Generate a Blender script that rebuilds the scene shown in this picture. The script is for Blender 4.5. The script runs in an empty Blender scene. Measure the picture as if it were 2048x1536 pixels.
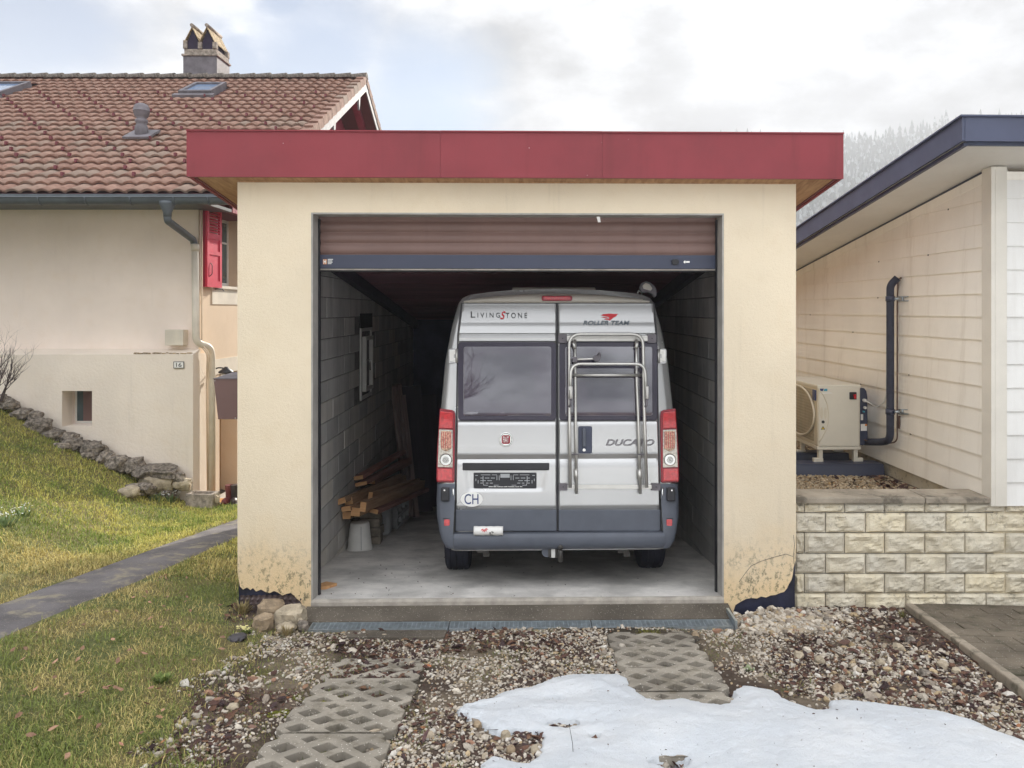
import bpy, bmesh, math, random
import numpy as np
from mathutils import Vector, Matrix, Euler, noise as mnoise

SC = bpy.context.scene
COL = SC.collection
R = math.radians
random.seed(7)
RNG = np.random.default_rng(11)

# ------------------------------------------------------------------ camera
F, CX, HY, H = 1540.0, 1080.0, 620.0, 2.24      # focal length (px of a 2048 wide frame), principal point, eye height
cam_d = bpy.data.cameras.new('camera')
cam = bpy.data.objects.new('camera', cam_d)
COL.objects.link(cam)
cam_d.sensor_fit = 'HORIZONTAL'
cam_d.sensor_width = 36.0
cam_d.lens = F / 2048 * 36.0
cam_d.shift_x = -(CX - 1024) / 2048
cam_d.shift_y = -(768 - HY) / 2048
cam_d.clip_start = 0.05
cam_d.clip_end = 4000
cam.location = (0, 0, H)
cam.rotation_euler = (R(90), 0, 0)
SC.camera = cam

# ------------------------------------------------------------------ light
SUN_AZ, SUN_EL = 14.5, 22.0          # degrees right of the view axis, above the horizon
sd = Vector((math.sin(R(SUN_AZ)) * math.cos(R(SUN_EL)), math.cos(R(SUN_AZ)) * math.cos(R(SUN_EL)), math.sin(R(SUN_EL))))
sun_d = bpy.data.lights.new('sun', 'SUN')
sun_d.energy = 5.0
sun_d.angle = R(0.6)
sun_d.color = (1.0, 0.93, 0.82)
sun = bpy.data.objects.new('sun', sun_d)
COL.objects.link(sun)
sun.rotation_euler = (-sd).to_track_quat('-Z', 'Y').to_euler()
sun.location = (20, 30, 40)

world = bpy.data.worlds.new('World')
SC.world = world
world.use_nodes = True
wn, wl = world.node_tree.nodes, world.node_tree.links
wn.clear()


def wnode(t, **kw):
    n = wn.new(t)
    for k, v in kw.items():
        setattr(n, k, v)
    return n


def wmath(op, a, b=None, c=None, clamp=False):
    n = wnode('ShaderNodeMath', operation=op, use_clamp=clamp)
    for i, v in enumerate((a, b, c)):
        if v is None:
            continue
        if isinstance(v, (int, float)):
            n.inputs[i].default_value = v
        else:
            wl.new(v, n.inputs[i])
    return n.outputs[0]


def wvmath(op, a, b=None):
    n = wnode('ShaderNodeVectorMath', operation=op)
    for i, v in enumerate((a, b)):
        if v is None:
            continue
        if isinstance(v, (tuple, list, Vector)):
            n.inputs[i].default_value = v
        else:
            wl.new(v, n.inputs[i])
    return n


tc = wnode('ShaderNodeTexCoord')
DIR = tc.outputs['Generated']
sepd = wnode('ShaderNodeSeparateXYZ')
wl.new(DIR, sepd.inputs[0])
elev = wmath('MAXIMUM', sepd.outputs[2], 0.0)
den = wmath('ADD', elev, 0.30)
inv = wmath('DIVIDE', 1.0, den)
sc_ = wvmath('SCALE', DIR)
wl.new(inv, sc_.inputs['Scale'])
lay = sc_.outputs[0]                   # the cloud layer seen in perspective


def wnoise(scale, detail, rough, off):
    m = wvmath('ADD', lay, off)
    n = wnode('ShaderNodeTexNoise')
    n.inputs['Scale'].default_value = scale
    n.inputs['Detail'].default_value = detail
    n.inputs['Roughness'].default_value = rough
    wl.new(m.outputs[0], n.inputs['Vector'])
    return n.outputs[0]


def wramp(x, a, b):
    n = wnode('ShaderNodeMapRange', interpolation_type='SMOOTHSTEP')
    n.inputs[1].default_value, n.inputs[2].default_value = a, b
    wl.new(x, n.inputs[0])
    return n.outputs[0]


nz_big = wnoise(1.55, 9, 0.56, (3.1, 7.7, 1.0))
nz_mid = wnoise(3.4, 8, 0.6, (11.3, 2.2, 4.0))
sky = wnode('ShaderNodeTexSky', sky_type='NISHITA')
sky.sun_disc = False
sky.sun_elevation = R(SUN_EL)
sky.sun_rotation = R(SUN_AZ)
sky.altitude = 1000
sky.air_density = 1.2
sky.dust_density = 1.0
# a few gaps in the cloud deck
gap = None
for (gx, gy, rad) in ((625, 118, 0.13), (825, 215, 0.13), (30, 75, 0.14), (700, 235, 0.08), (480, 110, 0.06), (560, 10, 0.06)):
    d0 = Vector(((gx - CX) / F, 1, (HY - gy) / F)).normalized()
    dd = wvmath('DISTANCE', DIR, d0).outputs['Value']
    dd = wmath('MULTIPLY_ADD', wmath('SUBTRACT', nz_mid, 0.5), 0.16, dd)
    g = wmath('SUBTRACT', 1.0, wramp(dd, rad * 0.25, rad * 1.15))
    gap = g if gap is None else wmath('MAXIMUM', gap, g)
hole = wmath('SUBTRACT', 1.0, wramp(nz_big, 0.24, 0.36))
gap = wmath('MAXIMUM', wmath('MULTIPLY', gap, 0.97), hole)
cover = wmath('SUBTRACT', 1.0, gap, clamp=True)
# cloud brightness: denser bellies are greyer; an overcast deck is brighter overhead; forward glow towards the sun
bel = wramp(nz_mid, 0.34, 0.66)
bel2 = wramp(nz_big, 0.36, 0.66)
lum = wmath('MULTIPLY_ADD', bel, 2.75, 1.2)
lum = wmath('MULTIPLY_ADD', bel2, 1.35, lum)
grad = wmath('MULTIPLY_ADD', elev, 2.9, 0.36)
lum = wmath('MULTIPLY', lum, grad)
sdot = wvmath('DOT_PRODUCT', DIR, sd).outputs['Value']
glow = wmath('POWER', wmath('MAXIMUM', sdot, 0.0), 60.0)
lum = wmath('MULTIPLY', lum, wmath('MULTIPLY_ADD', glow, 0.35, 1.0))
# cloud opposite the sun, out of view, is brightened to light the facades
shd = wvmath('DOT_PRODUCT', DIR, Vector((sd.x, sd.y, 0)).normalized()).outputs['Value']
lum = wmath('MULTIPLY', lum, wmath('MULTIPLY_ADD', shd, -0.34, 1.0))
ccol = wvmath('SCALE', (0.965, 0.99, 1.03))
wl.new(lum, ccol.inputs['Scale'])
skyc = wvmath('MULTIPLY', sky.outputs[0], (0.50, 0.80, 1.15))
skyb = wvmath('SCALE', skyc.outputs[0])
skyb.inputs['Scale'].default_value = 0.33
mixs = wnode('ShaderNodeMix', data_type='RGBA')
wl.new(cover, mixs.inputs[0])
wl.new(skyb.outputs[0], mixs.inputs[6])
wl.new(ccol.outputs[0], mixs.inputs[7])
bg = wnode('ShaderNodeBackground')
bg.inputs[1].default_value = 0.1
wl.new(mixs.outputs[2], bg.inputs[0])
wout = wnode('ShaderNodeOutputWorld')
wl.new(bg.outputs[0], wout.inputs[0])

SC.view_settings.view_transform = 'Standard'
SC.view_settings.look = 'None'
SC.view_settings.gamma = 1.0
SC.view_settings.use_curve_mapping = False
SC.view_settings.exposure = 1.10
SC.render.engine = 'CYCLES'
SC.cycles.use_denoising = True
SC.cycles.max_bounces = 8
SC.cycles.diffuse_bounces = 6
SC.cycles.volume_bounces = 1
SC.cycles.caustics_reflective = False
SC.cycles.caustics_refractive = False

# ------------------------------------------------------------------ surveying helpers
def P(px, py, Y):
    """point at depth Y metres that the camera sees at photo pixel (px, py)"""
    return Vector(((px - CX) / F * Y, Y, H - (py - HY) / F * Y))


class Plane:
    """a flat reference surface in a thing's own frame; hit() finds where the sight line of a photo pixel meets it"""
    def __init__(s, M, p0, n):
        s.Mi = M.inverted()
        s.p0, s.n = Vector(p0), Vector(n).normalized()
        s.o = s.Mi @ Vector((0, 0, H))

    def hit(s, px, py, off=0.0):
        d = s.Mi.to_3x3() @ Vector(((px - CX) / F, 1, -(py - HY) / F))
        t = (s.p0 - s.o).dot(s.n) / d.dot(s.n)
        return s.o + d * t + s.n * off


ID4 = Matrix.Identity(4)


# ------------------------------------------------------------------ numpy noise
def _h(ix, iy, seed):
    n = (ix.astype(np.int64) * 374761393 + iy.astype(np.int64) * 668265263 + seed * 974634777) & 0xffffffff
    n = ((n ^ (n >> 13)) * 1274126177) & 0xffffffff
    return ((n ^ (n >> 16)) & 0xffff) / 65535.0


def vnoise(x, y, seed=0):
    x, y = np.asarray(x, float), np.asarray(y, float)
    ix, iy = np.floor(x), np.floor(y)
    fx, fy = x - ix, y - iy
    fx, fy = fx * fx * (3 - 2 * fx), fy * fy * (3 - 2 * fy)
    a, b = _h(ix, iy, seed), _h(ix + 1, iy, seed)
    c, d = _h(ix, iy + 1, seed), _h(ix + 1, iy + 1, seed)
    return (a * (1 - fx) + b * fx) * (1 - fy) + (c * (1 - fx) + d * fx) * fy


def fbm(x, y, seed=0, oct=4):
    s, a, t = 0.0, 1.0, 0.0
    for k in range(oct):
        s = s + a * vnoise(np.asarray(x) * 2 ** k, np.asarray(y) * 2 ** k, seed + k * 17)
        t += a
        a *= 0.5
    return s / t


def sstep(x, a, b):
    t = np.clip((np.asarray(x, float) - a) / (b - a), 0, 1)
    return t * t * (3 - 2 * t)


# ------------------------------------------------------------------ objects
def tag(o, label=None, cat=None, group=None, kind=None):
    if label:
        o['label'] = label
    if cat:
        o['category'] = cat
    if group:
        o['group'] = group
    if kind:
        o['kind'] = kind
    return o


def empty(name, loc=(0, 0, 0), rot=(0, 0, 0), parent=None):
    o = bpy.data.objects.new(name, None)
    o.empty_display_size = 0.1
    o.location = loc
    o.rotation_euler = rot
    o.parent = parent
    COL.objects.link(o)
    return o


def thing(name, label, cat, loc=(0, 0, 0), rot=(0, 0, 0), group=None):
    return tag(empty(name, loc, rot), label, cat, group)


def frame(loc, rot):
    return Matrix.Translation(Vector(loc)) @ Euler(rot).to_matrix().to_4x4()


def link(name, me, parent=None, loc=None, rot=None):
    o = bpy.data.objects.new(name, me)
    if loc is not None:
        o.location = loc
    if rot is not None:
        o.rotation_euler = rot
    o.parent = parent
    COL.objects.link(o)
    return o


class MB:
    """collects shapes and links them as one mesh object"""
    def __init__(s):
        s.v, s.f, s.m, s.sm = [], [], [], []

    def add(s, vs, fs, mi=0, smooth=False):
        b = len(s.v)
        s.v.extend([tuple(v) for v in vs])
        for f in fs:
            s.f.append(tuple(i + b for i in f))
            s.m.append(mi)
            s.sm.append(smooth)
        return s

    def box(s, lo, hi, mi=0, M=None):
        (x0, y0, z0), (x1, y1, z1) = lo, hi
        vs = [Vector(c) for c in ((x0, y0, z0), (x1, y0, z0), (x1, y1, z0), (x0, y1, z0), (x0, y0, z1), (x1, y0, z1), (x1, y1, z1), (x0, y1, z1))]
        if M is not None:
            vs = [M @ v for v in vs]
        return s.add(vs, [(0, 3, 2, 1), (4, 5, 6, 7), (0, 1, 5, 4), (1, 2, 6, 5), (2, 3, 7, 6), (3, 0, 4, 7)], mi)

    def cbox(s, c, size, mi=0, M=None):
        c, h = Vector(c), Vector(size) / 2
        return s.box(c - h, c + h, mi, M)

    def prism(s, a, b, mi=0, smooth=False):
        """closed solid between two outlines of equally many points"""
        n = len(a)
        fs = [tuple(range(n))[::-1], tuple(range(n, 2 * n))]
        s.add(list(a) + list(b), fs, mi)
        k = len(s.v) - 2 * n
        for i in range(n):
            j = (i + 1) % n
            s.f.append((k + i, k + j, k + n + j, k + n + i))
            s.m.append(mi)
            s.sm.append(smooth)
        return s

    def flat(s, plane, pts, o0, o1, mi=0, smooth=False):
        """plate outlined by photo pixels on a reference plane, between two offsets along its normal"""
        a = [plane.hit(x, y, o0) for x, y in pts]
        b = [plane.hit(x, y) + plane.n * o1 for x, y in pts]
        return s.prism(a, b, mi, smooth)

    def ext(s, pts, axis, a, b, mi=0):
        """extrude a 2-D outline along an axis (0: outline is (y,z); 1: (x,z); 2: (x,y))"""
        def mk(p, t):
            return ((t, p[0], p[1]), (p[0], t, p[1]), (p[0], p[1], t))[axis]
        return s.prism([mk(p, a) for p in pts], [mk(p, b) for p in pts], mi)

    def tube(s, pts, r, seg=8, mi=0, cap=True, smooth=True):
        pts = [Vector(p) for p in pts]
        n = len(pts)
        rs = r if isinstance(r, (list, tuple)) else [r] * n
        t0 = (pts[1] - pts[0]).normalized()
        u = t0.orthogonal().normalized()
        vs = []
        for i, p in enumerate(pts):
            if i == 0:
                t = t0
            elif i == n - 1:
                t = (pts[i] - pts[i - 1]).normalized()
            else:
                t = ((pts[i + 1] - p).normalized() + (p - pts[i - 1]).normalized())
                t = t.normalized() if t.length > 1e-6 else t0
            u = (u - t * u.dot(t)).normalized()
            w = t.cross(u)
            for k in range(seg):
                a = 2 * math.pi * k / seg
                vs.append(p + (u * math.cos(a) + w * math.sin(a)) * rs[i])
        fs = []
        for i in range(n - 1):
            for k in range(seg):
                k2 = (k + 1) % seg
                fs.append((i * seg + k, i * seg + k2, (i + 1) * seg + k2, (i + 1) * seg + k))
        s.add(vs, fs, mi, smooth)
        if cap:
            b = len(s.v) - len(vs)
            s.f.append(tuple(b + k for k in range(seg))[::-1])
            s.m.append(mi); s.sm.append(False)
            s.f.append(tuple(b + (n - 1) * seg + k for k in range(seg)))
            s.m.append(mi); s.sm.append(False)
        return s

    def lathe(s, prof, seg=16, c=(0, 0, 0), mi=0, M=None, smooth=True, squash=1.0):
        vs, fs = [], []
        n = len(prof)
        for (r, z) in prof:
            for k in range(seg):
                a = 2 * math.pi * k / seg
                v = Vector((c[0] + r * math.cos(a), c[1] + r * math.sin(a) * squash, c[2] + z))
                vs.append(M @ v if M is not None else v)
        for i in range(n - 1):
            for k in range(seg):
                k2 = (k + 1) % seg
                fs.append((i * seg + k, i * seg + k2, (i + 1) * seg + k2, (i + 1) * seg + k))
        s.add(vs, fs, mi, smooth)
        b = len(s.v) - len(vs)
        s.f.append(tuple(b + k for k in range(seg))[::-1]); s.m.append(mi); s.sm.append(False)
        s.f.append(tuple(b + (n - 1) * seg + k for k in range(seg))); s.m.append(mi); s.sm.append(False)
        return s

    def grid(s, pts, mi=0, smooth=True, flip=False):
        """pts: rows of equally many points"""
        nr, nc = len(pts), len(pts[0])
        fs = []
        for i in range(nr - 1):
            for j in range(nc - 1):
                q = (i * nc + j, i * nc + j + 1, (i + 1) * nc + j + 1, (i + 1) * nc + j)
                fs.append(q[::-1] if flip else q)
        return s.add([p for row in pts for p in row], fs, mi, smooth)

    def mesh(s, name, mats):
        me = bpy.data.meshes.new(name)
        me.from_pydata(s.v, [], s.f)
        for m in (mats if isinstance(mats, (list, tuple)) else [mats]):
            me.materials.append(m)
        me.polygons.foreach_set('material_index', s.m)
        me.polygons.foreach_set('use_smooth', s.sm)
        me.update()
        return me

    def build(s, name, mats, parent=None, bevel=0.0, seg=2, smooth_angle=None, fix=True):
        me = s.mesh(name, mats)
        if fix:
            bm = bmesh.new()
            bm.from_mesh(me)
            bmesh.ops.recalc_face_normals(bm, faces=bm.faces)
            bm.to_mesh(me)
            bm.free()
        if smooth_angle is not None:
            me.polygons.foreach_set('use_smooth', [True] * len(me.polygons))
            me.set_sharp_from_angle(angle=R(smooth_angle))
        o = link(name, me, parent)
        if bevel:
            b = o.modifiers.new('bevel', 'BEVEL')
            b.width, b.segments, b.limit_method, b.angle_limit = bevel, seg, 'ANGLE', R(40)
            b.harden_normals = False
        return o


def rr(x0, y0, x1, y1, r, n=4):
    """rounded rectangle outline"""
    out = []
    for (cx, cy, a0) in ((x1 - r, y0 + r, -90), (x1 - r, y1 - r, 0), (x0 + r, y1 - r, 90), (x0 + r, y0 + r, 180)):
        for k in range(n + 1):
            a = R(a0 + 90 * k / n)
            out.append((cx + r * math.cos(a), cy + r * math.sin(a)))
    return out


def ell(cx, cy, rx, ry, n=20):
    return [(cx + rx * math.cos(2 * math.pi * k / n), cy + ry * math.sin(2 * math.pi * k / n)) for k in range(n)]


def arc_path(pts, r, n=5):
    """polyline with its inner corners rounded"""
    pts = [Vector(p) for p in pts]
    out = [pts[0]]
    for i in range(1, len(pts) - 1):
        a, b, c = pts[i - 1], pts[i], pts[i + 1]
        d1, d2 = (a - b), (c - b)
        rad = min(r, d1.length * .49, d2.length * .49)
        p, q = b + d1.normalized() * rad, b + d2.normalized() * rad
        for k in range(n + 1):
            t = k / n
            out.append(p * (1 - t) ** 2 + b * 2 * t * (1 - t) + q * t * t)
    out.append(pts[-1])
    return out


def raw_mesh(name, V, Fc, mat, kind=None, cols=None, parent=None, smooth=False, nper=3):
    """fast mesh from numpy arrays; Fc (n, nper)"""
    me = bpy.data.meshes.new(name)
    V = np.ascontiguousarray(V, dtype=np.float32)
    Fc = np.ascontiguousarray(Fc, dtype=np.int32)
    me.vertices.add(len(V))
    me.vertices.foreach_set('co', V.ravel())
    me.loops.add(Fc.size)
    me.loops.foreach_set('vertex_index', Fc.ravel())
    me.polygons.add(len(Fc))
    me.polygons.foreach_set('loop_start', np.arange(0, Fc.size, nper, dtype=np.int32))
    me.polygons.foreach_set('use_smooth', np.full(len(Fc), smooth))
    if cols is not None:
        at = me.attributes.new('col', 'FLOAT_COLOR', 'POINT')
        c4 = np.ones((len(V), 4), np.float32)
        c4[:, :3] = cols
        at.data.foreach_set('color', c4.ravel())
    me.update(calc_edges=True)
    me.validate()
    for m in (mat if isinstance(mat, (list, tuple)) else [mat]):
        me.materials.append(m)
    o = link(name, me, parent)
    if kind:
        o['kind'] = kind
    return o

# ------------------------------------------------------------------ materials
class NT:
    def __init__(s, name):
        s.m = bpy.data.materials.new(name)
        s.m.use_nodes = True
        s.n, s.l = s.m.node_tree.nodes, s.m.node_tree.links
        s.b = s.n['Principled BSDF']
        s.tc = None

    def new(s, t, **kw):
        n = s.n.new(t)
        for k, v in kw.items():
            setattr(n, k, v)
        return n

    def put(s, v, sock):
        if v is None:
            return
        if isinstance(v, (int, float)):
            sock.default_value = v
        elif isinstance(v, (tuple, list)):
            sock.default_value = (*v, 1.0) if len(v) == 3 and sock.type == 'RGBA' else v
        else:
            s.l.new(v, sock)

    def coord(s, kind='Object'):
        if s.tc is None:
            s.tc = s.new('ShaderNodeTexCoord')
        return s.tc.outputs[kind]

    def world(s):
        return s.new('ShaderNodeNewGeometry').outputs['Position']

    def noise(s, scale, detail=5, rough=.55, vec=None, dist=0.0, col=False):
        n = s.new('ShaderNodeTexNoise')
        n.inputs['Scale'].default_value = scale
        n.inputs['Detail'].default_value = detail
        n.inputs['Roughness'].default_value = rough
        n.inputs['Distortion'].default_value = dist
        s.l.new(vec if vec is not None else s.coord(), n.inputs['Vector'])
        return n.outputs[1 if col else 0]

    def vor(s, scale, vec=None, feature='F1', out=0):
        n = s.new('ShaderNodeTexVoronoi', feature=feature)
        n.inputs['Scale'].default_value = scale
        s.l.new(vec if vec is not None else s.coord(), n.inputs['Vector'])
        return n.outputs[out]

    def scale(s, v, k, off=(0, 0, 0)):
        n = s.new('ShaderNodeMapping')
        n.inputs['Scale'].default_value = k
        n.inputs['Location'].default_value = off
        s.l.new(v, n.inputs['Vector'])
        return n.outputs[0]

    def math(s, op, a, b=None, c=None, clamp=False):
        n = s.new('ShaderNodeMath', operation=op, use_clamp=clamp)
        for i, v in enumerate((a, b, c)):
            s.put(v, n.inputs[i])
        return n.outputs[0]

    def ramp(s, x, a, b, lo=0.0, hi=1.0):
        n = s.new('ShaderNodeMapRange', interpolation_type='SMOOTHSTEP')
        for i, v in enumerate((x, a, b, lo, hi)):
            s.put(v, n.inputs[i])
        return n.outputs[0]

    def mix(s, f, a, b, mode='MIX'):
        n = s.new('ShaderNodeMix', data_type='RGBA', blend_type=mode)
        s.put(f, n.inputs[0])
        s.put(a, n.inputs[6])
        s.put(b, n.inputs[7])
        return n.outputs[2]

    def xyz(s, v):
        n = s.new('ShaderNodeSeparateXYZ')
        s.l.new(v, n.inputs[0])
        return n.outputs

    def rnd(s):
        return s.new('ShaderNodeObjectInfo').outputs['Random']

    def hsv(s, col, h=.5, sat=1.0, val=1.0):
        n = s.new('ShaderNodeHueSaturation')
        s.put(h, n.inputs['Hue']); s.put(sat, n.inputs['Saturation']); s.put(val, n.inputs['Value'])
        s.put(col, n.inputs['Color'])
        return n.outputs[0]

    def bump(s, h, strength=.4, dist=.01, chain=None):
        n = s.new('ShaderNodeBump')
        n.inputs['Strength'].default_value = strength
        n.inputs['Distance'].default_value = dist
        s.l.new(h, n.inputs['Height'])
        if chain is not None:
            s.l.new(chain, n.inputs['Normal'])
        return n.outputs[0]

    def done(s, col, rough=.7, metal=0.0, normal=None, **kw):
        s.put(col, s.b.inputs['Base Color'])
        s.put(rough, s.b.inputs['Roughness'])
        s.put(metal, s.b.inputs['Metallic'])
        if normal is not None:
            s.l.new(normal, s.b.inputs['Normal'])
        for k, v in kw.items():
            s.put(v, s.b.inputs[k])
        return s.m


def dk(c, k):
    return tuple(x * k for x in c)


def simple(name, col, var=.18, scale=6.0, rough=.6, metal=0.0, bump=0.0, bscale=80, bdist=.004, rand=0.0, world=False, streak=0.0, specks=0.0, rvar=.2, **kw):
    t = NT(name)
    v = t.world() if world else t.coord()
    n = t.noise(scale, 6, .6, v)
    c = t.mix(t.ramp(n, .3, .7), dk(col, 1 - var), dk(col, 1 + var * .6))
    if rand:
        c = t.hsv(c, val=t.math('MULTIPLY_ADD', t.rnd(), 2 * rand, 1 - rand))
    if streak:
        w = t.world()
        s1 = t.ramp(t.noise(1.0, 6, .68, t.scale(w, (7, 7, .55))), .50, .80)
        s2 = t.ramp(t.noise(38, 5, .75, t.scale(w, (1, 1, .25))), .62, .74)
        c = t.mix(t.math('MULTIPLY', t.math('MAXIMUM', s1, t.math('MULTIPLY', s2, .8)), streak), c, (col[0] * .45, col[1] * .38, col[2] * .30))
    if specks:
        w = t.world()
        s3 = t.math('MULTIPLY', t.ramp(t.vor(9, w), .035, .02), t.ramp(t.noise(4, 2, .5, w), .5, .56))
        c = t.mix(t.math('MULTIPLY', s3, specks), c, (.75, .70, .68))
    nrm = t.bump(t.noise(bscale, 4, .6, v), bump, bdist) if bump else None
    rg = t.math('MULTIPLY_ADD', t.noise(scale * 2.3, 4, .6, v), rvar, rough - rvar / 2)
    return t.done(c, rg, metal, nrm, **kw)


def m_stucco(name, col, base_stain=True, z0=0.0, grain=170, stains=.5, bstr=.55, lum=1.0):
    t = NT(name)
    w = t.world()
    x, y, z = t.xyz(w)
    big = t.noise(.9, 5, .55, w)
    mid = t.noise(4.5, 6, .6, w)
    c = t.mix(t.ramp(big, .3, .7), dk(col, .93), dk(col, 1.04))
    c = t.mix(t.math('MULTIPLY', t.ramp(mid, .45, .8), .22), c, (col[0] * .86, col[1] * .78, col[2] * .66))
    # drip streaks below the eaves
    stv = t.scale(w, (9, 9, .7))
    st = t.ramp(t.noise(1.0, 5, .65, stv), .56, .80)
    c = t.mix(t.math('MULTIPLY', st, .16 * stains), c, dk(col, .45))
    if base_stain:
        zz = t.math('SUBTRACT', z, z0)
        damp = t.math('SUBTRACT', 1.0, t.ramp(t.math('MULTIPLY_ADD', t.noise(2.2, 5, .6, w), .9, t.math('SUBTRACT', zz, .45)), .0, .75))
        c = t.mix(t.math('MULTIPLY', damp, .55), c, (col[0] * .98, col[1] * .78, col[2] * .45))
        low = t.math('SUBTRACT', 1.0, t.ramp(zz, .10, .62))
        sp = t.ramp(t.noise(30, 8, .75, t.scale(w, (1, 1, .7))), .49, .62)
        gz = t.ramp(t.noise(2.6, 4, .55, w), .40, .54)
        c = t.mix(t.math('MULTIPLY', t.math('MULTIPLY', sp, low), t.math('MULTIPLY', gz, .8)), c, (.075, .075, .045))
    g1 = t.noise(grain, 4, .65, w)
    g2 = t.noise(grain * .22, 5, .6, w)
    h = t.math('MULTIPLY_ADD', g2, .8, g1)
    return t.done(c, .9, 0.0, t.bump(h, bstr, .006), **{'Specular IOR Level': .25})


def m_block(name, cols):
    t = NT(name)
    w = t.world()
    n = t.noise(3.2, 5, .6, w)
    st = t.ramp(t.noise(1.0, 6, .65, t.scale(w, (5, 5, .8))), .42, .72)
    c = t.mix(t.ramp(n, .3, .7), cols[0], cols[1])
    r = t.rnd()
    c = t.mix(t.ramp(r, .55, 1.0), c, cols[2])
    c = t.hsv(c, val=t.math('MULTIPLY_ADD', r, .22, .86))
    c = t.mix(t.math('MULTIPLY', st, .34), c, dk(cols[0], .42))
    nrm = t.bump(t.noise(120, 4, .7, w), .6, .004)
    return t.done(c, .92, 0, nrm, **{'Specular IOR Level': .2})


def m_splitface(name):
    t = NT(name)
    w = t.world()
    n = t.noise(5, 6, .62, w)
    c = t.mix(t.ramp(n, .25, .75), (.70, .62, .46), (.80, .74, .61))
    c = t.hsv(c, val=t.math('MULTIPLY_ADD', t.rnd(), .20, .88), sat=t.math('MULTIPLY_ADD', t.rnd(), .35, .85))
    d = t.ramp(t.noise(22, 8, .75, w), .52, .70)
    x, y, z = t.xyz(w)
    low = t.math('SUBTRACT', 1.0, t.ramp(z, -.15, .25))
    top = t.ramp(z, .40, .72)
    k = t.math('MULTIPLY_ADD', t.math('MAXIMUM', low, top), .42, .34)
    c = t.mix(t.math('MULTIPLY', d, k), c, (.10, .075, .05))
    h = t.math('MULTIPLY_ADD', t.noise(34, 6, .7, w), 1.0, t.noise(130, 4, .6, w))
    return t.done(c, .9, 0, t.bump(h, .8, .012), **{'Specular IOR Level': .2})


def m_tile(name, dark=0.0):
    t = NT(name)
    w = t.world()
    n = t.noise(7, 6, .65, w)
    c = t.mix(t.ramp(n, .3, .72), (.255, .142, .108), (.40, .25, .195))
    if dark:
        r = t.noise(4.8, 2, .5, w)
    else:
        r = t.rnd()
    c = t.mix(t.ramp(r, .45, 1.0), c, (.27, .20, .16))
    c = t.hsv(c, val=t.math('MULTIPLY_ADD', r, .24, .90))
    li = t.ramp(t.noise(24, 7, .72, w), .52, .66)
    c = t.mix(t.math('MULTIPLY', li, .45 + dark * .3), c, (.13, .11, .085))
    gy = t.ramp(t.noise(55, 5, .7, w), .60, .72)
    c = t.mix(t.math('MULTIPLY', gy, .35), c, (.45, .43, .36))
    return t.done(c, .88, 0, t.bump(t.noise(90, 5, .7, w), .5, .004), **{'Specular IOR Level': .25})


def m_wood(name, c0, c1, axis=0, scale=1.0, rough=.75, rand=.25, gray=None):
    t = NT(name)
    v = t.coord()
    k = [22, 22, 22]
    k[axis] = 1.6
    g = t.noise(scale, 7, .6, t.scale(v, tuple(k)), dist=.6)
    c = t.mix(t.ramp(g, .3, .7), c0, c1)
    if gray is not None:
        c = t.mix(t.math('MULTIPLY', t.ramp(t.noise(2.0, 5, .6, v), .4, .7), .7), c, gray)
    if rand:
        c = t.hsv(c, val=t.math('MULTIPLY_ADD', t.rnd(), 2 * rand, 1 - rand))
    return t.done(c, rough, 0, t.bump(g, .3, .004))


def m_asphalt(name, col, stone=(.42, .40, .36), sc=150, k=.35, moss=None):
    t = NT(name)
    w = t.world()
    c = t.mix(t.ramp(t.noise(2.4, 6, .6, w), .3, .7), dk(col, .75), dk(col, 1.3))
    s = t.ramp(t.vor(sc, w), .30, .14)
    sel = t.ramp(t.noise(sc * .55, 2, .5, w), .52, .6)
    c = t.mix(t.math('MULTIPLY', t.math('MULTIPLY', s, sel), k * 2), c, stone)
    if moss is not None:
        c = t.mix(t.math('MULTIPLY', t.ramp(t.noise(5, 7, .7, w), .50, .66), .75), c, moss)
    return t.done(c, .93, 0, t.bump(t.noise(sc, 4, .7, w), .7, .006), **{'Specular IOR Level': .25})


def m_vcol(name, rough=.85, vary=.0, vscale=40, bump=0.0, bscale=200, trans=0.0, spec=.25):
    t = NT(name)
    a = t.new('ShaderNodeAttribute', attribute_name='col').outputs['Color']
    w = t.world()
    if vary:
        a = t.hsv(a, val=t.math('MULTIPLY_ADD', t.ramp(t.noise(vscale, 6, .68, w), .25, .75), 2 * vary, 1 - vary))
    nrm = t.bump(t.noise(bscale, 5, .7, w), bump, .006) if bump else None
    return t.done(a, rough, 0, nrm, **{'Specular IOR Level': spec})


MAT = {}
MAT['stucco'] = m_stucco('stucco_cream', (.82, .705, .53), z0=-.05, stains=1.3, bstr=.8)
MAT['stucco_house'] = m_stucco('stucco_pink', (.90, .785, .70), base_stain=False, grain=60, stains=.8)
MAT['stucco_base'] = m_stucco('stucco_rough', (.82, .73, .63), base_stain=False, grain=26, stains=1.1, bstr=1.0)
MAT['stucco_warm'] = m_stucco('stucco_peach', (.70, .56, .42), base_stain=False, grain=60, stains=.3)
MAT['reveal'] = simple('reveal_concrete', (.42, .40, .37), .2, 5, .85, bump=.3)
MAT['bitumen'] = simple('bitumen', (.018, .020, .045), .5, 9, .55, bump=.6, bscale=40)
MAT['dimple'] = simple('dimple_sheet', (.095, .068, .066), .3, 14, .45)
MAT['red_metal'] = simple('red_painted_metal', (.235, .028, .038), .16, 1.1, .58, bump=.10, bscale=2.2, bdist=.02, streak=.30, specks=.8)
MAT['red_trim'] = simple('red_trim', (.17, .035, .045), .1, 4, .5)
MAT['soffit_wood'] = m_wood('soffit_wood', (.34, .17, .075), (.55, .33, .17), axis=1, rand=.1)
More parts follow.
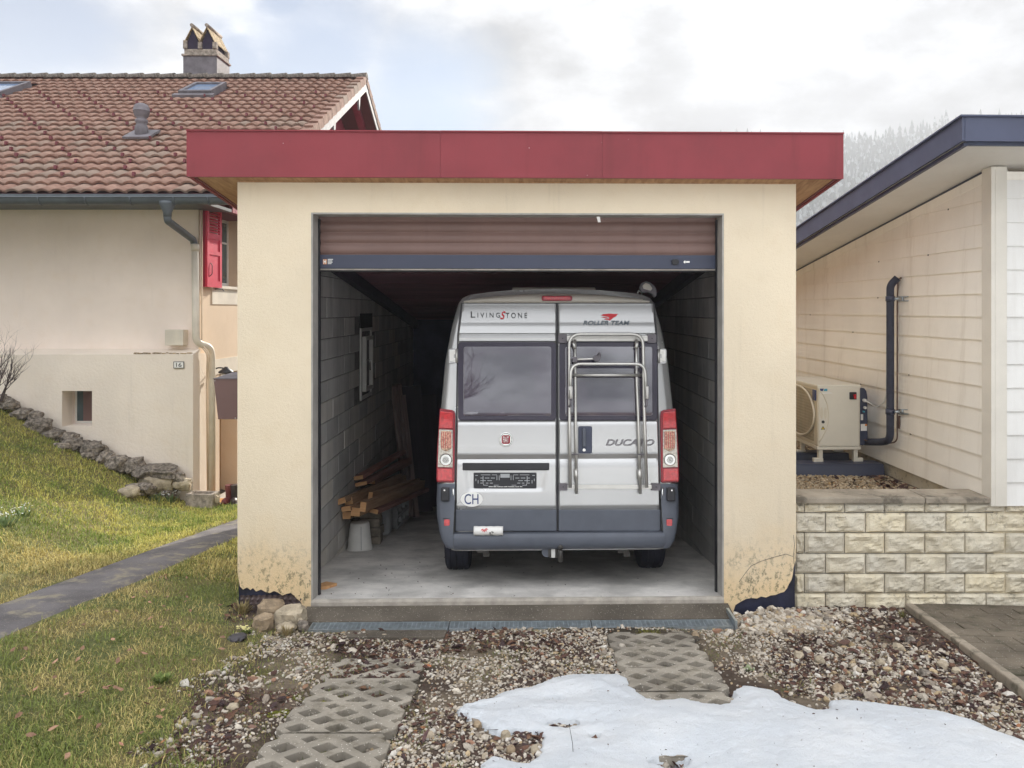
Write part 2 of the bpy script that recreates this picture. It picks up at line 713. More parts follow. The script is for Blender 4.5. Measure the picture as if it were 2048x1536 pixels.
MAT['block'] = m_block('cement_block', ((.46, .45, .435), (.56, .545, .52), (.56, .525, .47)))
MAT['mortar'] = simple('mortar', (.22, .21, .20), .25, 12, .95, bump=.4)
MAT['back_wall'] = simple('back_wall_shade', (.05, .055, .11), .3, 3, .9)  # dark blue of the unlit back put into the wall colour
MAT['ceil_plank'] = m_wood('ceiling_plank', (.22, .090, .12), (.33, .140, .165), axis=0, rand=.18)  # purple-brown stain, with the violet of interior shade mixed into it
MAT['concrete'] = m_asphalt('floor_concrete', (.62, .595, .56), (.70, .67, .63), 60, .10)
MAT['lip'] = simple('concrete_lip', (.42, .38, .33), .25, 9, .9, bump=.4)
MAT['apron'] = m_asphalt('apron_concrete', (.115, .098, .078), (.50, .47, .40), 95, .55)
MAT['slat'] = simple('shutter_slat', (.195, .115, .095), .10, 2, .48, streak=.25, specks=.5)
MAT['navy'] = simple('navy_metal', (.040, .048, .085), .10, 3, .42)
MAT['navy_roof'] = simple('navy_roof_metal', (.068, .078, .130), .10, 3, .45)
MAT['rubber'] = simple('rubber', (.03, .028, .03), .3, 30, .8)
MAT['galv'] = simple('galvanised_steel', (.46, .52, .56), .2, 18, .42, metal=.75)
MAT['drain_dark'] = simple('drain_inside', (.012, .014, .016), .3, 10, .8)
MAT['silver'] = simple('silver_paint', (.49, .49, .485), .015, 2, .27, metal=.6, rvar=.02, **{'Coat Weight': .5, 'Coat Roughness': .08})
MAT['spoiler'] = simple('beige_spoiler', (.52, .48, .42), .06, 3, .45)
MAT['van_dark'] = simple('grey_plastic', (.085, .095, .120), .10, 6, .5)
MAT['black'] = simple('black_plastic', (.014, .014, .018), .2, 9, .45)
MAT['tint'] = simple('tinted_window', (.052, .043, .070), .08, 2.5, .03, rvar=.01, **{'Specular IOR Level': 1.0, 'Coat Weight': 1.0, 'Coat IOR': 2.0, 'Coat Roughness': .02})
MAT['tint2'] = simple('tinted_blind', (.050, .048, .070), .08, 2.5, .03, rvar=.01, **{'Specular IOR Level': 1.0, 'Coat Weight': 1.0, 'Coat IOR': 2.0, 'Coat Roughness': .02})
MAT['tint_frame'] = simple('window_frame_acrylic', (.036, .030, .050), .12, 5, .15)
MAT['lens_red'] = simple('red_lens', (.55, .018, .025), .25, 40, .12, **{'Coat Weight': .6})
MAT['lens_dark'] = simple('dark_red_lens', (.27, .010, .022), .2, 20, .15)
MAT['lens_clear'] = simple('clear_lens', (.50, .46, .40), .35, 60, .15, metal=.3)
MAT['lens_amber'] = simple('amber_lens', (.56, .36, .24), .6, 70, .2)
MAT['chrome'] = simple('chrome', (.62, .62, .60), .1, 6, .22, metal=1.0)
MAT['alu'] = simple('brushed_aluminium', (.60, .585, .55), .08, 9, .38, metal=.8)
MAT['ink'] = simple('dark_print', (.022, .022, .026), .1, 6, .5)
MAT['ink_grey'] = simple('grey_print', (.075, .095, .115), .1, 6, .5)
MAT['red_print'] = simple('red_print', (.60, .012, .022), .1, 6, .45)
MAT['white'] = simple('white_print', (.80, .79, .76), .05, 6, .5)
MAT['tyre'] = simple('tyre_rubber', (.012, .013, .026), .3, 9, .75)  # blue of the dim interior put into the rubber colour
MAT['steel_dark'] = simple('dark_steel', (.07, .065, .06), .4, 14, .5, metal=.6)
MAT['pvc'] = simple('cream_pvc', (.68, .62, .52), .12, 3, .5)
MAT['anthracite'] = simple('anthracite_metal', (.085, .100, .115), .2, 4, .45)
MAT['roof_tile'] = m_tile('roof_tile')
MAT['roof_tile_far'] = m_tile('roof_tile_mass', .01)
MAT['ridge_tile'] = simple('ridge_tile_lichen', (.15, .125, .105), .65, 26, .92, bump=.6)
MAT['shutter'] = simple('red_shutter', (.62, .030, .075), .10, 6, .42)
MAT['shutter_dark'] = simple('shutter_edge', (.30, .015, .045), .10, 6, .5)
MAT['gable'] = simple('red_gable_boards', (.34, .045, .085), .2, 3, .7)
MAT['barge'] = simple('pale_bargeboard', (.27, .27, .30), .2, 6, .7)
MAT['glass'] = simple('window_glass', (.06, .095, .105), .3, 3, .05, **{'Specular IOR Level': .8})
MAT['glass_sky'] = simple('skylight_glass', (.20, .28, .42), .2, 3, .04, **{'Specular IOR Level': 1.0})
MAT['frame_white'] = simple('window_frame', (.66, .64, .60), .08, 6, .5)
MAT['zinc'] = simple('dull_sheet_metal', (.165, .150, .165), .3, 5, .75)
MAT['old_cement'] = simple('old_cement', (.34, .29, .24), .5, 14, .9, bump=.7, bscale=60, bdist=.01)
MAT['lichen'] = simple('lichen_tile', (.40, .30, .17), .6, 26, .92, bump=.6)
MAT['dark_hollow'] = simple('dark_hollow', (.022, .014, .040), .3, 8, .9)  # near-black for the shaded cap openings, also used for the cracks
MAT['brown_metal'] = simple('brown_metal', (.155, .088, .080), .08, 3, .45)
MAT['rock'] = simple('lichen_rock', (.235, .20, .165), .75, 22, .92, bump=.9, bscale=45, bdist=.015, rand=.18)
MAT['rock_pale'] = simple('pale_rock', (.44, .37, .27), .35, 11, .92, bump=.9, bscale=45, bdist=.012, rand=.1)
MAT['rock_buff'] = simple('buff_stone', (.33, .25, .165), .35, 16, .92, bump=.8, bscale=60, bdist=.01, rand=.14)
MAT['slate'] = simple('slate', (.055, .050, .056), .25, 8, .7, bump=.3)
MAT['siding'] = simple('siding_bounce_tint', (.91, .87, .79), .05, 1.5, .62, streak=.30, bump=.16, bscale=42, rand=.025)  # left wall copy of the boards, warm bounce light in its colour
MAT['siding_w'] = simple('white_siding', (.80, .79, .76), .05, 1.5, .6, streak=.16, bump=.16, bscale=42, rand=.025)
MAT['trim_w'] = simple('white_trim', (.72, .68, .60), .08, 2, .55)
MAT['soffit_w'] = simple('white_soffit', (.70, .67, .61), .06, 1.5, .6, streak=.12)
MAT['split'] = m_splitface('splitface_stone')
MAT['cap'] = m_asphalt('cap_stone', (.33, .285, .225), (.5, .45, .38), 70, .25, moss=(.075, .065, .05))
MAT['hp'] = simple('beige_enamel', (.66, .60, .48), .05, 2, .42)
MAT['hp_light'] = simple('beige_enamel_light', (.70, .66, .56), .05, 2, .4)
MAT['hp_grille'] = simple('grille_beige', (.40, .35, .26), .12, 6, .5)
MAT['blue'] = simple('blue_print', (.03, .05, .16), .1, 5, .4)
MAT['cyan'] = simple('cyan_print', (.05, .30, .42), .1, 5, .4)
MAT['yellow'] = simple('yellow_print', (.72, .52, .02), .1, 5, .5)
MAT['orange'] = simple('orange_print', (.72, .25, .03), .1, 5, .5)
MAT['insul'] = simple('pipe_insulation', (.032, .036, .060), .2, 18, .75, bump=.3)
MAT['copper'] = simple('brown_line', (.13, .075, .055), .2, 9, .5)
MAT['paver'] = m_asphalt('grid_paver_concrete', (.29, .26, .215), (.66, .62, .54), 75, .6, moss=(.15, .13, .095))
MAT['paver_dark'] = m_asphalt('yard_paver', (.15, .125, .095), (.55, .52, .45), 75, .34, moss=(.060, .058, .035))
MAT['kerb'] = m_asphalt('kerb_concrete', (.30, .255, .20), (.45, .42, .36), 90, .35, moss=(.08, .075, .05))
MAT['path'] = m_asphalt('old_asphalt', (.135, .125, .128), (.42, .39, .35), 110, .5, moss=(.30, .265, .19))
MAT['tim_end'] = m_wood('timber_end_grain', (.52, .26, .10), (.62, .36, .17), axis=0, rand=.12)
MAT['timber'] = m_wood('timber_side', (.30, .165, .09), (.46, .29, .17), axis=1, rand=.28)
MAT['timber_red'] = m_wood('timber_red', (.26, .11, .09), (.38, .18, .14), axis=1, rand=.2)
MAT['board_old'] = m_wood('weathered_board', (.24, .16, .15), (.42, .31, .28), axis=2, rand=.25)
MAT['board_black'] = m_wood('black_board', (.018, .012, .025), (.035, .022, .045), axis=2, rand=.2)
MAT['bucket'] = simple('white_plastic', (.66, .65, .62), .1, 5, .5)
MAT['bucket_grey'] = simple('grey_plastic_crate', (.38, .39, .40), .1, 5, .6)
MAT['old_paver'] = simple('stacked_paver', (.24, .205, .16), .35, 12, .92, bump=.6, rand=.15)
MAT['boot'] = simple('boot_rubber', (.05, .033, .033), .4, 10, .5)
MAT['boot_red'] = simple('boot_red', (.17, .035, .035), .3, 10, .5)
MAT['mat_orange'] = simple('orange_mat', (.50, .22, .06), .2, 10, .9)
MAT['door_wood'] = m_wood('door_wood', (.33, .18, .075), (.45, .27, .12), axis=2, rand=.08)
MAT['bark'] = simple('shrub_bark', (.085, .062, .062), .3, 12, .85)
MAT['soil'] = m_vcol('ground_soil', .95, .34, 30, .9, 150)
MAT['gravel'] = m_vcol('gravel_stones', .9, .16, 70, .4, 260)
MAT['blade'] = m_vcol('grass_blades', .75, .0, spec=.3)
MAT['litter'] = m_vcol('leaf_litter', .85, .22, 90, .3, 160)
t = NT('snow')
w_ = t.world()
c_ = t.mix(t.ramp(t.noise(2.2, 6, .6, w_), .35, .7), (.70, .735, .775), (.80, .82, .84))
dirt_ = t.ramp(t.noise(75, 5, .75, w_), .635, .72)
c_ = t.mix(t.math('MULTIPLY', dirt_, .6), c_, (.25, .22, .18))
h_ = t.math('MULTIPLY_ADD', t.noise(9, 6, .6, w_), 3.0, t.math('MULTIPLY', t.noise(120, 4, .75, w_), 1.3))
MAT['snow'] = t.done(c_, .72, 0, t.bump(h_, .8, .014), **{'Subsurface Weight': .0, 'Specular IOR Level': .35})
MAT['conifer'] = m_vcol('conifer_needles', .95)
MAT['hill'] = simple('hill_ground', (.075, .080, .070), .5, .03, .95, world=True)

# ------------------------------------------------------------------ the lie of the land (it falls about 7 degrees away from the camera)
STRIPS = (-1.015, 0.785)           # centre lines of the two rows of grid pavers


def ground_z(x, y, micro=True):
    x, y = np.asarray(x, float), np.asarray(y, float)
    yc = np.clip(y, -6, 15)
    z = -.08 + .125 * (5.6 - yc)
    z = z + .17 * (1 - sstep(x, -3.25, -1.7)) + .03 * sstep(x, 1.4, 2.2)
    S = -4.4 - np.clip(yc - 7.5, 0, 6) * .12
    k = .45 + .025 * np.clip(yc - 8, -4, 6)
    d = np.clip(S - x, 0, 60)
    d = np.where(d < .6, d * d / 1.2, d - .3)
    b = k * d
    z = z + np.where(b < 1.6, b, 1.6 + (b - 1.6) * .25 / (1 + .3 * (b - 1.6)))
    z = z + .46 * (np.clip(-2.5 - y, 0, 9) + .12 * np.clip(-11.5 - y, 0, 40))
    pit = sstep(x, -2.24, -2.2) * (1 - sstep(x, 1.86, 1.9)) * sstep(y, 6.02, 6.10) * (1 - sstep(y, 13.2, 13.3))
    z = z - .45 * pit
    if micro:
        near = (1 - sstep(np.abs(x), 9, 14)) * (1 - sstep(y, 12, 15)) * sstep(y, 0.5, 2)
        pw = 1 - sstep(np.abs(x + 3.63), .2, .5)
        z = z + near * (1 - pw) * ((fbm(x * 1.3, y * 1.3, 3, 3) - .5) * .055 + (fbm(x * 7, y * 7, 5, 3) - .5) * .020)
        for cx in STRIPS:
            m = (1 - sstep(np.abs(x - cx), .29, .36)) * sstep(y, 3.0, 3.1) * (1 - sstep(y, 5.42, 5.5))
            flat = -.08 + .125 * (5.6 - yc) + .03 * sstep(x, 1.4, 2.2)
            z = z * (1 - m) + (flat - .026 + (fbm(x * 9, y * 9, 8, 2) - .5) * .016) * m
    return z


def gz(x, y):
    return float(ground_z(np.array([x]), np.array([y]))[0])


def ground_hit(px, py):
    """where the sight line of a photo pixel meets the ground"""
    lo = .5
    Y = np.arange(.8, 40, .02)
    x = (px - CX) / F * Y
    d = (H - (py - HY) / F * Y) - ground_z(x, Y, False)
    i = int(np.argmax(d < 0))
    y = Y[i] if d[i] < 0 else 40
    return Vector(((px - CX) / F * y, y, gz((px - CX) / F * y, y)))


def photo_px(x, y, z):
    return CX + F * x / y, HY + F * (H - z) / y


def poly_sd(x, y, poly):
    """signed distance to a polygon, positive inside (numpy)"""
    n = len(poly)
    d = np.full(x.shape, 1e9)
    ins = np.zeros(x.shape, bool)
    for i in range(n):
        ax, ay = poly[i]
        bx, by = poly[(i + 1) % n]
        ex, ey = bx - ax, by - ay
        L = ex * ex + ey * ey + 1e-12
        t = np.clip(((x - ax) * ex + (y - ay) * ey) / L, 0, 1)
        d = np.minimum(d, np.hypot(x - ax - t * ex, y - ay - t * ey))
        c = (ay > y) != (by > y)
        xi = ax + (y - ay) / (by - ay + 1e-12) * ex
        ins ^= c & (x < xi)
    return np.where(ins, d, -d)


# edge of the lawn in front (photo pixels turned into ground points)
LAWN_PX = [(485, 1215), (492, 1262), (470, 1292), (440, 1330), (408, 1370), (385, 1420), (345, 1470), (305, 1536), (250, 1640), (-400, 2100),
           (-1500, 1700), (-900, 1000), (200, 990), (478, 1030)]
LAWN = []
for (a, b) in LAWN_PX[:9]:
    g = ground_hit(a, b)
    LAWN.append((g.x, g.y))
LAWN += [(-1.3, 1.5), (-30, 1.5), (-30, 14), (-5.0, 12.5), (-2.2, 12.5), (-2.33, 6.2)]


def lawn_sd(x, y):
    return poly_sd(x, y, LAWN) + (fbm(x * 3.1, y * 3.1, 21, 4) - .5) * .62


SNOW_PX = [(905, 1430), (930, 1412), (985, 1404), (1012, 1392), (1060, 1378), (1105, 1360), (1165, 1354), (1235, 1352), (1256, 1362), (1262, 1376), (1276, 1388),
           (1292, 1404), (1320, 1408), (1368, 1405), (1405, 1412), (1440, 1416), (1462, 1414), (1470, 1400), (1468, 1384), (1482, 1375), (1512, 1378), (1545, 1386),
           (1562, 1398), (1590, 1412), (1632, 1424), (1652, 1420), (1655, 1408), (1690, 1406), (1740, 1412), (1800, 1418), (1880, 1424), (1945, 1440),
           (1978, 1462), (2020, 1478), (2060, 1490), (2300, 1640), (2300, 1950), (900, 1950), (960, 1536), (985, 1520), (1012, 1524), (1050, 1530), (1080, 1515), (1088, 1490), (1075, 1474),
           (1040, 1464), (1000, 1470), (980, 1462), (950, 1450)]
SNOW = []
for (a, b) in SNOW_PX:
    yy = (1.592 + H * 0) / 1
    # driveway plane: z = .62 - .125 Y
    Y = (H - .62) / ((b - HY) / F - .125)
    SNOW.append(((a - CX) / F * Y, Y))


def plane_xy(a, b):
    Y = (H - .62) / ((b - HY) / F - .125)
    return ((a - CX) / F * Y, Y)


MELT = [plane_xy(*q) for q in ((1127, 1452), (1190, 1478), (1343, 1530), (1106, 1402), (1290, 1390), (957, 1420))]
MELT_R = [(.075, .045), (.02, .018), (.085, .05), (.05, .018), (.02, .02), (.035, .02)]


def snow_thick(x, y):
    d = poly_sd(x, y, SNOW)
    d = d + (fbm(x * 5, y * 5, 31, 3) - .5) * .07 + (fbm(x * 22, y * 22, 33, 2) - .5) * .026 + (fbm(x * 64, y * 64, 35, 2) - .5) * .016
    for (mx, my), (rx, ry) in zip(MELT, MELT_R):
        e = (np.hypot((x - mx) / rx, (y - my) / ry) - 1) * min(rx, ry)
        d = np.minimum(d, e + (fbm(x * 30, y * 30, 37, 2) - .5) * .03)
    return d


# the ground sheet
gx = np.concatenate([[-1600, -700, -300, -120, -60, -30], np.arange(-13, -4, .12), np.arange(-4, 4.2, .035), np.arange(4.25, 9, .2), [12, 30, 60, 120, 300, 700, 1600]])
gy = np.concatenate([[-1600, -500, -120, -50, -30, -20, -14, -12, -11, -10, -8, -6, -4, -3, -2, 0, 1.2], np.arange(2.0, 7.0, .035), np.arange(7.05, 14.5, .12), [15, 18, 25, 40, 80, 150, 300, 700, 1600]])
GX, GY = np.meshgrid(gx, gy)
GZ = ground_z(GX, GY)
GZ = np.where(GY > 14.6, np.minimum(GZ, -1.2 - np.clip(GY - 15, 0, 30) * .05), GZ)
V = np.stack([GX, GY, GZ], -1).reshape(-1, 3)
nr, nc = GX.shape
idx = np.arange(nr * nc).reshape(nr, nc)
Q = np.stack([idx[:-1, :-1], idx[:-1, 1:], idx[1:, 1:], idx[1:, :-1]], -1).reshape(-1, 4)
lsd = lawn_sd(GX, GY)
lw = sstep(lsd, -.10, .12)[..., None]
pat = sstep(fbm(GX * 2.6, GY * 2.6, 41, 4), .40, .62)[..., None]
soil = np.array((.068, .048, .036)) * (1 - pat) + np.array((.150, .118, .085)) * pat
redd = sstep(fbm(GX * 1.9, GY * 1.9, 43, 4), .50, .66)[..., None]
strip_ = (np.minimum(np.abs(GX - STRIPS[0]), np.abs(GX - STRIPS[1])) < .31)[..., None]
soil = np.where(strip_, np.array((.060, .048, .034)) * (.8 + .5 * pat), soil)
soil = soil * (1 - redd * .55) + np.array((.075, .040, .034)) * redd * .55
turf = np.array((.15, .125, .055)) * (1 - pat) + np.array((.105, .115, .040)) * pat
colr = soil * (1 - lw) + turf * lw
ground = raw_mesh('ground', V, Q, MAT['soil'], 'structure', colr.reshape(-1, 3), smooth=True, nper=4)

# asphalt path along the lawn
rows = []
ctr = [(-3.62, 1.5), (-3.63, 4.0), (-3.64, 5.5), (-3.62, 7.0), (-3.60, 8.5), (-3.56, 9.6), (-3.5, 11.0), (-3.45, 12.4)]
cy = np.array([c[1] for c in ctr]); cxx = np.array([c[0] for c in ctr])
pv = []
ys = np.arange(1.5, 12.4, .07)
us = np.linspace(-1, 1, 13)
for y in ys:
    cx = np.interp(y, cy, cxx)
    wl_ = .33 + .07 * (float(fbm(y * 2.1, 3.3, 51, 3)) - .5)
    wr_ = .30 + .07 * (float(fbm(y * 2.3, 8.3, 52, 3)) - .5)
    for u in us:
        x = cx + (u * wr_ if u > 0 else u * wl_)
        pv.append((x, y, 0))
pv = np.array(pv)
pv[:, 2] = ground_z(pv[:, 0], pv[:, 1], False) + .012 + np.tile(.012 * (1 - us ** 2), len(ys))
pv[:, 2] -= np.tile(np.where(np.abs(us) > .99, .03, 0), len(ys))
i2 = np.arange(len(pv)).reshape(len(ys), 13)
Q = np.stack([i2[:-1, :-1], i2[:-1, 1:], i2[1:, 1:], i2[1:, :-1]], -1).reshape(-1, 4)
raw_mesh('path', pv, Q, MAT['path'], 'structure', smooth=True, nper=4)

# ------------------------------------------------------------------ garage
GLOC, GROT = (-.1816, 5.95, 0), (0, 0, R(1.15))
GM = frame(GLOC, GROT)
GPL = Plane(GM, (0, 0, 0), (0, -1, 0))          # face of the front wall, normal to the camera


def gp(px, py, yl=0.0):
    v = Plane(GM, (0, yl, 0), (0, -1, 0)).hit(px, py)
    return (v.x, v.z)


garage = thing('garage', 'cream rendered garage with a flat red edged roof and half open brown roller door', 'garage', GLOC, GROT)
SL = .128                        # fall of floor and roof, metres per metre
GDEP = 7.1
xl, xr = gp(622, 800)[0], gp(1448, 800)[0]
XL, XR = gp(475, 800)[0], gp(1592, 800)[0]
ztop = gp(1000, 366)[1]
zo = gp(1000, 426)[1]

left_rag = [(478, 1150), (480, 1178), (486, 1184), (494, 1180), (501, 1185), (506, 1181), (512, 1188), (522, 1184), (531, 1189), (540, 1191), (548, 1187), (556, 1190), (565, 1196), (572, 1193),
            (581, 1191), (588, 1196), (594, 1203), (601, 1208), (606, 1220), (612, 1262)]
right_rag = [(1464, 1262), (1467, 1222), (1471, 1210), (1482, 1203), (1492, 1198), (1503, 1196), (1514, 1197), (1522, 1193), (1532, 1195), (1541, 1191), (1551, 1190), (1560, 1186), (1568, 1184),
             (1574, 1177), (1578, 1168), (1583, 1160), (1586, 1148), (1587, 1136), (1589, 1128), (1592, 1120)]
a = [gp(x, y - 5) for x, y in left_rag]
b = [gp(x, y) for x, y in right_rag]
out = [(XL, ztop), (XL, a[0][1])] + a[1:] + [(xl, a[-1][1]), (xl, zo), (xr, zo), (xr, b[0][1])] + b[:-1] + [(XR, b[-1][1]), (XR, ztop)]
w = MB()
# the rendered front is cut into three pieces that butt against each other
w.ext([(XL, zo), (XL, a[0][1])] + a[1:] + [(xl, a[-1][1]), (xl, zo)], 1, 0, .17)
w.ext([(xr, zo), (xr, b[0][1])] + b[:-1] + [(XR, b[-1][1]), (XR, zo)], 1, 0, .17)
w.ext([(XL, ztop), (XL, zo), (XR, zo), (XR, ztop)], 1, 0, .17)
w.build('front_wall', MAT['stucco'], garage)
# cracks in the render of the right pillar: thin dark grooves
cr = MB()
for pts in ([(1478, 1164), (1490, 1147), (1502, 1132), (1520, 1123), (1545, 1115), (1572, 1108), (1586, 1113)], [(1587, 1070), (1589, 1090), (1587, 1110), (1588, 1128)]):
    hh = [GPL.hit(x, y, .001) for x, y in pts]
    cr.tube(hh, .0016, 4, smooth=False)
cr.build('crack', MAT['dark_hollow'], garage)
MB().box((XL + .004, .014, -.5), (xl - .01, .16, gp(500, 1165)[1])).build('footing', MAT['bitumen'], garage)
MB().box((xr + .01, .014, -.5), (XR - .004, .16, gp(1500, 1110)[1])).build('footing', MAT['bitumen'], garage)
# dimpled drainage sheet laid bare at the foot of the left pillar
lo, hi = gp(480, 1240), gp(604, 1190)
nx, nz = 46, 22
rows = []
for j in range(nz + 1):
    row = []
    for i in range(nx + 1):
        x = lo[0] + (hi[0] - lo[0]) * i / nx
        z = lo[1] + (hi[1] - lo[1]) * j / nz
        bumpy = max(0, math.sin(i * math.pi / 2 + (j // 4 % 2) * math.pi / 2)) * max(0, math.sin(j * math.pi / 4) ** 2) * .02
        row.append((x, .008 - bumpy, z))
    rows.append(row)
MB().grid(rows, smooth=True).build('dimpled_sheet', MAT['dimple'], garage, fix=False)

# jambs and lintel of the opening
m = MB()
m.box((xl, .004, -.09), (xl + .012, .175, zo - .012))
m.box((xr - .012, .004, -.09), (xr, .175, zo - .012))
m.box((xl, .002, zo - .012), (xr, .175, zo))
m.build('door_reveal', MAT['reveal'], garage)
for s, x in ((1, xl + .012), (-1, xr - .012)):
    MB().box((min(x, x + s * .012), .155, -.05), (max(x, x + s * .012), .20, zo - .03)).build('guide_rail', MAT['black'], garage)

# side walls: a cast shell lined with cement blocks
def zroof(y, z0=3.21):
    return z0 - SL * .85 * y
xil, xir = -2.02 + .1816 + .022, 1.63 + .1816 + .018       # faces of the block lining
for s, x0, x1 in ((0, XL + .004, xil - .0501), (1, xir + .0501, XR - .004)):
    m = MB()
    m.ext([(.171, -.5), (GDEP + .2, -1.5), (GDEP + .2, zroof(GDEP + .2)), (.171, zroof(.171))], 0, x0, x1)
    m.build('side_wall', MAT['stucco'], garage)
BH, BL, ZC = .197, .48, 2.558
bid = 0
wx = Plane(GM, (0, 0, 0), (0, -1, 0))
WIN = (2.94, 3.52, 1.20, 2.03)       # little window in the left wall: y range, z range
for side in (0, 1):
    lin = MB()
    xa, xb = ((xil - .05, xil - .012) if side == 0 else (xir + .012, xir + .05))
    lin.ext([(.18, -.1), (GDEP, -1.0), (GDEP, 2.06), (.18, 2.90)], 0, xa, xb)
    inner = lin.build('inner_wall', MAT['mortar'], garage)
    rest = MB()
    for k in range(-8, 24):
        z1 = ZC - BH * k
        z0 = z1 - BH
        off = (k % 2) * BL / 2
        for c in range(0, 18):
            y0, y1 = .20 + (c - 1) * BL + off, .20 + c * BL + off
            y0 = max(y0, .20)
            y1 = min(y1, GDEP)
            if y1 - y0 < .05:
                continue
            fl, ce = -SL * (y0 + .0), 2.92 - .121 * y1
            if z1 < fl - .06 or z0 > ce + .04:
                continue
            if side == 0 and y1 > WIN[0] - .02 and y0 < WIN[1] + .02 and z1 > WIN[2] and z0 < WIN[3]:
                continue
            t = .0045
            px = random.uniform(-.0035, .0035)
            x0, x1 = ((xil - .04, xil + px) if side == 0 else (xir - px, xir + .04))
            lim = 5.6 if side == 0 else 4.2
            ch = .004
            bx = MB()
            def chamf(mb):
                s = 1 if side == 0 else -1
                xf, xk = (x1, x0) if side == 0 else (x0, x1)
                A = [(xk, y0 + t, z0 + t), (xk, y1 - t, z0 + t), (xk, y1 - t, z1 - t), (xk, y0 + t, z1 - t)]
                Bq = [(xf - s * ch, y0 + t, z0 + t), (xf - s * ch, y1 - t, z0 + t), (xf - s * ch, y1 - t, z1 - t), (xf - s * ch, y0 + t, z1 - t)]
                C = [(xf, y0 + t + ch, z0 + t + ch), (xf, y1 - t - ch, z0 + t + ch), (xf, y1 - t - ch, z1 - t - ch), (xf, y0 + t + ch, z1 - t - ch)]
                fs = []
                for q in (0, 4):
                    for i in range(4):
                        j = (i + 1) % 4
                        fs.append((q + i, q + j, q + 4 + j, q + 4 + i))
                fs.append((8, 9, 10, 11))
                mb.add(A + Bq + C, fs)
            if y0 < lim and bid < 292:
                chamf(bx)
                bx.build('block', MAT['block'], inner)
                bid += 1
            else:
                chamf(rest)
    if rest.v:
        o = rest.build('block_courses', MAT['block'], garage)
        o['kind'] = 'stuff'
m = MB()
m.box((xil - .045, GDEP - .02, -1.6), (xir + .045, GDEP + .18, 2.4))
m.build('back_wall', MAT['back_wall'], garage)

# window in the left wall, opened a crack
wi = MB()
y0, y1, z0, z1 = WIN
xw = xil - .005
wi.box((xw - .09, y0 - .02, z0), (xw + .012, y0 + .02, z1))
wi.box((xw - .09, y1 - .02, z0), (xw + .012, y1 + .02, z1))
wi.box((xw - .09, y0 + .02, z1 - .04), (xw + .012, y1 - .02, z1))
wi.box((xw - .09, y0 + .02, z0), (xw + .012, y1 - .02, z0 + .04))
win = wi.build('window', MAT['frame_white'], garage)
s = MB()
ys = y0 + .09
for yy in (ys, y1 - .10):
    s.box((xw, yy, z0 + .09), (xw + .045, yy + .045, z1 - .10))
s.box((xw, ys + .045, z1 - .145), (xw + .045, y1 - .10, z1 - .10))
s.box((xw, ys + .045, z0 + .09), (xw + .045, y1 - .10, z0 + .135))
s.build('sash', MAT['frame_white'], win)
h = MB()
h.tube(arc_path([(xw + .045, ys + .02, 1.66), (xw + .085, ys + .02, 1.66), (xw + .085, ys + .03, 1.54)], .02), .009, 6)
h.build('handle', MAT['chrome'], win)
MB().box((xw - .05, y0 + .02, z0 + .04), (xw - .04, y1 - .02, z1 - .04)).build('pane', MAT['glass'], win)
MB().box((xil - .02, y0 - .06, z1), (xil + .004, y1 + .06, z1 + .17)).build('window_lintel', MAT['rubber'], garage)

# ceiling planks and the plates they lie on
ceil = empty('ceiling', parent=garage)
pw = .205
n = int((GDEP - .2) / pw)
meshes = {}
for k in range(n):
    y0 = .20 + k * pw
    q = MB()
    dz = random.uniform(-.004, .004)
    zz = 2.92 - .121 * y0 + dz
    zq = 2.92 - .121 * (y0 + pw - .008) + dz
    q.prism([(xil - .045, y0, zz), (xil - .045, y0 + pw - .008, zq), (xil - .045, y0 + pw - .008, zq + .03), (xil - .045, y0, zz + .03)],
            [(xir + .045, y0, zz), (xir + .045, y0 + pw - .008, zq), (xir + .045, y0 + pw - .008, zq + .03), (xir + .045, y0, zz + .03)])
    q.build('plank', MAT['ceil_plank'], ceil)
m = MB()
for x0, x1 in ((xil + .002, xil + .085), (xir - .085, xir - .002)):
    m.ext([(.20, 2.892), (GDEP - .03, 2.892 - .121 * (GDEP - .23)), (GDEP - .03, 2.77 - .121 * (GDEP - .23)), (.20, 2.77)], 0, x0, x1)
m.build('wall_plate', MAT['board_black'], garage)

# floor slab with its front lip, then the dark apron
fs = GDEP
fl = MB()
fl.ext([(.03, .006), (fs, -SL * (fs - .03)), (fs, -SL * fs - .2), (.03, -.25)], 0, xil - .01, xir + .01)
fl.build('floor', MAT['concrete'], garage)
MB().ext([(-.002, -.010), (.004, .006), (.0295, .009), (.0295, -.2), (-.002, -.2)], 0, xl, xr).build('floor_lip', MAT['lip'], garage)
apron = MB()
apron.ext([(-.003, -.037), (-.226, -.066), (-.226, -.3), (-.003, -.3)], 0, xl - .03, xr + .03)
ap = apron.build('apron', MAT['apron'])
ap.location, ap.rotation_euler = GLOC, GROT
tag(ap, kind='structure')

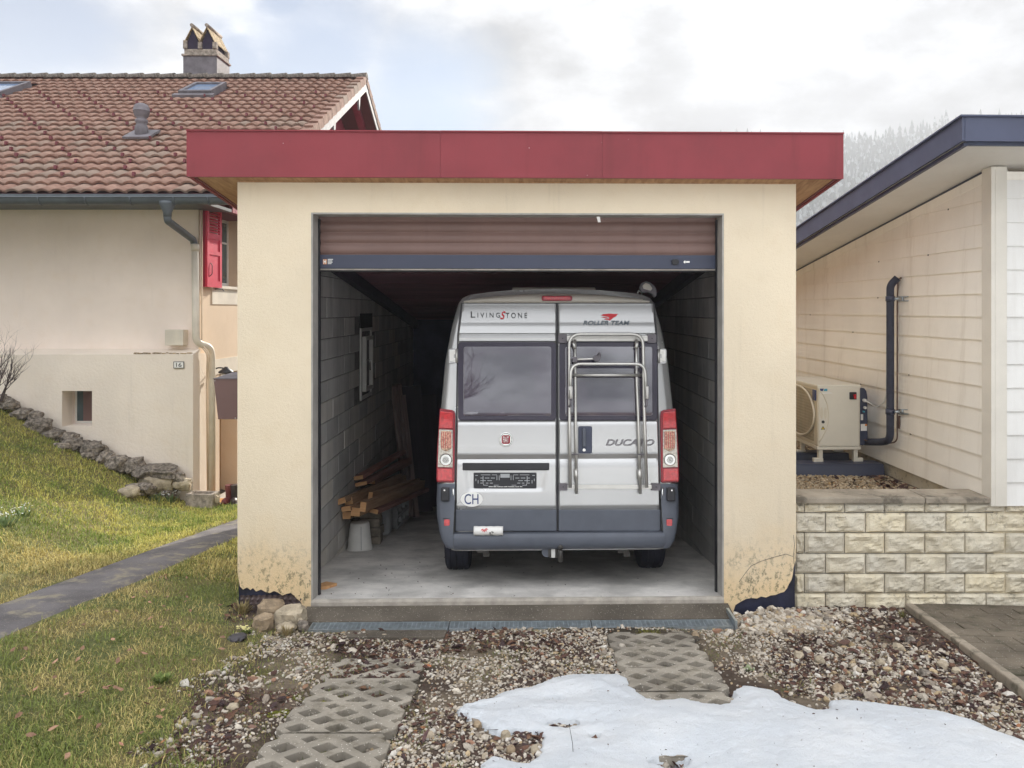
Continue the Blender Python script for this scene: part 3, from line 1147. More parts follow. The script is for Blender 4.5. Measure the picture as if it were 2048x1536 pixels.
# roof: three red fascia sheets in front, side fascias, wooden soffit
yf = -.17
zb, zt = gp(1030, 355.5, yf)[1], gp(1030, 265, yf)[1]
fx0, fx1 = gp(373, 300, yf)[0], gp(1687, 300, yf)[0]
s1, s2 = gp(880.5, 300, yf)[0], gp(1204.5, 300, yf)[0]
SR = .122
for (a0, a1, dy) in ((fx0, s1, 0), (s1 + .0015, s2 - .0015, -.0035), (s2, fx1, 0)):
    m = MB()
    m.box((a0, yf + dy, zb), (a1, yf + .03, zt))
    m.box((a0, yf + dy - .012, zt), (a1, yf + .06, zt + .010))
    m.build('front_fascia', MAT['red_metal'], garage)
for x0, x1 in ((fx0, fx0 + .025), (fx1 - .025, fx1)):
    m = MB()
    m.ext([(yf + .031, zb), (yf + .031, zt - .001), (GDEP + .5, zt - SR * (GDEP + .67)), (GDEP + .5, zb - SR * (GDEP + .67))], 0, x0, x1)
    m.build('side_fascia', MAT['red_metal'], garage)
    xx0, xx1 = (x1 + .001, x1 + .022) if x0 == fx0 else (x0 - .022, x0 - .001)
    m = MB()
    m.ext([(yf + .035, zb + .006), (yf + .035, zb + .06), (GDEP + .5, zb + .06 - SR * (GDEP + .67)), (GDEP + .5, zb + .006 - SR * (GDEP + .67))], 0, xx0, xx1)
    m.build('fascia_trim', MAT['red_trim'], garage)
m = MB()
yw = GDEP + .45
m.ext([(yf + .032, zb + .012), (yf + .032, zb + .05), (yw, zb + .05 - SR * (yw - yf)), (yw, zb + .012 - SR * (yw - yf))], 0, fx0 + .05, fx1 - .05)
m.build('soffit', MAT['soffit_wood'], garage)
m = MB()
m.ext([(yf + .03, zt - .02), (yf + .03, zt - .012), (yw, zt - .012 - SR * (yw - yf)), (yw, zt - .02 - SR * (yw - yf))], 0, fx0 + .02, fx1 - .02)
m.build('roof_deck', MAT['apron'], garage)
MB().box((XL + .01, -.012, ztop - .002), (XR - .01, .14, ztop + .012)).build('soffit_strip', MAT['soffit_wood'], garage)

# roller door: curved slats, navy bottom bar
door = empty('roller_door', parent=garage)
ysl = .19
lines = [430.5, 443.5, 466.0, 487.5, 509.8]
zs = [gp(1037, y, ysl)[1] for y in lines]
sx0, sx1 = xl + .014, xr - .014
for i in range(4):
    z1, z0 = zs[i], zs[i + 1]
    if i == 0:
        z1 = z0 + (zs[1] - zs[2])
    hgt = z1 - z0
    prof = []
    for k in range(9):
        u = k / 8
        prof.append((ysl - .013 * math.sin(math.pi * min(1, u * 1.06)) ** .7 + .002, z0 + .006 + (hgt - .006) * u))
    prof2 = [(y + .012, z) for y, z in prof[::-1]]
    q = MB()
    n = len(prof)
    vs = [(sx0, y, z) for y, z in prof] + [(sx1, y, z) for y, z in prof]
    q.add(vs, [(k, k + 1, n + k + 1, n + k) for k in range(n - 1)], 0, True)
    q.box((sx0, ysl + .003, z0), (sx1, ysl + .010, z0 + .008))
    q.build('slat', MAT['slat'], door, fix=False)
zb0, zb1 = gp(1037, 537.5, ysl - .01)[1], gp(1037, 510, ysl - .01)[1]
MB().box((sx0, ysl - .016, zb0), (sx1, ysl + .014, zb1)).build('bottom_bar', MAT['navy'], door, bevel=.004)
zr0 = gp(1037, 544, ysl)[1]
q = MB()
q.box((sx0, ysl - .008, zb0 - .012), (sx1, ysl + .008, zb0 - .001), 1)
q.tube([(sx0, ysl, zr0 + .008), (sx1, ysl, zr0 + .008)], .009, 8, 0)
q.build('bottom_seal', [MAT['rubber'], MAT['lip']], door)
BPL = Plane(GM, (0, ysl - .016, 0), (0, -1, 0))
MB().flat(BPL, rr(1343, 518.5, 1357, 530, 5), 0, .022).build('lock_knob', MAT['black'], door, bevel=.003)
q = MB()
q.flat(BPL, ell(1369.5, 524, 2.6, 2.6, 10), 0, .004)
q.flat(BPL, [(1370, 522.6), (1379, 522.2), (1379, 525.4), (1370, 525.6)], 0, .004)
q.build('key_escutcheon', MAT['chrome'], door)
q = MB()
q.flat(BPL, [(646, 518.5), (653.5, 518.5), (653.5, 528.5), (646, 528.5)], 0, .0015, 0)
q.flat(BPL, [(647, 519.2), (648.6, 519.2), (648.6, 522), (650.9, 522), (650.9, 519.2), (652.5, 519.2), (652.5, 527.8), (650.9, 527.8), (650.9, 524.8), (648.6, 524.8), (648.6, 527.8), (647, 527.8)], .0015, .0025, 1)
for k, (x1, y0, y1) in enumerate(((666, 518, 519.6), (664.5, 521, 522.8), (665, 524, 525.4), (663, 526.6, 528))):
    q.flat(BPL, [(655.5, y0), (x1, y0), (x1, y1), (655.5, y1)], 0, .001, 1)
q.build('maker_sticker', [MAT['orange'], MAT['white']], door)
q = MB()
tp = Plane(GM, (0, .006, 0), (0, -1, 0))
q.flat(tp, [(1193, 433.5), (1199.5, 433.5), (1201.5, 444.5), (1196, 444.5)], 0, .003)
q.build('tape_strip', MAT['frame_white'], garage)

# galvanised drain in front of the door, three gratings
drain = thing('drain_channel', 'galvanised slot drain with three grated lids across the garage threshold', 'drain', GLOC, GROT)
dx = [gp(619, 1247, -.3)[0], gp(898, 1247, -.3)[0], gp(1183, 1247, -.3)[0], gp(1464, 1247, -.3)[0]]
d0, d1, dz = -.364, -.230, -.069
m = MB()
m.box((dx[0], d0, dz - .10), (dx[3], d1, dz - .045))
m.build('channel', MAT['drain_dark'], drain)
for i in range(3):
    m = MB()
    a0, a1 = dx[i] + .004, dx[i + 1] - .004
    for (yy0, yy1) in ((d0, d0 + .012), (d1 - .012, d1)):
        m.box((a0, yy0, dz - .03), (a1, yy1, dz))
    for xx in (a0, a1 - .008):
        m.box((xx, d0 + .012, dz - .03), (xx + .008, d1 - .012, dz))
    nb = 6
    for k in range(nb):
        yy = d0 + .012 + (d1 - d0 - .024) * (k + .5) / nb
        m.box((a0 + .008, yy - .0035, dz - .026), (a1 - .008, yy + .0035, dz - .002))
    nb = int((a1 - a0) / .033)
    for k in range(1, nb):
        xx = a0 + (a1 - a0) * k / nb
        m.box((xx - .0028, d0 + .012, dz - .024), (xx + .0028, d1 - .012, dz - .003))
    m.build('grating', MAT['galv'], drain)
MB().box((dx[3] + .001, d0 - .01, dz - .06), (dx[3] + .02, d1 + .10, dz + .045)).build('end_plate', MAT['galv'], drain)

# ------------------------------------------------------------------ camper van
VLOC, VROT = (.141, 6.2, -.036), (R(-7.3), 0, R(1.5))
VM = frame(VLOC, VROT)
VK = .05
VPL = Plane(VM, (0, .085, .45), (0, -1, VK))      # the plane of the rear doors


def vp(px, py, off=0.0):
    return VPL.hit(px, py, off)


van = thing('camper_van', 'silver camper van parked in the garage with a tubular bike rack on its rear', 'camper van', VLOC, VROT)

# body: cross sections lofted from the tail forwards
sil = [(1100, 893, 1335), (1062, 882, 1350), (1000, 873, 1357.5), (965, 873, 1356), (900, 875.5, 1353.5), (818, 880, 1350), (720, 890.5, 1340.5), (650, 904, 1326), (612, 913.5, 1314), (604, 916, 1311)]
half = []
for y, x0, x1 in sil:
    a, b = vp(x0, y), vp(x1, y)
    half.append(((b.x - a.x) / 2, (a.z + b.z) / 2, (a.x + b.x) / 2))
VCX = sum(h[2] for h in half) / len(half)
hw = [(h[0], h[1]) for h in half]
ztopv = hw[-1][1]
hw += [(hw[-1][0] - .025, ztopv + .040), (hw[-1][0] - .075, ztopv + .066), (hw[-1][0] - .18, ztopv + .086), (hw[-1][0] - .40, ztopv + .104), (.0, ztopv + .116)]
hw[0] = (hw[0][0] - .02, hw[0][1])


def vsec(s, dx, zs=1.0, dzt=0.0):
    pts = []
    prof = [(max(0, x - dx * min(1, x / .5)), z) for x, z in hw]
    ring = [(x, z) for x, z in prof] + [(-x, z) for x, z in prof[-2::-1]]
    for x, z in ring:
        zz = .30 + (z - .30) * zs
        pts.append((VCX + x, .085 + VK * (z - .45) * max(0, 1 - s) + s, zz))
    return pts


m = MB()
secs = [vsec(-.004, .075), vsec(.012, .030), vsec(.045, .006), vsec(.10, 0), vsec(1.0, 0), vsec(4.2, 0), vsec(4.9, .03, .93), vsec(5.25, .10, .56), vsec(5.75, .16, .46)]
m.grid(secs, smooth=True)
m.f.append(tuple(range(len(secs[0])))); m.m.append(0); m.sm.append(False)
b0 = (len(secs) - 1) * len(secs[0])
m.f.append(tuple(b0 + k for k in range(len(secs[0])))); m.m.append(0); m.sm.append(False)
body = m.build('body', MAT['silver'], van, smooth_angle=45)
# floor pan
MB().box((VCX - .85, .35, .30), (VCX + .85, 5.6, .36)).build('floor_pan', MAT['black'], van)


# rear doors: pressed panels with a waist crease, a window recess and (left) a licence plate recess
def zof(y):
    return vp(1010, y).z


PROF = [(1062, .012), (1020, .014), (1012, .030), (985, .034), (950, .037), (934, .038), (926, .034), (918, .024), (908, .041), (890, .046), (850, .044), (845, .038), (840, .020), (836, .014), (688, .014),
        (684, .022), (682.5, .034), (678, .034), (671.5, .042), (670, .022), (668.3, .024), (667.2, .046), (655, .040), (645, .030), (630, .026), (609, .018)]
PROF = [(zof(y), o) for y, o in PROF]
PZ, PO = [p[0] for p in PROF], [p[1] for p in PROF]


def lerp_edge(tab, y):
    ys = [t[0] for t in tab]
    return float(np.interp(y, ys[::-1] if ys[0] > ys[-1] else ys, [t[1] for t in (tab[::-1] if ys[0] > ys[-1] else tab)]))


EL = [(607.5, 924), (668, 916.5), (690, 915.5), (840, 914), (965, 911.5), (1062, 910.5)]
EM0 = [(607.5, 1113.0), (1062, 1113.8)]
EM1 = [(607.5, 1115.6), (1062, 1116.4)]
ER = [(607.5, 1307), (668, 1311.5), (690, 1312.5), (840, 1315), (965, 1318.5), (1062, 1320.5)]
zsamp = sorted(set([round(float(v), 4) for v in np.linspace(zof(1062), zof(608), 90)] + [round(z, 4) for z in PZ]))
pc = vp(1011, 955)
rec_hw, rec_hh = (vp(1098, 955).x - vp(925, 955).x) / 2, (vp(1011, 926).z - vp(1011, 980.5).z) / 2


def recess(x, z):
    u = abs(x - pc.x) / (rec_hw * (1 - .10 * (pc.z + rec_hh - z) / (2 * rec_hh)))
    v = (z - pc.z) / rec_hh
    d = max(u, abs(v)) if (u < .9 or abs(v) < .8) else ((u ** 8 + abs(v) ** 8) ** .125)
    t = min(1, max(0, (1.0 - d) / .10))
    return t * t * (3 - 2 * t) * .017


def door_panel(e0, e1, mat, rec):
    rows = []
    for z in zsamp:
        y = 1062 - (z - zsamp[0]) / (zsamp[-1] - zsamp[0]) * (1062 - 608)
        # pixel row for this height (nearly linear, refined once)
        for _ in range(3):
            y += (vp(1010, y).z - z) / (vp(1010, 700).z - vp(1010, 900).z) * 200
        a, b = vp(lerp_edge(e0, y), y), vp(lerp_edge(e1, y), y)
        o = float(np.interp(z, PZ, PO))
        row = []
        n = 44
        us = [0, .006, .016] + [.016 + .968 * k / n for k in range(1, n)] + [.984, .994, 1]
        for u in us:
            x = a.x + (b.x - a.x) * u
            e = min(u, 1 - u) * (b.x - a.x)
            oo = o * min(1, .3 + e / .012) - (.012 if e < 1e-6 else 0)
            if rec:
                oo -= recess(x, z)
            row.append((x, .085 + VK * (z - .45) - oo, z))
        rows.append(row)
    q = MB()
    q.grid(rows)
    # returned edges so that the door is a closed pressing
    ring = rows[0] + [r[-1] for r in rows[1:]] + rows[-1][::-1][1:] + [r[0] for r in rows[::-1]][1:-1]
    back = [(x, y + .03, z) for x, y, z in ring]
    n = len(ring)
    q.add(ring + back, [(k, (k + 1) % n, n + (k + 1) % n, n + k) for k in range(n)])
    return q.build('rear_door', mat, van, smooth_angle=38)


door_l = door_panel(EL, EM0, MAT['silver'], True)
door_r = door_panel(EM1, ER, MAT['silver'], False)
door_r['label'] = 'right rear door, carrying the handle and the bike rack'
# dark gap between and around the doors
q = MB()
gapo = [(922, 606.2), (1309, 606.2), (1314.5, 670), (1317.5, 840), (1322.6, 1063.5), (908.6, 1063.5), (911.5, 840), (914.3, 670)]
q.flat(VPL, gapo, -.004, .004)
q.build('door_seal', MAT['black'], van)

# windows: tinted acrylic in a dark frame with rounded corners
for (dr, x0, x1, xx0, xx1, bl) in ((door_l, 916.5, 1112, 927.5, 1102.5, (962, 1067)), (door_r, 1118, 1313.5, 1129.5, 1303.5, (1172, 1264))):
    q = MB()
    q.flat(VPL, rr(x0, 685, x1, 841, 7), .010, .040)
    wf = q.build('window', MAT['tint_frame'], dr, bevel=.006, seg=3)
    q = MB()
    q.flat(VPL, rr(xx0, 694.5, xx1, 832.5, 5), .036, .0445)
    q.build('pane', MAT['tint'], dr, bevel=.004, seg=3)
    # the rolled shade seen behind the tinted pane sits in it as a fractionally raised pad
    q = MB()
    q.flat(VPL, rr(bl[0], 709, bl[1], 804, 15, 6), .0440, .0452)
    q.build('window_shade', MAT['tint2'], dr)

# dark cladding along the foot of the doors
for dr, x0, x1 in ((door_l, 911.8, 1112.8), (door_r, 1117.2, 1319.6)):
    q = MB()
    q.flat(VPL, [(x0, 1019), (x1, 1019), (x1, 1061.5), (x0 - .6, 1061.5)], .008, .036)
    q.build('lower_cladding', MAT['van_dark'], dr, bevel=.006, seg=2)

# tail lamps
for s in (-1, 1):
    def mx(x):
        return x if s < 0 else 2230.5 - x
    L = empty('tail_lamp', parent=van)
    q = MB()
    outl = [(880, 817), (904, 820), (909.5, 823), (911, 832), (910, 905), (909.5, 963), (907, 965.5), (874.5, 964.5), (873, 958), (874.5, 900)]
    q.flat(VPL, [(mx(x), y) for x, y in outl], -.06, .028)
    q.build('housing', MAT['lens_dark'], L, bevel=.008, seg=3)
    def seg(name, pts, mat, o1=.040, bev=.005):
        q = MB()
        q.flat(VPL, [(mx(x), y) for x, y in pts], .02, o1)
        return q.build(name, mat, L, bevel=bev, seg=2)
    seg('red_lens', [(881.5, 822.5), (903.5, 825), (907, 828), (906.5, 857.5), (879, 856.5)], MAT['lens_red'], .044)
    seg('red_lens', [(876, 937), (905.5, 938), (906, 962), (875.5, 961.5)], MAT['lens_red'], .040)
    seg('clear_lens', [(879, 859), (906, 860), (906, 935), (876, 934)], MAT['lens_clear'], .036, .004)
    seg('amber_lens', [(883, 862), (903, 862.5), (903.5, 897), (894, 903), (884, 899), (881.5, 885)], MAT['lens_amber'], .043)
    q = MB()
    c = vp(mx(892.5), 919.5, .036)
    for r0, r1 in ((.052, .044), (.036, .028), (.020, .010)):
        ring = [VPL.p0 * 0 + c + Vector((math.cos(t) * r0, 0, math.sin(t) * r0)) for t in [2 * math.pi * k / 20 for k in range(20)]]
        ring2 = [c + Vector((math.cos(t) * r1, -.008, math.sin(t) * r1)) for t in [2 * math.pi * k / 20 for k in range(20)]]
        q.prism(ring, ring2)
    q.build('reversing_lens', MAT['chrome'], L)
    q = MB()
    for k in range(9):
        y = 826 + k * 3.4
        q.flat(VPL, [(mx(882), y), (mx(905.5), y + .4), (mx(905.5), y + 1.5), (mx(882), y + 1.1)], .042, .0465)
    for k in range(6):
        x = 884 + k * 3.6
        q.flat(VPL, [(mx(x), 864), (mx(x + 1.1), 864), (mx(x + 1.1), 897), (mx(x), 896)], .040, .0455)
    q.build('lens_ribs', MAT['lens_red'], L)
    # corner bumper with rubber stop and red reflector
    q = MB()
    rowz = []
    for y, xo, xi, dy in ((967, 872.6, 911, .03), (1000, 871.5, 910.5, .045), (1030, 872.8, 909.5, .062), (1060, 878, 908, .08), (1078, 883, 908, .088), (1092, 892, 908, .078), (1094.5, 897, 908, .05)):
        a, b2 = vp(mx(xo), y), vp(mx(xi), y)
        ro = []
        for u, d in ((-.02, .45), (0, .16), (.03, .055), (.12, .006), (.3, -.012), (1, -.014)):
            x = a.x + (b2.x - a.x) * u
            if u == -.02:
                x = a.x + .02 * s * -1 * -1
            ro.append((x if u > -.01 else a.x, .085 + VK * (a.z - .45) - dy + d, a.z))
        rowz.append(ro)
    q.grid(rowz)
    q.build('corner_bumper', MAT['van_dark'], van, smooth_angle=50)
    q = MB()
    q.flat(VPL, [(mx(x), y) for x, y in rr(883.5, 974, 900, 1001, 2.5)], .03, .085)
    stp = q.build('door_stop', MAT['black'], van, bevel=.008, seg=2)
    q = MB()
    q.flat(VPL, ell(mx(891), 979.5, 1.7, 1.7, 8), .085, .089)
    q.build('screw', MAT['chrome'], stp)
    q = MB()
    q.flat(VPL, [(mx(x), y) for x, y in rr(887.5, 1034.5, 903, 1052, 2)], .03, .078, 0)
    rf = q.build('reflector_frame', MAT['black'], van)
    q = MB()
    q.flat(VPL, [(mx(x), y) for x, y in rr(890, 1037, 901.2, 1050.2, 2)], .078, .086, 0)
    q.build('reflector', MAT['lens_red'], rf, bevel=.003)
    # hinges
    for (ya, yb, k) in ((697, 727, 0), (978, 1000, 1)):
        hgx = 897 if k == 0 else 905
        q = MB()
        if k == 0:
            q.flat(VPL, [(mx(x), y) for x, y in rr(hgx, ya, hgx + 15, yb + 1, 4)], -.03, .006)
        hp_ = q.build('hinge_recess', MAT['silver'], van, bevel=.006) if k == 0 else None
        q = MB()
        if k == 0:
            q.flat(VPL, [(mx(x), y) for x, y in ((900, 701), (916, 699), (916, 708), (908, 709), (908, 716), (916, 717), (916, 726), (900, 723))], .004, .016, 0)
            for yy in (704.5, 720.5):
                q.flat(VPL, ell(mx(904.5), yy, 2.6, 2.6, 10), .016, .026, 0)
            a, b2 = vp(mx(914), 699, .024), vp(mx(914), 726, .024)
            q.tube([a, b2], .012, 8)
            q.build('hinge', MAT['alu'], hp_)
        else:
            a, b2 = vp(mx(907.5), 975, .045), vp(mx(907.5), 999, .045)
            q.tube([a, b2], .010, 8)
            q.flat(VPL, [(mx(905), 975), (mx(911), 975), (mx(911), 999), (mx(905), 999)], .0, .042)
            q.build('hinge', MAT['chrome'], van)

# bumper step bar
q = MB()
rowz = []
for y, dy in ((1063.5, .02), (1064.5, .095), (1069, .108), (1073, .112), (1085, .110), (1093, .095), (1097, .07), (1098.5, .02)):
    a, b2 = vp(908.5, y), vp(1327, y)
    rowz.append([(a.x + (b2.x - a.x) * u, .085 + VK * (a.z - .45) - dy + (0.008 if u in (0, 1) else 0), a.z) for u in (0, .01, .25, .5, .75, .99, 1)])
q.grid(rowz)
q.build('rear_bumper', MAT['van_dark'], van, smooth_angle=35)

# roof end: beige spoiler with the third brake lamp, roof hatch behind, reversing camera pod
q = MB()
rowz = []
yb = vp(1113, 606).z
for k, (y, dy) in enumerate(((606.3, .012), (604.5, .048), (601, .055), (594, .045), (588, .015), (585.5, -.06), (585.5, -.25))):
    row = []
    for u in np.linspace(-1, 1, 15):
        xx = 1113 + u * (185 if k < 3 else 172)
        lift = (1 - abs(u) ** 2.2)
        yy = 604.5 - (604.5 - y) * (.35 + .65 * lift) if k > 1 else y
        p = vp(xx, yy)
        row.append((p.x, .085 + VK * (p.z - .45) - dy * (.6 + .4 * lift), p.z))
    rowz.append(row)
q.grid(rowz)
sp_ = q.build('roof_spoiler', MAT['spoiler'], van, smooth_angle=60)
BR = MB().flat(VPL, rr(1083, 594, 1143.5, 604.4, 3.5), .03, .064).build('brake_lamp', MAT['lens_dark'], van, bevel=.004)
MB().flat(VPL, rr(1087, 596.2, 1139.5, 602.4, 2.5), .06, .070).build('lens', MAT['lens_red'], BR, bevel=.002)
HPL = Plane(VM, (0, .95, 2), (0, -1, 0))
q = MB()
q.flat(HPL, [(1022, 584), (1025, 574.5), (1190, 574.5), (1194, 584)], -.5, 0)
q.flat(HPL, [(1016, 588), (1018, 584), (1198, 584), (1200, 588)], -.55, .0, 0)
q.build('roof_hatch', MAT['spoiler'], van, bevel=.008)
q = MB()
CPL = Plane(VM, (0, .28, 2.4), (0, -1, 0))
q.flat(CPL, [(1277, 577), (1281, 568), (1290, 564.5), (1298, 567), (1307, 574), (1311, 582), (1311, 592), (1307, 597), (1303, 590), (1292, 586), (1283, 588), (1279, 584)], 0, .07)
pod = q.build('antenna_pod', MAT['zinc'], van, bevel=.012, seg=2)
q = MB()
q.flat(CPL, [(1282, 574), (1288, 568.5), (1296, 571), (1302, 579), (1299, 584), (1290, 582), (1284, 580)], .07, .082)
q.build('cap', MAT['spoiler'], pod, bevel=.006)
q = MB()
q.tube([CPL.hit(1281, 586, .04), CPL.hit(1275, 583, .05), CPL.hit(1273, 590, .05)], .005, 6)
q.tube([CPL.hit(1283, 586, .03), CPL.hit(1280, 596, .03)], .006, 6)
q.build('bracket', MAT['alu'], pod)


# printing and badges
def lettering(name, txt, x0, x1, ytop, ybot, mat, parent, off, shear=0.0, outline=False, bold=0.0, dep=.0015):
    cu = bpy.data.curves.new(name, 'FONT')
    cu.body = txt
    cu.shear = shear
    cu.extrude = .5
    if bold:
        cu.offset = bold
    if outline:
        cu.fill_mode = 'NONE'
        cu.bevel_depth = .035
        cu.extrude = 0
    ob = bpy.data.objects.new(name, cu)
    COL.objects.link(ob)
    bpy.context.view_layer.update()
    me = bpy.data.meshes.new_from_object(ob.evaluated_get(bpy.context.evaluated_depsgraph_get()))
    bpy.data.objects.remove(ob)
    n = len(me.vertices)
    co = np.empty(n * 3, np.float32)
    me.vertices.foreach_get('co', co)
    co = co.reshape(-1, 3)
    mn, mxx = co.min(0), co.max(0)
    A, Bq, C = vp(x0, ybot, off), vp(x1, ybot, off), vp(x0, ytop, off)
    u = (co - mn) / np.maximum(mxx - mn, 1e-6)
    out = np.array(A)[None] + u[:, :1] * np.array(Bq - A)[None] + u[:, 1:2] * np.array(C - A)[None] + u[:, 2:3] * np.array(VPL.n)[None] * dep
    me.vertices.foreach_set('co', out.astype(np.float32).ravel())
    me.update()
    me.materials.clear()
    me.materials.append(mat)
    return link(name, me, parent)


oT = .0335
lettering('lettering', 'L', 942, 951, 624.2, 636.2, MAT['ink'], door_l, oT)
lettering('lettering', 'I V I N G', 955.5, 1000, 626.6, 636.4, MAT['ink'], door_l, oT)
o = lettering('lettering', 'S', 1000.5, 1011.5, 624.0, 639.8, MAT['red_print'], door_l, oT, shear=.35, bold=.012)
o['label'] = 'large red italic letter S'
lettering('lettering', 'T O N E', 1011.5, 1054, 627.0, 637.4, MAT['ink'], door_l, oT)
lettering('lettering', 'ROLLER TEAM', 1165.5, 1258, 642.6, 651.6, MAT['ink_grey'], door_r, oT + .002, shear=.25, bold=.022)
q = MB()
EMO = oT - .004
for pts in ([(1201, 631.5), (1206, 629.6), (1216, 628.6), (1235, 629.2), (1231, 634), (1226, 636.5), (1219, 642.5), (1214.5, 640.5), (1218, 637.2), (1215, 634.8), (1208, 633.6)],
            [(1201.5, 635.6), (1207, 635.0), (1213, 636.0), (1217, 637.6), (1214, 638.6), (1208, 637.0)],
            [(1206, 639.6), (1211, 639.0), (1214.5, 639.6), (1216, 641.8), (1211, 640.8)]):
    q.flat(VPL, pts, EMO, EMO + .0025)
q.build('emblem', MAT['red_print'], door_r)
lettering('lettering', 'DUCATO', 1210, 1307, 878.5, 891.5, MAT['zinc'], door_r, .0455, shear=.3, outline=True, dep=.004)
q = MB()
q.flat(VPL, ell(1012, 879.2, 14.2, 14.6, 28), .030, .054, 0)
bad = q.build('badge', MAT['chrome'], door_l, bevel=.004)
q = MB()
q.flat(VPL, ell(1012, 879.2, 12.4, 12.8, 28), .054, .0555, 0)
q.build('badge_ring', MAT['ink'], door_l)
q = MB()
q.flat(VPL, ell(1012, 879.2, 11.4, 11.8, 28), .0555, .057, 1)
q.flat(VPL, rr(1003.4, 870.6, 1020.6, 888, 4), .057, .0585, 0)
q.build('badge_face', [MAT['lens_dark'], MAT['chrome']], door_l)
lettering('lettering', 'FIAT', 1006.4, 1017.6, 873.4, 885.0, MAT['white'], door_l, .0588)
q = MB()
q.flat(VPL, ell(944, 998, 22, 14.8, 32), .030, .0365, 0)
q.build('country_sticker', MAT['white'], door_l)
lettering('lettering', 'CH', 929.5, 957.5, 987.5, 1007.8, MAT['blue'], door_l, .0368, bold=.006)
# licence plate grip bar and empty plate holder
q = MB()
q.flat(VPL, rr(925.5, 925.5, 1098.5, 940.5, 2), .0, .040)
q.build('grip_bar', MAT['black'], door_l, bevel=.006)
q = MB()
q.flat(VPL, rr(947.5, 945, 1073, 976, 2), .005, .0265)
q.build('plate_holder', MAT['black'], door_l, bevel=.002)
q = MB()
random.seed(3)
def mirror(x):
    return 2 * 1010.3 - x
for (x0, y0, x1, y1) in ((962, 949, 981, 950), (984, 949, 994, 950), (961, 955.2, 967, 956.4), (970, 955.2, 979, 956.4), (982, 955.2, 990, 956.4), (961, 960.4, 972, 961.6), (975, 960.4, 984, 961.6), (965.8, 952, 967, 964.5),
                         (961, 965.3, 968, 966.5), (972, 965.3, 977, 966.5), (980, 965.3, 986, 966.5), (951, 950, 956, 951.2), (951.5, 957, 952.7, 962), (956, 960, 957.2, 966.5), (993.5, 950.5, 994.6, 960), (998, 950.5, 999.1, 960), (967, 967.5, 968.2, 970.5), (967, 969.6, 976, 970.6), (988, 969.6, 997.5, 970.6)):
    for f in (lambda x: x, mirror):
        a0, a1 = sorted((f(x0), f(x1)))
        q.flat(VPL, [(a0, y0), (a1, y0), (a1, y1), (a0, y1)], .0266, .028)
q.flat(VPL, [(1001, 947.5), (1019.5, 947.5), (1019.5, 955), (1001, 955)], .0266, .028)
q.build('plate_slots', MAT['bucket_grey'], door_l)
q = MB()
x = 978.0
random.seed(5)
for wd in (9, 7, 12, 9, 14, 8, 5):
    nn = int(wd / 1.6)
    for k in range(nn):
        hgt = random.choice((1.2, 1.5, 1.8))
        q.flat(VPL, [(x, 973.9 - hgt), (x + 1.1, 973.9 - hgt), (x + 1.1, 973.9), (x, 973.9)], .0266, .0278)
        x += 1.55
    x += 1.6
    if x > 1042:
        break
q.build('small_print', MAT['white'], door_l)
# door handle
q = MB()
q.flat(VPL, rr(1155.5, 852.5, 1183, 907, 4), .03, .056)
hd = q.build('handle', MAT['navy'], door_r, bevel=.006, seg=2)
q = MB()
q.flat(VPL, rr(1163.5, 857, 1170.5, 894, 2.5), .054, .080)
q.build('grip', MAT['van_dark'], door_r, bevel=.008, seg=2)
q = MB()
q.flat(VPL, ell(1167, 900, 3, 3, 12), .056, .064)
q.build('lock', MAT['chrome'], door_r)

# bike rack of aluminium tube, folded up against the right door
rack = empty('bike_rack', parent=van)
def tb(name, pts, r, o=0, rad=.05, mat='alu', seg=10):
    P3 = [vp(x, y, of) for x, y, of in pts]
    q = MB()
    q.tube(arc_path(P3, rad, 6), r, seg)
    return q.build(name, MAT[mat], rack)
TR = .0125
for y0, y1, x0, x1 in ((672, 686, 1117, 1309), (967, 979, 1118, 1317)):
    q = MB()
    q.flat(VPL, [(x0 + 12, y0 + 2), (x1 - 12, y0 + 2), (x1 - 12, y1 - 2), (x0 + 12, y1 - 2)], .046, .058)
    q.flat(VPL, [(x0 + 12, y0 + 3.4), (x1 - 12, y0 + 3.4), (x1 - 12, y0 + 5.2), (x0 + 12, y0 + 5.2)], .058, .064)
    q.flat(VPL, [(x0 + 12, y1 - 5.2), (x1 - 12, y1 - 5.2), (x1 - 12, y1 - 3.4), (x0 + 12, y1 - 3.4)], .058, .064)
    q.build('mounting_rail', MAT['alu'], rack)
    for xa, xb in ((x0 - 1, x0 + 16), (x1 - 16, x1 + 1)):
        q = MB()
        q.flat(VPL, rr(xa, y0 - 1, xb, y1 + 1.5, 2), .03, .068)
        q.flat(VPL, ell((xa + xb) / 2, (y0 + y1) / 2, 1.3, 1.3, 8), .068, .071, 1)
        q.build('clamp_block', [MAT['zinc'], MAT['ink']], rack, bevel=.003)
# main rails
tb('rail', [(1148.6, 682, .085), (1149, 760, .085), (1150, 850, .085), (1151.8, 986.5, .080)], TR)
tb('rail', [(1269.5, 682, .085), (1270.5, 760, .085), (1274, 850, .085), (1277.8, 986.5, .080)], TR)
# outer hoop
tb('outer_hoop', [(1138.7, 974, .115), (1137, 830, .125), (1136.5, 672.5, .125), (1281.5, 672.5, .125), (1284, 830, .125), (1289, 974, .115)], TR + .0012, rad=.10)
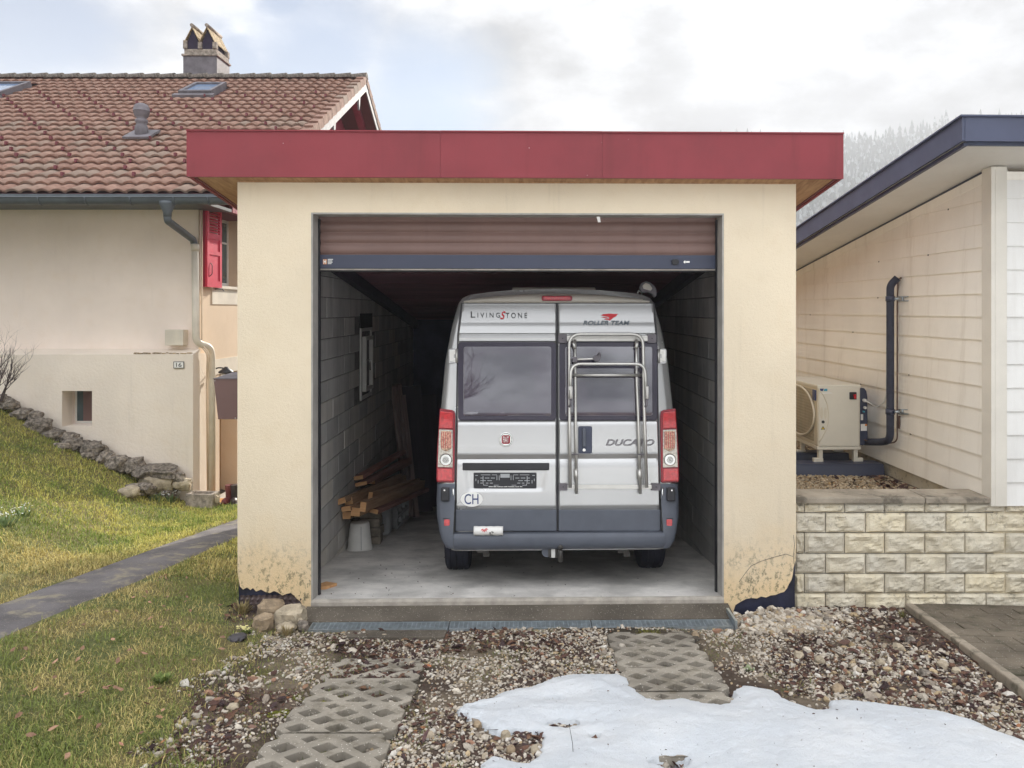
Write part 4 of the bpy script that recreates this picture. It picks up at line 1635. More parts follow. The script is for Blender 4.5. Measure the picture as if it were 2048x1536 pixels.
# inner hoop with grips
tb('inner_hoop', [(1137.5, 800, .165), (1139.5, 732, .165), (1284, 732, .165), (1286, 800, .165)], TR + .0012, rad=.085)
for x, y0, y1 in ((1138.3, 776, 800), (1287, 776, 800)):
    tb('grip_sleeve', [(x, y0, .160), (x, y1, .160)], .019, mat='frame_white')
    tb('end_hook', [(x, 800, .160), (x + .5, 812, .150), (x - 2, 815, .135)], .010, rad=.01, mat='zinc')
tb('cross_tube', [(1143, 752.5, .098), (1282, 752.5, .098)], .0135)
for x in (1144, 1272):
    tb('tube_clamp', [(x, 686.5, .085), (x + (5 if x < 1200 else -3), 700, .085)], .0165, mat='alu')
for x, y in ((1150.5, 944), (1276, 944)):
    tb('joint_sleeve', [(x, y - 6, .082), (x + .6, y + 16, .082)], .0175)
for x in (1138, 1272):
    tb('rivet_bar', [(x, 908.5, .098), (x + 18, 908.5, .098)], .006, mat='zinc')
tb('bike_arm', [(1145, 722, .10), (1160, 722, .125), (1196, 721, .15)], .0105)
q = MB()
q.flat(VPL, rr(1143, 717, 1153, 728, 2), .085, .125)
q.flat(VPL, [(1183, 719), (1187, 714), (1192, 717), (1195, 712), (1198, 716), (1196, 724), (1191, 728.5), (1185, 726)], .125, .165)
q.build('arm_clamp', MAT['zinc'], rack, bevel=.004)
tb('clamp_claw', [(1190, 716, .15), (1195, 709, .16), (1197, 715, .165)], .007, rad=.01, mat='zinc')

# tow hitch, exhaust hangers and the rear wheels
q = MB()
T = vp(1108, 1102, .03)
q.box((T.x - .055, T.y - .03, T.z - .045), (T.x + .06, T.y + .03, T.z + .035), 0)
hitch = q.build('tow_hitch', MAT['steel_dark'], van, bevel=.005)
q = MB()
a = vp(1120, 1116, .05)
q.tube(arc_path([a + Vector((0, .02, -.01)), a + Vector((0, -.035, 0)), a + Vector((0, -.035, .075))], .03), .022, 10)
q.lathe([(.010, -.024), (.02, -.015), (.025, 0), (.02, .015), (.010, .024)], 12, a + Vector((0, -.035, .10)))
q.build('tow_ball', MAT['steel_dark'], hitch)
q = MB()
c = vp(1093, 1102, .04)
q.tube([c + Vector((0, .05, 0)), c + Vector((0, -.02, 0))], .040, 14)
q.build('trailer_socket', MAT['van_dark'], hitch)
MB().flat(VPL, [(1102, 1095), (1109.5, 1095), (1109.5, 1113), (1102, 1113)], .0, .066).build('hitch_plate', MAT['bucket'], hitch)
for x in (965, 1247):
    q = MB()
    c = vp(x, 1103, -.05)
    q.cbox(c, (.09, .05, .03)); q.cbox(c + Vector((.03, 0, -.025)), (.05, .04, .04)); q.tube([c + Vector((-.16, .0, .02)), c + Vector((.10, 0, .01))], .012, 6)
    q.build('exhaust_hanger', MAT['steel_dark'], van)
for (fy, nm) in ((.97, 'wheel'), (4.75, 'wheel')):
    for s in (-1, 1):
        cxw = VCX + s * .885
        wv = MB()
        Mw = Matrix.Translation((cxw, fy, .335)) @ Euler((0, R(90), 0)).to_matrix().to_4x4()
        prof = [(.20, -.108), (.30, -.110), (.325, -.098), (.335, -.080), (.3365, -.058), (.328, -.056), (.328, -.050), (.338, -.048), (.339, -.006), (.330, -.004), (.330, .004), (.339, .006), (.338, .048), (.328, .050), (.328, .056), (.3365, .058), (.335, .080), (.325, .098), (.30, .110), (.20, .108)]
        wv.lathe(prof, 40, M=Mw)
        wo = wv.build('wheel', MAT['tyre'], van, smooth_angle=30)
        r_ = MB()
        r_.lathe([(.02, .085 * s), (.16, .08 * s), (.20, .10 * s), (.205, .07 * s), (.19, -.03 * s), (.02, -.03 * s)], 24, M=Mw)
        r_.build('rim', MAT['zinc'], wo)

# a rolled cloth lying on the bumper step
q = MB()
a, b2 = vp(949, 1059, .10), vp(1006.5, 1059, .10)
rr_ = .036
pts = [a + (b2 - a) * k / 12 for k in range(13)]
q.tube(pts, [rr_ * (1 + .03 * math.sin(k * 2.1)) for k in range(13)], 18)
roll = q.build('rolled_cloth', MAT['white'])
roll.matrix_world = VM
tag(roll, 'white rolled cloth with red leaf print lying on the bumper of the van', 'cloth roll')
q = MB()
for (cx, cy, ln, mi, angs) in ((970, 1053, 8, 0, (-60, -25, 5, 40, 75)), (984.5, 1063, 5.5, 1, (-120, -80, -35, 10, 170, 130))):
    for an in angs:
        d = (math.sin(R(an)), math.cos(R(an)))
        pp = (-d[1], d[0])
        pts = [(cx + d[0] * 1.5, cy + d[1] * 1.5), (cx + d[0] * ln * .6 + pp[0] * 1.1, cy + d[1] * ln * .6 + pp[1] * 1.1), (cx + d[0] * ln, cy + d[1] * ln), (cx + d[0] * ln * .6 - pp[0] * 1.1, cy + d[1] * ln * .6 - pp[1] * 1.1)]
        def onroll(x, y, e):
            v = vp(x, y, .10)
            dz = v.z - a.z
            dz = max(-.034, min(.034, dz))
            return Vector((v.x, a.y - math.sqrt(max(0, (rr_ * 1.035) ** 2 - dz * dz)) - e, a.z + dz))
        q.prism([onroll(x, y, .0) for x, y in pts], [onroll(x, y, .002) for x, y in pts], mi)
q.build('leaf_print', [MAT['red_print'], MAT['ink']], roll)

# ------------------------------------------------------------------ the house up on the left
house = thing('house', 'pink rendered house with a brown tiled roof, a grey gutter and red shutters', 'house', (0, 0, 0))
YW, XWR = 11.55, -5.12
RS, RY0, RZ0, RYR = .5206, 10.56, 3.865, 17.6
RZR = RZ0 + RS * (RYR - RY0)


def roof_z(y):
    return RZ0 + RS * (y - RY0) if y <= RYR else RZR - RS * (y - RYR)


FPL = Plane(ID4, (0, YW, 0), (0, -1, 0))
BPLN = Plane(ID4, (0, 11.3, 0), (0, -1, 0))
SPL = Plane(ID4, (XWR, 0, 0), (1, 0, 0))          # right hand wall, seen obliquely
# upper wall; the right wall is pieced round the window and the door niche
w = MB()
o0_, o1_ = P(124, 782, 11.3).x, P(184, 853, 11.3).x
w.box((-17, YW, 2.0), (XWR - .002, YW + .3, 3.745)); w.box((-17, YW, -1.5), (o0_, YW + .3, 2.0)); w.box((o1_, YW, -1.5), (XWR - .002, YW + .3, 2.0))
w.box((o0_, YW, -1.5), (o1_, YW + .3, P(150, 853, 11.3).z)); w.box((o0_, YW, P(150, 782, 11.3).z), (o1_, YW + .3, 2.0))
w.build('wall', MAT['stucco_house'], house)
wy0, wy1, wz0, wz1 = 12.17, 13.06, 2.58, 3.74
dy0, dy1, dzt = 12.30, 13.02, 1.42
w = MB()
T = .30
w.box((XWR - T, YW + .301, wz0 - .0), (XWR, wy0, 3.745))
w.box((XWR - T, wy1, wz0), (XWR, 20.5, 3.745))
w.box((XWR - T, YW + .001, dzt), (XWR, 20.5, wz0 - .001))
w.box((XWR - T, YW + .301, -1.7), (XWR, dy0, dzt - .001))
w.box((XWR - T, dy1, -1.7), (XWR, 20.5, dzt - .001))
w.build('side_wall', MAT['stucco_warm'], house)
w = MB()
w.box((XWR - T, dy0, -1.7), (XWR - T + .02, dy1, dzt))
dleaf = w.build('door', MAT['door_wood'], house)
w = MB()
for k in range(9):
    z = -1.0 + k * .24
    w.prism([(XWR - T + .021, dy0 + .05, z), (XWR - T + .021, dy1 - .05, z - .34), (XWR - T + .021, dy1 - .05, z - .14), (XWR - T + .021, dy0 + .05, z + .06 + .14)],
            [(XWR - T + .036, dy0 + .06, z + .01), (XWR - T + .036, dy1 - .06, z - .33), (XWR - T + .036, dy1 - .06, z - .15), (XWR - T + .036, dy0 + .06, z + .19)])
w.build('diagonal_boards', MAT['door_wood'], dleaf)
# pale bands under the window and over the door
MB().box((XWR + .001, 12.0, 2.33), (XWR + .014, 13.3, wz0 - .002)).build('window_band', MAT['pvc'], house)
MB().box((XWR + .001, 12.0, 1.22), (XWR + .014, 13.3, 1.46)).build('door_lintel', MAT['pvc'], house)
MB().box((XWR - .1, wy0 - .03, wz0), (XWR + .05, wy1 + .03, wz0 + .045)).build('window_sill', MAT['pvc'], house)
# rough rendered basement that stands proud of the wall above
bx = P(386, 900, 11.3).x
by1 = 11.76
wz = [P(124, 782, 11.3), P(184, 853, 11.3)]
o0, o1, oz1, oz0 = wz[0].x, wz[1].x, wz[0].z, wz[1].z
zt = P(300, 709, 11.3).z
rng = random.Random(4)
w = MB()
def slab(x0, x1, z0, z1):
    w.box((x0, 11.3, z0), (x1, 11.545, z1))
slab(-17, o0, -1.6, zt)
slab(o1, bx, -1.6, zt)
slab(o0, o1, -1.6, oz0)
slab(o0, o1, oz1, zt)
w.box((bx - .3, 11.545, -1.6), (bx, by1, zt))
w.ext([(11.3, zt), (11.545, zt + .07), (11.545, zt)], 0, -17, bx)
w.box((o0 + .001, 11.7, oz0 + .001), (o1 - .001, 11.72, oz1 - .001))
w.build('basement_wall', MAT['stucco_base'], house)
lic = MB()
for k in range(20):
    x = -5.95 + k * .042 * (.6 + .02 * k) + rng.uniform(-.01, .01)
    lic.cbox((x, 11.31 + rng.uniform(0, .03), zt + .012 + rng.uniform(0, .012)), (rng.uniform(.012, .07), .03, .012))
lic.build('lichen_edge', MAT['lichen'], house)['kind'] = 'stuff'
# cellar window
yy = 11.64
w = MB()
w.box((o0, yy - .02, oz0), (o0 + .025, yy, oz1)); w.box((o1 - .025, yy - .02, oz0), (o1, yy, oz1))
w.box((o0 + .025, yy - .02, oz0), (o1 - .025, yy, oz0 + .035)); w.box((o0 + .025, yy - .02, oz1 - .02), (o1 - .025, yy, oz1))
cw = w.build('window', MAT['frame_white'], house)
MB().box((o0 + .025, yy - .012, oz0 + .035), (o1 - .025, yy - .004, oz1 - .02)).build('pane', MAT['glass'], cw)
c = MB()
c.box((o0 + .12, yy - .016, oz0 + .035), (o0 + .34, yy - .0125, oz1 - .02))
c.build('curtain', MAT['brown_metal'], cw)
# upstairs window in the right wall
xw = XWR - .16
w = MB()
w.box((xw - .03, wy0, wz0 + .05), (xw, wy1, wz0 + .11)); w.box((xw - .03, wy0, wz1 - .05), (xw, wy1, wz1))
w.box((xw - .03, wy0, wz0 + .11), (xw, wy0 + .06, wz1 - .05)); w.box((xw - .03, wy1 - .06, wz0 + .11), (xw, wy1, wz1 - .05))
w.box((xw - .026, wy0 + .06, wz0 + .76), (xw - .002, wy1 - .06, wz0 + .79))
w.box((xw - .026, (wy0 + wy1) / 2 - .025, wz0 + .79), (xw - .002, (wy0 + wy1) / 2 + .025, wz1 - .05))
w.box((xw - .026, (wy0 + wy1) / 2 - .03, wz0 + .11), (xw - .002, (wy0 + wy1) / 2 + .03, wz0 + .76))
ow = w.build('window', MAT['frame_white'], house)
MB().box((xw - .022, wy0 + .06, wz0 + .11), (xw - .012, wy1 - .06, wz1 - .05)).build('pane', MAT['glass'], ow)
# red louvred shutter folded back against the right wall
sy0, sy1, sz0, sz1 = 11.66, 12.19, 2.59, 3.80
xs0, xs1 = XWR + .05, XWR + .085
sh = MB()
for a_, b_ in ((sy0, sy0 + .075), (sy1 - .075, sy1)):
    sh.box((xs0, a_, sz0), (xs1, b_, sz1))
for z0, z1 in ((sz0, sz0 + .10), (sz0 + .50, sz0 + .56), (sz0 + .74, sz0 + .83), (sz1 - .05, sz1)):
    sh.box((xs0, sy0 + .075, z0), (xs1, sy1 - .075, z1))
sh.box((xs0 + .004, sy0 + .075, sz0 + .10), (xs1 - .014, sy1 - .075, sz0 + .50))
sh.box((xs0 + .004, sy0 + .075, sz0 + .56), (xs1 - .014, sy1 - .075, sz0 + .74))
sho = sh.build('shutter', MAT['shutter'], house)
k = 0
z = sz0 + .845
while z < sz1 - .07:
    MB().prism([(xs0 + .002, sy0 + .075, z + .030), (xs1 + .004, sy0 + .075, z), (xs1 + .004, sy0 + .075, z + .010), (xs0 + .002, sy0 + .075, z + .040)],
               [(xs0 + .002, sy1 - .075, z + .030), (xs1 + .004, sy1 - .075, z), (xs1 + .004, sy1 - .075, z + .010), (xs0 + .002, sy1 - .075, z + .040)]).build('slat', MAT['shutter'], sho)
    z += .044
MB().box((xs0 - .03, sy0 - .012, sz0), (xs0 - .001, sy0 + .02, sz1)).build('edge_strip', MAT['shutter_dark'], sho)
h = MB()
h.tube(arc_path([(xs1 + .002, sy0 + .10, sz0 + .37), (xs1 + .02, sy0 + .12, sz0 + .34), (xs1 + .02, sy0 + .12, sz0 + .20), (xs1 + .002, sy0 + .06, sz0 + .16)], .02), .006, 5)
h.build('hook', MAT['ink'], sho)
h = MB()
h.tube([(XWR, sy1 - .1, sz0 - .02), (XWR + .13, sy1 - .1, sz0 - .02), (XWR + .14, sy1 - .06, sz0 - .05)], .010, 6)
h.build('shutter_stay', MAT['zinc'], house)

# red boarded gable high on the right, under the overhanging verge
XG, XV = -4.75, -3.97
gb = MB()
y = 11.9
nb = 0
gable = empty('gable', parent=house)
while y < 23.2:
    zt_ = min(roof_z(y), roof_z(y + .115)) - .27
    q = MB()
    q.box((XG - .04, y, 3.746), (XG, y + .11, zt_))
    q.build('board', MAT['gable'], gable)
    y += .118
MB().ext([(11.9, 3.75), (23.2, 3.75), (23.2, roof_z(23.2) - .3), (RYR, RZR - .3), (11.9, roof_z(11.9) - .3)], 0, XG - .12, XG - .045).build('gable_backing', MAT['red_trim'], house)
MB().box((-17, RY0 - .02, 3.745), (XG, YW + .31, 3.79)).build('eaves_soffit', MAT['anthracite'], house)

# roof deck and tiles
q = MB()
XRL = -17.0
t_ = .16
q.ext([(RY0 + .05, roof_z(RY0 + .05) - .045), (RYR, RZR - .045), (RYR, RZR - t_ - .045), (RY0 + .05, roof_z(RY0 + .05) - t_)], 0, XRL, XV - .03)
q.ext([(RYR + .002, RZR - .045), (24.6, roof_z(24.6) - .045), (24.6, roof_z(24.6) - t_ - .045), (RYR + .002, RZR - t_ - .045)], 0, XRL, XV - .03)
roof = q.build('roof', MAT['red_trim'], house)
MB().ext([(RYR + .3, roof_z(RYR + .3) - t_ - .048), (24.4, roof_z(24.4) - t_ - .048), (24.4, roof_z(24.4) - t_ - .20), (RYR + .3, roof_z(RYR + .3) - t_ - .20)], 0, XV - .42, XV - .28).build('verge_rafter', MAT['gable'], house)
NROW = 24
sl = (RYR - RY0) / NROW
TW = .2065
A = math.atan(RS)


def tile_mesh(dy=1.0):
    """one clay tile: a roll and a hollow, its lower lip free standing (local: x across, y up the slope)"""
    q = MB()
    L = .345
    n = 8
    lip, top = [], []
    for k in range(n + 1):
        u = k / n
        x = (u - .5) * (TW + .012)
        hgt = .018 * math.sin(u * 2 * math.pi - .9) + .004 * math.sin(u * 4 * math.pi)
        lip.append((x, 0, .060 + hgt))
        top.append((x, L, .018 + hgt * .9))
    low = [(x, .008, z - .034) for x, y, z in lip]
    q.add(low + lip + top, [(k, k + 1, n + 2 + k, n + 1 + k) for k in range(n)] + [(n + 1 + k, n + 2 + k, 2 * n + 3 + k, 2 * n + 2 + k) for k in range(n)])
    me = q.mesh('tile', MAT['roof_tile'])
    for p in me.polygons:
        p.use_smooth = p.index >= n
    return me


TME = tile_mesh()
Mslope = Matrix.Rotation(A, 4, 'X')
rest = MB()
SKYL = [(P(352, 190, 15.9), P(458, 168, 16.9)), (P(-110, 190, 15.4), P(46, 168, 16.9))]
SK = [(-7.48, -6.80, 15.95, 16.75), (-12.2, -11.08, 15.75, 16.8)]
nt = 0
for r in range(NROW):
    y0 = RY0 + r * sl
    z0 = roof_z(y0)
    x = XV - .04 - TW / 2 - (0 if r % 2 == 0 else 0)
    lim = -8.35 - r * .15 if r < 12 else -13.9
    while x > -14.2 if r >= 12 else x > -9.4 - r * .17:
        if not any(a0 - .06 < x < a1 + .06 and b0 - .12 < y0 + .12 < b1 + .05 for a0, a1, b0, b1 in SK):
            M = Matrix.Translation((x, y0 + random.uniform(-.006, .006), z0 - .03 + random.uniform(-.003, .003))) @ Mslope @ Matrix.Rotation(R(random.uniform(-.7, .7)), 4, 'Z')
            if nt < 296 and r < 14 and x > lim and photo_px(x, y0, z0)[0] < 480 + r * 12:
                o = link('tile', TME, roof)
                o.matrix_local = M
                nt += 1
            else:
                rest.add([M @ v.co for v in TME.vertices], [tuple(p.vertices) for p in TME.polygons])
                for i in range(8):
                    pass
        x -= TW
rest.sm = [(i % 16) >= 8 for i in range(len(rest.f))]
o = rest.build('tile_courses', MAT['roof_tile_far'], house, fix=False)
o['kind'] = 'stuff'
# snow hooks
hk = MB()
for r in range(2, NROW - 4):
    y0 = RY0 + r * sl
    x = XV - .3 - ((r * 1.37) % (4 if r > 3 else 5)) * TW
    while x > -14:
        c = Vector((x, y0 - .02, roof_z(y0) + .035))
        hk.cbox(c, (.035, .05, .055))
        x -= TW * (4 if r > 3 else 5)
hk.build('snow_hooks', MAT['red_trim'], house)['kind'] = 'stuff'
# ridge tiles
x = XV + .02
rt = MB()
k = 0
ridge_me = None
while x > -14.5:
    q = MB()
    L = .40
    rows = []
    for (dx, rad) in ((0, .125), (-.05, .122), (-L, .105)):
        rows.append([(dx, rad * 1.05 * math.cos(a_), rad * math.sin(a_)) for a_ in [math.pi * j / 8 for j in range(9)]])
    if ridge_me is None:
        q.grid(rows, flip=True)
        q.f.append(tuple(range(9))); q.m.append(0); q.sm.append(False)
        ridge_me = q.mesh('ridge_tile', MAT['ridge_tile'])
    o = link('ridge_tile', ridge_me, roof)
    o.location = (x, RYR + random.uniform(-.006, .006), RZR + .005 + random.uniform(-.004, .004))
    o.rotation_euler = (0, R(-2.2), 0)
    x -= .365
# verge tiles and bargeboards on both slopes
for r in range(NROW):
    for sgn in (1, -1):
        y0 = RY0 + r * sl if sgn > 0 else 2 * RYR - RY0 - r * sl
        if sgn < 0 and r < NROW - 12:
            continue
        q = MB()
        q.prism([(-.03, -.02, -.10), (.012, -.02, -.10), (.012, -.02, .075), (-.03, -.02, .075)], [(-.03, .335, -.12), (.012, .335, -.12), (.012, .335, .035), (-.03, .335, .035)])
        q.prism([(-.16, -.02, .045), (-.031, -.02, .045), (-.031, -.02, .075), (-.16, -.02, .075)], [(-.16, .335, .015), (-.031, .335, .015), (-.031, .335, .035), (-.16, .335, .035)])
        o = q.build('verge_tile', MAT['roof_tile'], roof)
        o.matrix_local = Matrix.Translation((XV, y0, roof_z(y0) + .015)) @ Matrix.Rotation(A * sgn, 4, 'X') @ (Matrix.Identity(4) if sgn > 0 else Matrix.Scale(-1, 4, (0, 1, 0)))
for ya, yb in ((RY0 + .1, RYR), (RYR + .001, 24.4)):
    q = MB()
    q.ext([(ya, roof_z(ya) - .10), (yb, roof_z(yb) - .10), (yb, roof_z(yb) - .29), (ya, roof_z(ya) - .29)], 0, XV - .028, XV - .002)
    q.build('bargeboard', MAT['barge'], house)
for yy in (14.95, 17.0):
    z = roof_z(yy) - .30
    MB().prism([(XV - .015, yy - .09, z + .05), (XV - .015, yy + .09, z + .06), (XV - .015, yy + .05, z - .14), (XV - .015, yy, z - .27), (XV - .015, yy - .04, z - .14)],
               [(XV - .055, yy - .09, z + .05), (XV - .055, yy + .09, z + .06), (XV - .055, yy + .05, z - .14), (XV - .055, yy, z - .27), (XV - .055, yy - .04, z - .14)]).build('purlin_cap', MAT['barge'], house)

# gutter with brackets, flashing above, downpipe
GY = RY0 - .10
q = MB()
q.ext([(RY0 + .08, roof_z(RY0) - .02), (RY0 - .02, roof_z(RY0) - .035), (RY0 - .03, roof_z(RY0) - .15), (RY0 + .08, roof_z(RY0) - .15)], 0, -17, XV - .05)
q.build('eaves_flashing', MAT['anthracite'], house)
gzt = P(200, 393.5, GY - .1).z
q = MB()
rows = []
for x in (-17, XV - .05):
    rows.append([(x, GY - .075 * math.cos(a_), gzt - .095 * math.sin(a_)) for a_ in [math.pi * j / 8 for j in range(9)]])
q.grid(rows)
rows = [[(x, y + (.004 if y < GY else -.004), z + .002) for x, y, z in r_] for r_ in rows]
q.grid(rows, flip=True)
for x in (0,):
    q.tube([(-17, GY - .078, gzt), (XV - .05, GY - .078, gzt)], .010, 6)
q.build('gutter', MAT['anthracite'], house, fix=False)
for px in (-10, 83, 176, 265, 352, 420):
    x = P(px, 400, GY).x
    q = MB()
    q.tube([(x, GY - .083 * math.cos(a_), gzt + .004 - .101 * math.sin(a_)) for a_ in [math.pi * j / 8 for j in range(8)]] , .009, 5)
    q.build('gutter_bracket', MAT['anthracite'], house)
MB().box((-17, RY0 - .02, 3.70), (XV - .06, RY0 + .05, gzt - .01)).build('eaves_board', MAT['anthracite'], house)
q = MB()
ox = P(335, 420, GY).x
q.lathe([(.052, -.26), (.055, -.20), (.10, -.09), (.105, -.05)], 14, (ox, GY, gzt))
pts = arc_path([(ox, GY, gzt - .22), (ox, GY, gzt - .31), P(387, 480, YW - .09), P(390.5, 498, YW - .09)], .16)
q.tube(pts, .05, 12)
q.build('swan_neck', MAT['anthracite'], house)
q = MB()
lowx = -4.99
pts = arc_path([P(390.5, 494, YW - .09), P(392, 686, YW - .09), (lowx, YW + .08, P(400, 694, YW).z), (lowx, YW + .16, P(428, 712, YW + .1).z), (lowx, YW + .16, -.66)], .13)
q.tube(pts, .053, 12)
q.tube([P(390.3, 488, YW - .09), P(390.6, 502, YW - .09)], .060, 12)
q.build('downpipe', MAT['pvc'], house)
for z in (2.9, 1.9):
    pass
q = MB()
for px, r in ((398.5, .012), (403.5, .014)):
    a_, b_ = P(px, 420, YW - .03), P(px, 690, YW - .03)
    q.tube(arc_path([a_, b_, b_ + Vector((.13, -.02, -.12)), (bx + .06, 11.62, zt - .4), (bx + .05 + .01 * r, 11.68, -.6)], .1), r, 6)
q.build('conduit', MAT['stucco_warm'], house)

# meter box and number plate
q = MB()
a_, b_ = FPL.hit(340, 659), FPL.hit(372, 690)
q.box((a_.x, YW - .16, b_.z), (b_.x + .03, YW, a_.z))
q.build('meter_box', MAT['pvc'], house, bevel=.006)
q = MB()
q.flat(BPLN, [(348, 723), (369, 723), (369, 736.5), (348, 736.5)], .012, .018, 0)
npl = q.build('number_plate', MAT['ink'], house)
q = MB()
q.flat(BPLN, [(349.2, 724.2), (367.8, 724.2), (367.8, 735.3), (349.2, 735.3)], .018, .0195, 0)
q.build('plate_face', MAT['white'], npl)
cu = bpy.data.curves.new('digits', 'FONT')
cu.body = '16'; cu.extrude = .002; cu.offset = .004
ob = bpy.data.objects.new('digits', cu); COL.objects.link(ob); bpy.context.view_layer.update()
me = bpy.data.meshes.new_from_object(ob.evaluated_get(bpy.context.evaluated_depsgraph_get()))
bpy.data.objects.remove(ob)
co = [v.co.copy() for v in me.vertices]
mnx, mxx, mny, mxy = min(v.x for v in co), max(v.x for v in co), min(v.y for v in co), max(v.y for v in co)
a_, b_ = BPLN.hit(353.4, 733.6, .0197), BPLN.hit(364.4, 725.6, .0197)
for v, c in zip(me.vertices, co):
    v.co = (a_.x + (c.x - mnx) / (mxx - mnx) * (b_.x - a_.x), a_.y - (c.z + .002) * .4, a_.z + (c.y - mny) / (mxy - mny) * (b_.z - a_.z))
me.materials.append(MAT['ink'])
link('digits', me, npl)

# skylights and the vent pipe in the roof
for (x0, x1, y0, y1) in SK:
    M = Matrix.Translation((x0, y0, roof_z(y0) + .0)) @ Mslope
    L = (y1 - y0) / math.cos(A)
    wd = x1 - x0
    q = MB()
    for b0, b1 in (((0, 0), (.07, L)), ((wd - .07, 0), (wd, L)), ((.07, 0), (wd - .07, .09)), ((.07, L - .07), (wd - .07, L))):
        q.box((b0[0], b0[1], -.03), (b1[0], b1[1], .115), 0, M)
    q.box((-.08, -.14, .0), (wd + .08, -.001, .06), 0, M)
    skl = q.build('skylight', MAT['zinc'], roof)
    MB().box((.07, .09, .06), (wd - .07, L - .07, .075), 0, M).build('pane', MAT['glass_sky'], skl)
vx, vy = P(283, 255, 0).x, 0
vy = 13.4
vc = P(283, 256, vy)
vy = 13.05
v0 = Vector(((283 - CX) / F * vy, vy, roof_z(vy) - .03))
q = MB()
q.lathe([(.105, 0), (.105, .20), (.085, .24), (.085, .27), (.10, .29), (.10, .33), (.07, .35), (.10, .38), (.125, .44), (.132, .475), (.136, .478), (.130, .482), (.126, .53), (.10, .585), (.05, .61)], 20, v0)
vent = q.build('vent_pipe', MAT['zinc'], roof)
q = MB()
q.box((-.22, -.20, .035), (.22, .26, .07), 0, Matrix.Translation((v0.x, v0.y, roof_z(vy))) @ Mslope)
q.build('flashing', MAT['zinc'], vent)

# chimney: sheet metal shaft, cement head, two small tiled gables
cy0, cy1 = 18.0, 18.75
cx0, cx1 = P(366, 120, cy0).x, P(433.5, 120, cy0).x
zt0, zc = P(400, 112, cy0).z, RZR - .6
q = MB()
q.box((cx0, cy0, zc), (cx1, cy1, zt0))
ch = q.build('chimney', MAT['zinc'], house, bevel=.01)
q = MB()
q.box((cx0 - .03, cy0 - .03, zt0), (cx1 + .03, cy1 + .03, zt0 + .05))
q.box((cx0 + .02, cy0 + .01, zt0 + .05), (cx1 - .01, cy1 - .01, zt0 + .17))
w_ = (cx1 - cx0)
for u in (0.03, .47, .90):
    q.box((cx0 + w_ * u - .02, cy0 - .02, zt0 + .17), (cx0 + w_ * u + .075, cy0 + .10, zt0 + .33 + (.04 if u < .1 else 0)))
    q.box((cx0 + w_ * u - .02, cy1 - .10, zt0 + .17), (cx0 + w_ * u + .075, cy1 + .02, zt0 + .33))
q.build('chimney_head', MAT['old_cement'], ch, bevel=.012)
for u0, u1 in ((.06, .50), (.50, .94)):
    xa, xb = cx0 + w_ * u0, cx0 + w_ * u1
    xm, zz, hh = (xa + xb) / 2, zt0 + .33, .36
    q = MB()
    for s, xe in ((-1, xa - .01), (1, xb + .01)):
        for k in range(4):
            ya, yb2 = cy0 - .03 + k * .205, cy0 - .03 + (k + 1) * .205 - .012
            z_ = .006 * (k % 2)
            q.prism([(xm, ya, zz + hh + z_), (xe, ya, zz + z_), (xe, ya, zz - .03 + z_), (xm, ya, zz + hh - .035 + z_)], [(xm, yb2, zz + hh + z_), (xe, yb2, zz + z_), (xe, yb2, zz - .03 + z_), (xm, yb2, zz + hh - .035 + z_)])
    q.build('cap_tiles', MAT['lichen'], ch)
    MB().tube([(xm, cy0 - .05, zz + hh + .02), (xm, cy1 + .02, zz + hh + .02)], .042, 8).build('cap_ridge', MAT['old_cement'], ch)
    MB().ext([(xa + .03, zt0 + .17), (xb - .03, zt0 + .17), (xb - .045, zz), (xm, zz + hh - .06), (xa + .045, zz)], 1, cy0 + .02, cy1 - .03).build('cap_shade', MAT['dark_hollow'], ch)  # dark solid fills the open cap, standing for the shade inside

# ------------------------------------------------------------------ clad building on the right
SLOC, SROT = (3.585, 6.1, 0), (0, 0, R(2))
SM = frame(SLOC, SROT)
SMI = SM.inverted()
ann = thing('clad_building', 'cream weatherboarded building with a sloping navy edged roof right of the garage', 'building', SLOC, SROT)
ZB, BW = .695, .187
z0s = 2.186 - BW * 8
SS = .143
mb = MB()
left_w = empty('left_wall', parent=ann)
front_w = empty('front_wall', parent=ann)
MB().ext([(.05, ZB), (7, ZB), (7, 3.36 - SS * 7), (.05, 3.36)], 0, .02, .16).build('wall_core', MAT['trim_w'], ann)
k = 0
while True:
    z = z0s + BW * k
    if z > 3.34:
        break
    zt_ = z + BW
    # the left wall's boards stop at the falling eaves line
    yend = (3.31 - z) / SS
    yend = min(7.0, yend)
    if yend > .12:
        q = MB()
        ylim = min(7.0, max(.11, (3.31 - zt_) / SS))
        base = [(-.017, .10, z), (-.017, yend, z)] + ([(-.003, ylim, zt_)] if ylim > .11 else []) + [(-.003, .10, min(zt_, 3.31 - SS * .10))]
        back = [(.018, p[1], p[2]) for p in base]
        q.prism(base, back)
        q.build('board', MAT['siding'], left_w)
    q = MB()
    zt2 = min(zt_, 3.30)
    base = [(.10, -.017, z), (3.2, -.017, z), (3.2, -.003, zt2), (.10, -.003, zt2)]
    q.prism(base, [(p[0], .018, p[2]) for p in base])
    q.build('board', MAT['siding_w'], front_w)
    k += 1
MB().box((.10, .019, ZB), (3.2, .15, 3.3)).build('wall_core', MAT['trim_w'], ann)
q = MB()
q.box((-.026, -.026, ZB - .005), (.005, .10, 3.372)); q.box((.005, -.028, ZB - .005), (.10, .02, 3.372))
q.build('corner_post', MAT['trim_w'], ann, bevel=.003)
q = MB()
q.ext([(.10, 3.355 - SS * .1), (7, 3.355 - SS * 7), (7, 3.275 - SS * 7), (.10, 3.275 - SS * .1)], 0, -.016, .0)
q.box((.10, -.016, 3.27), (3.2, .0, 3.335))
q.build('frieze_board', MAT['siding'], ann)
q = MB()
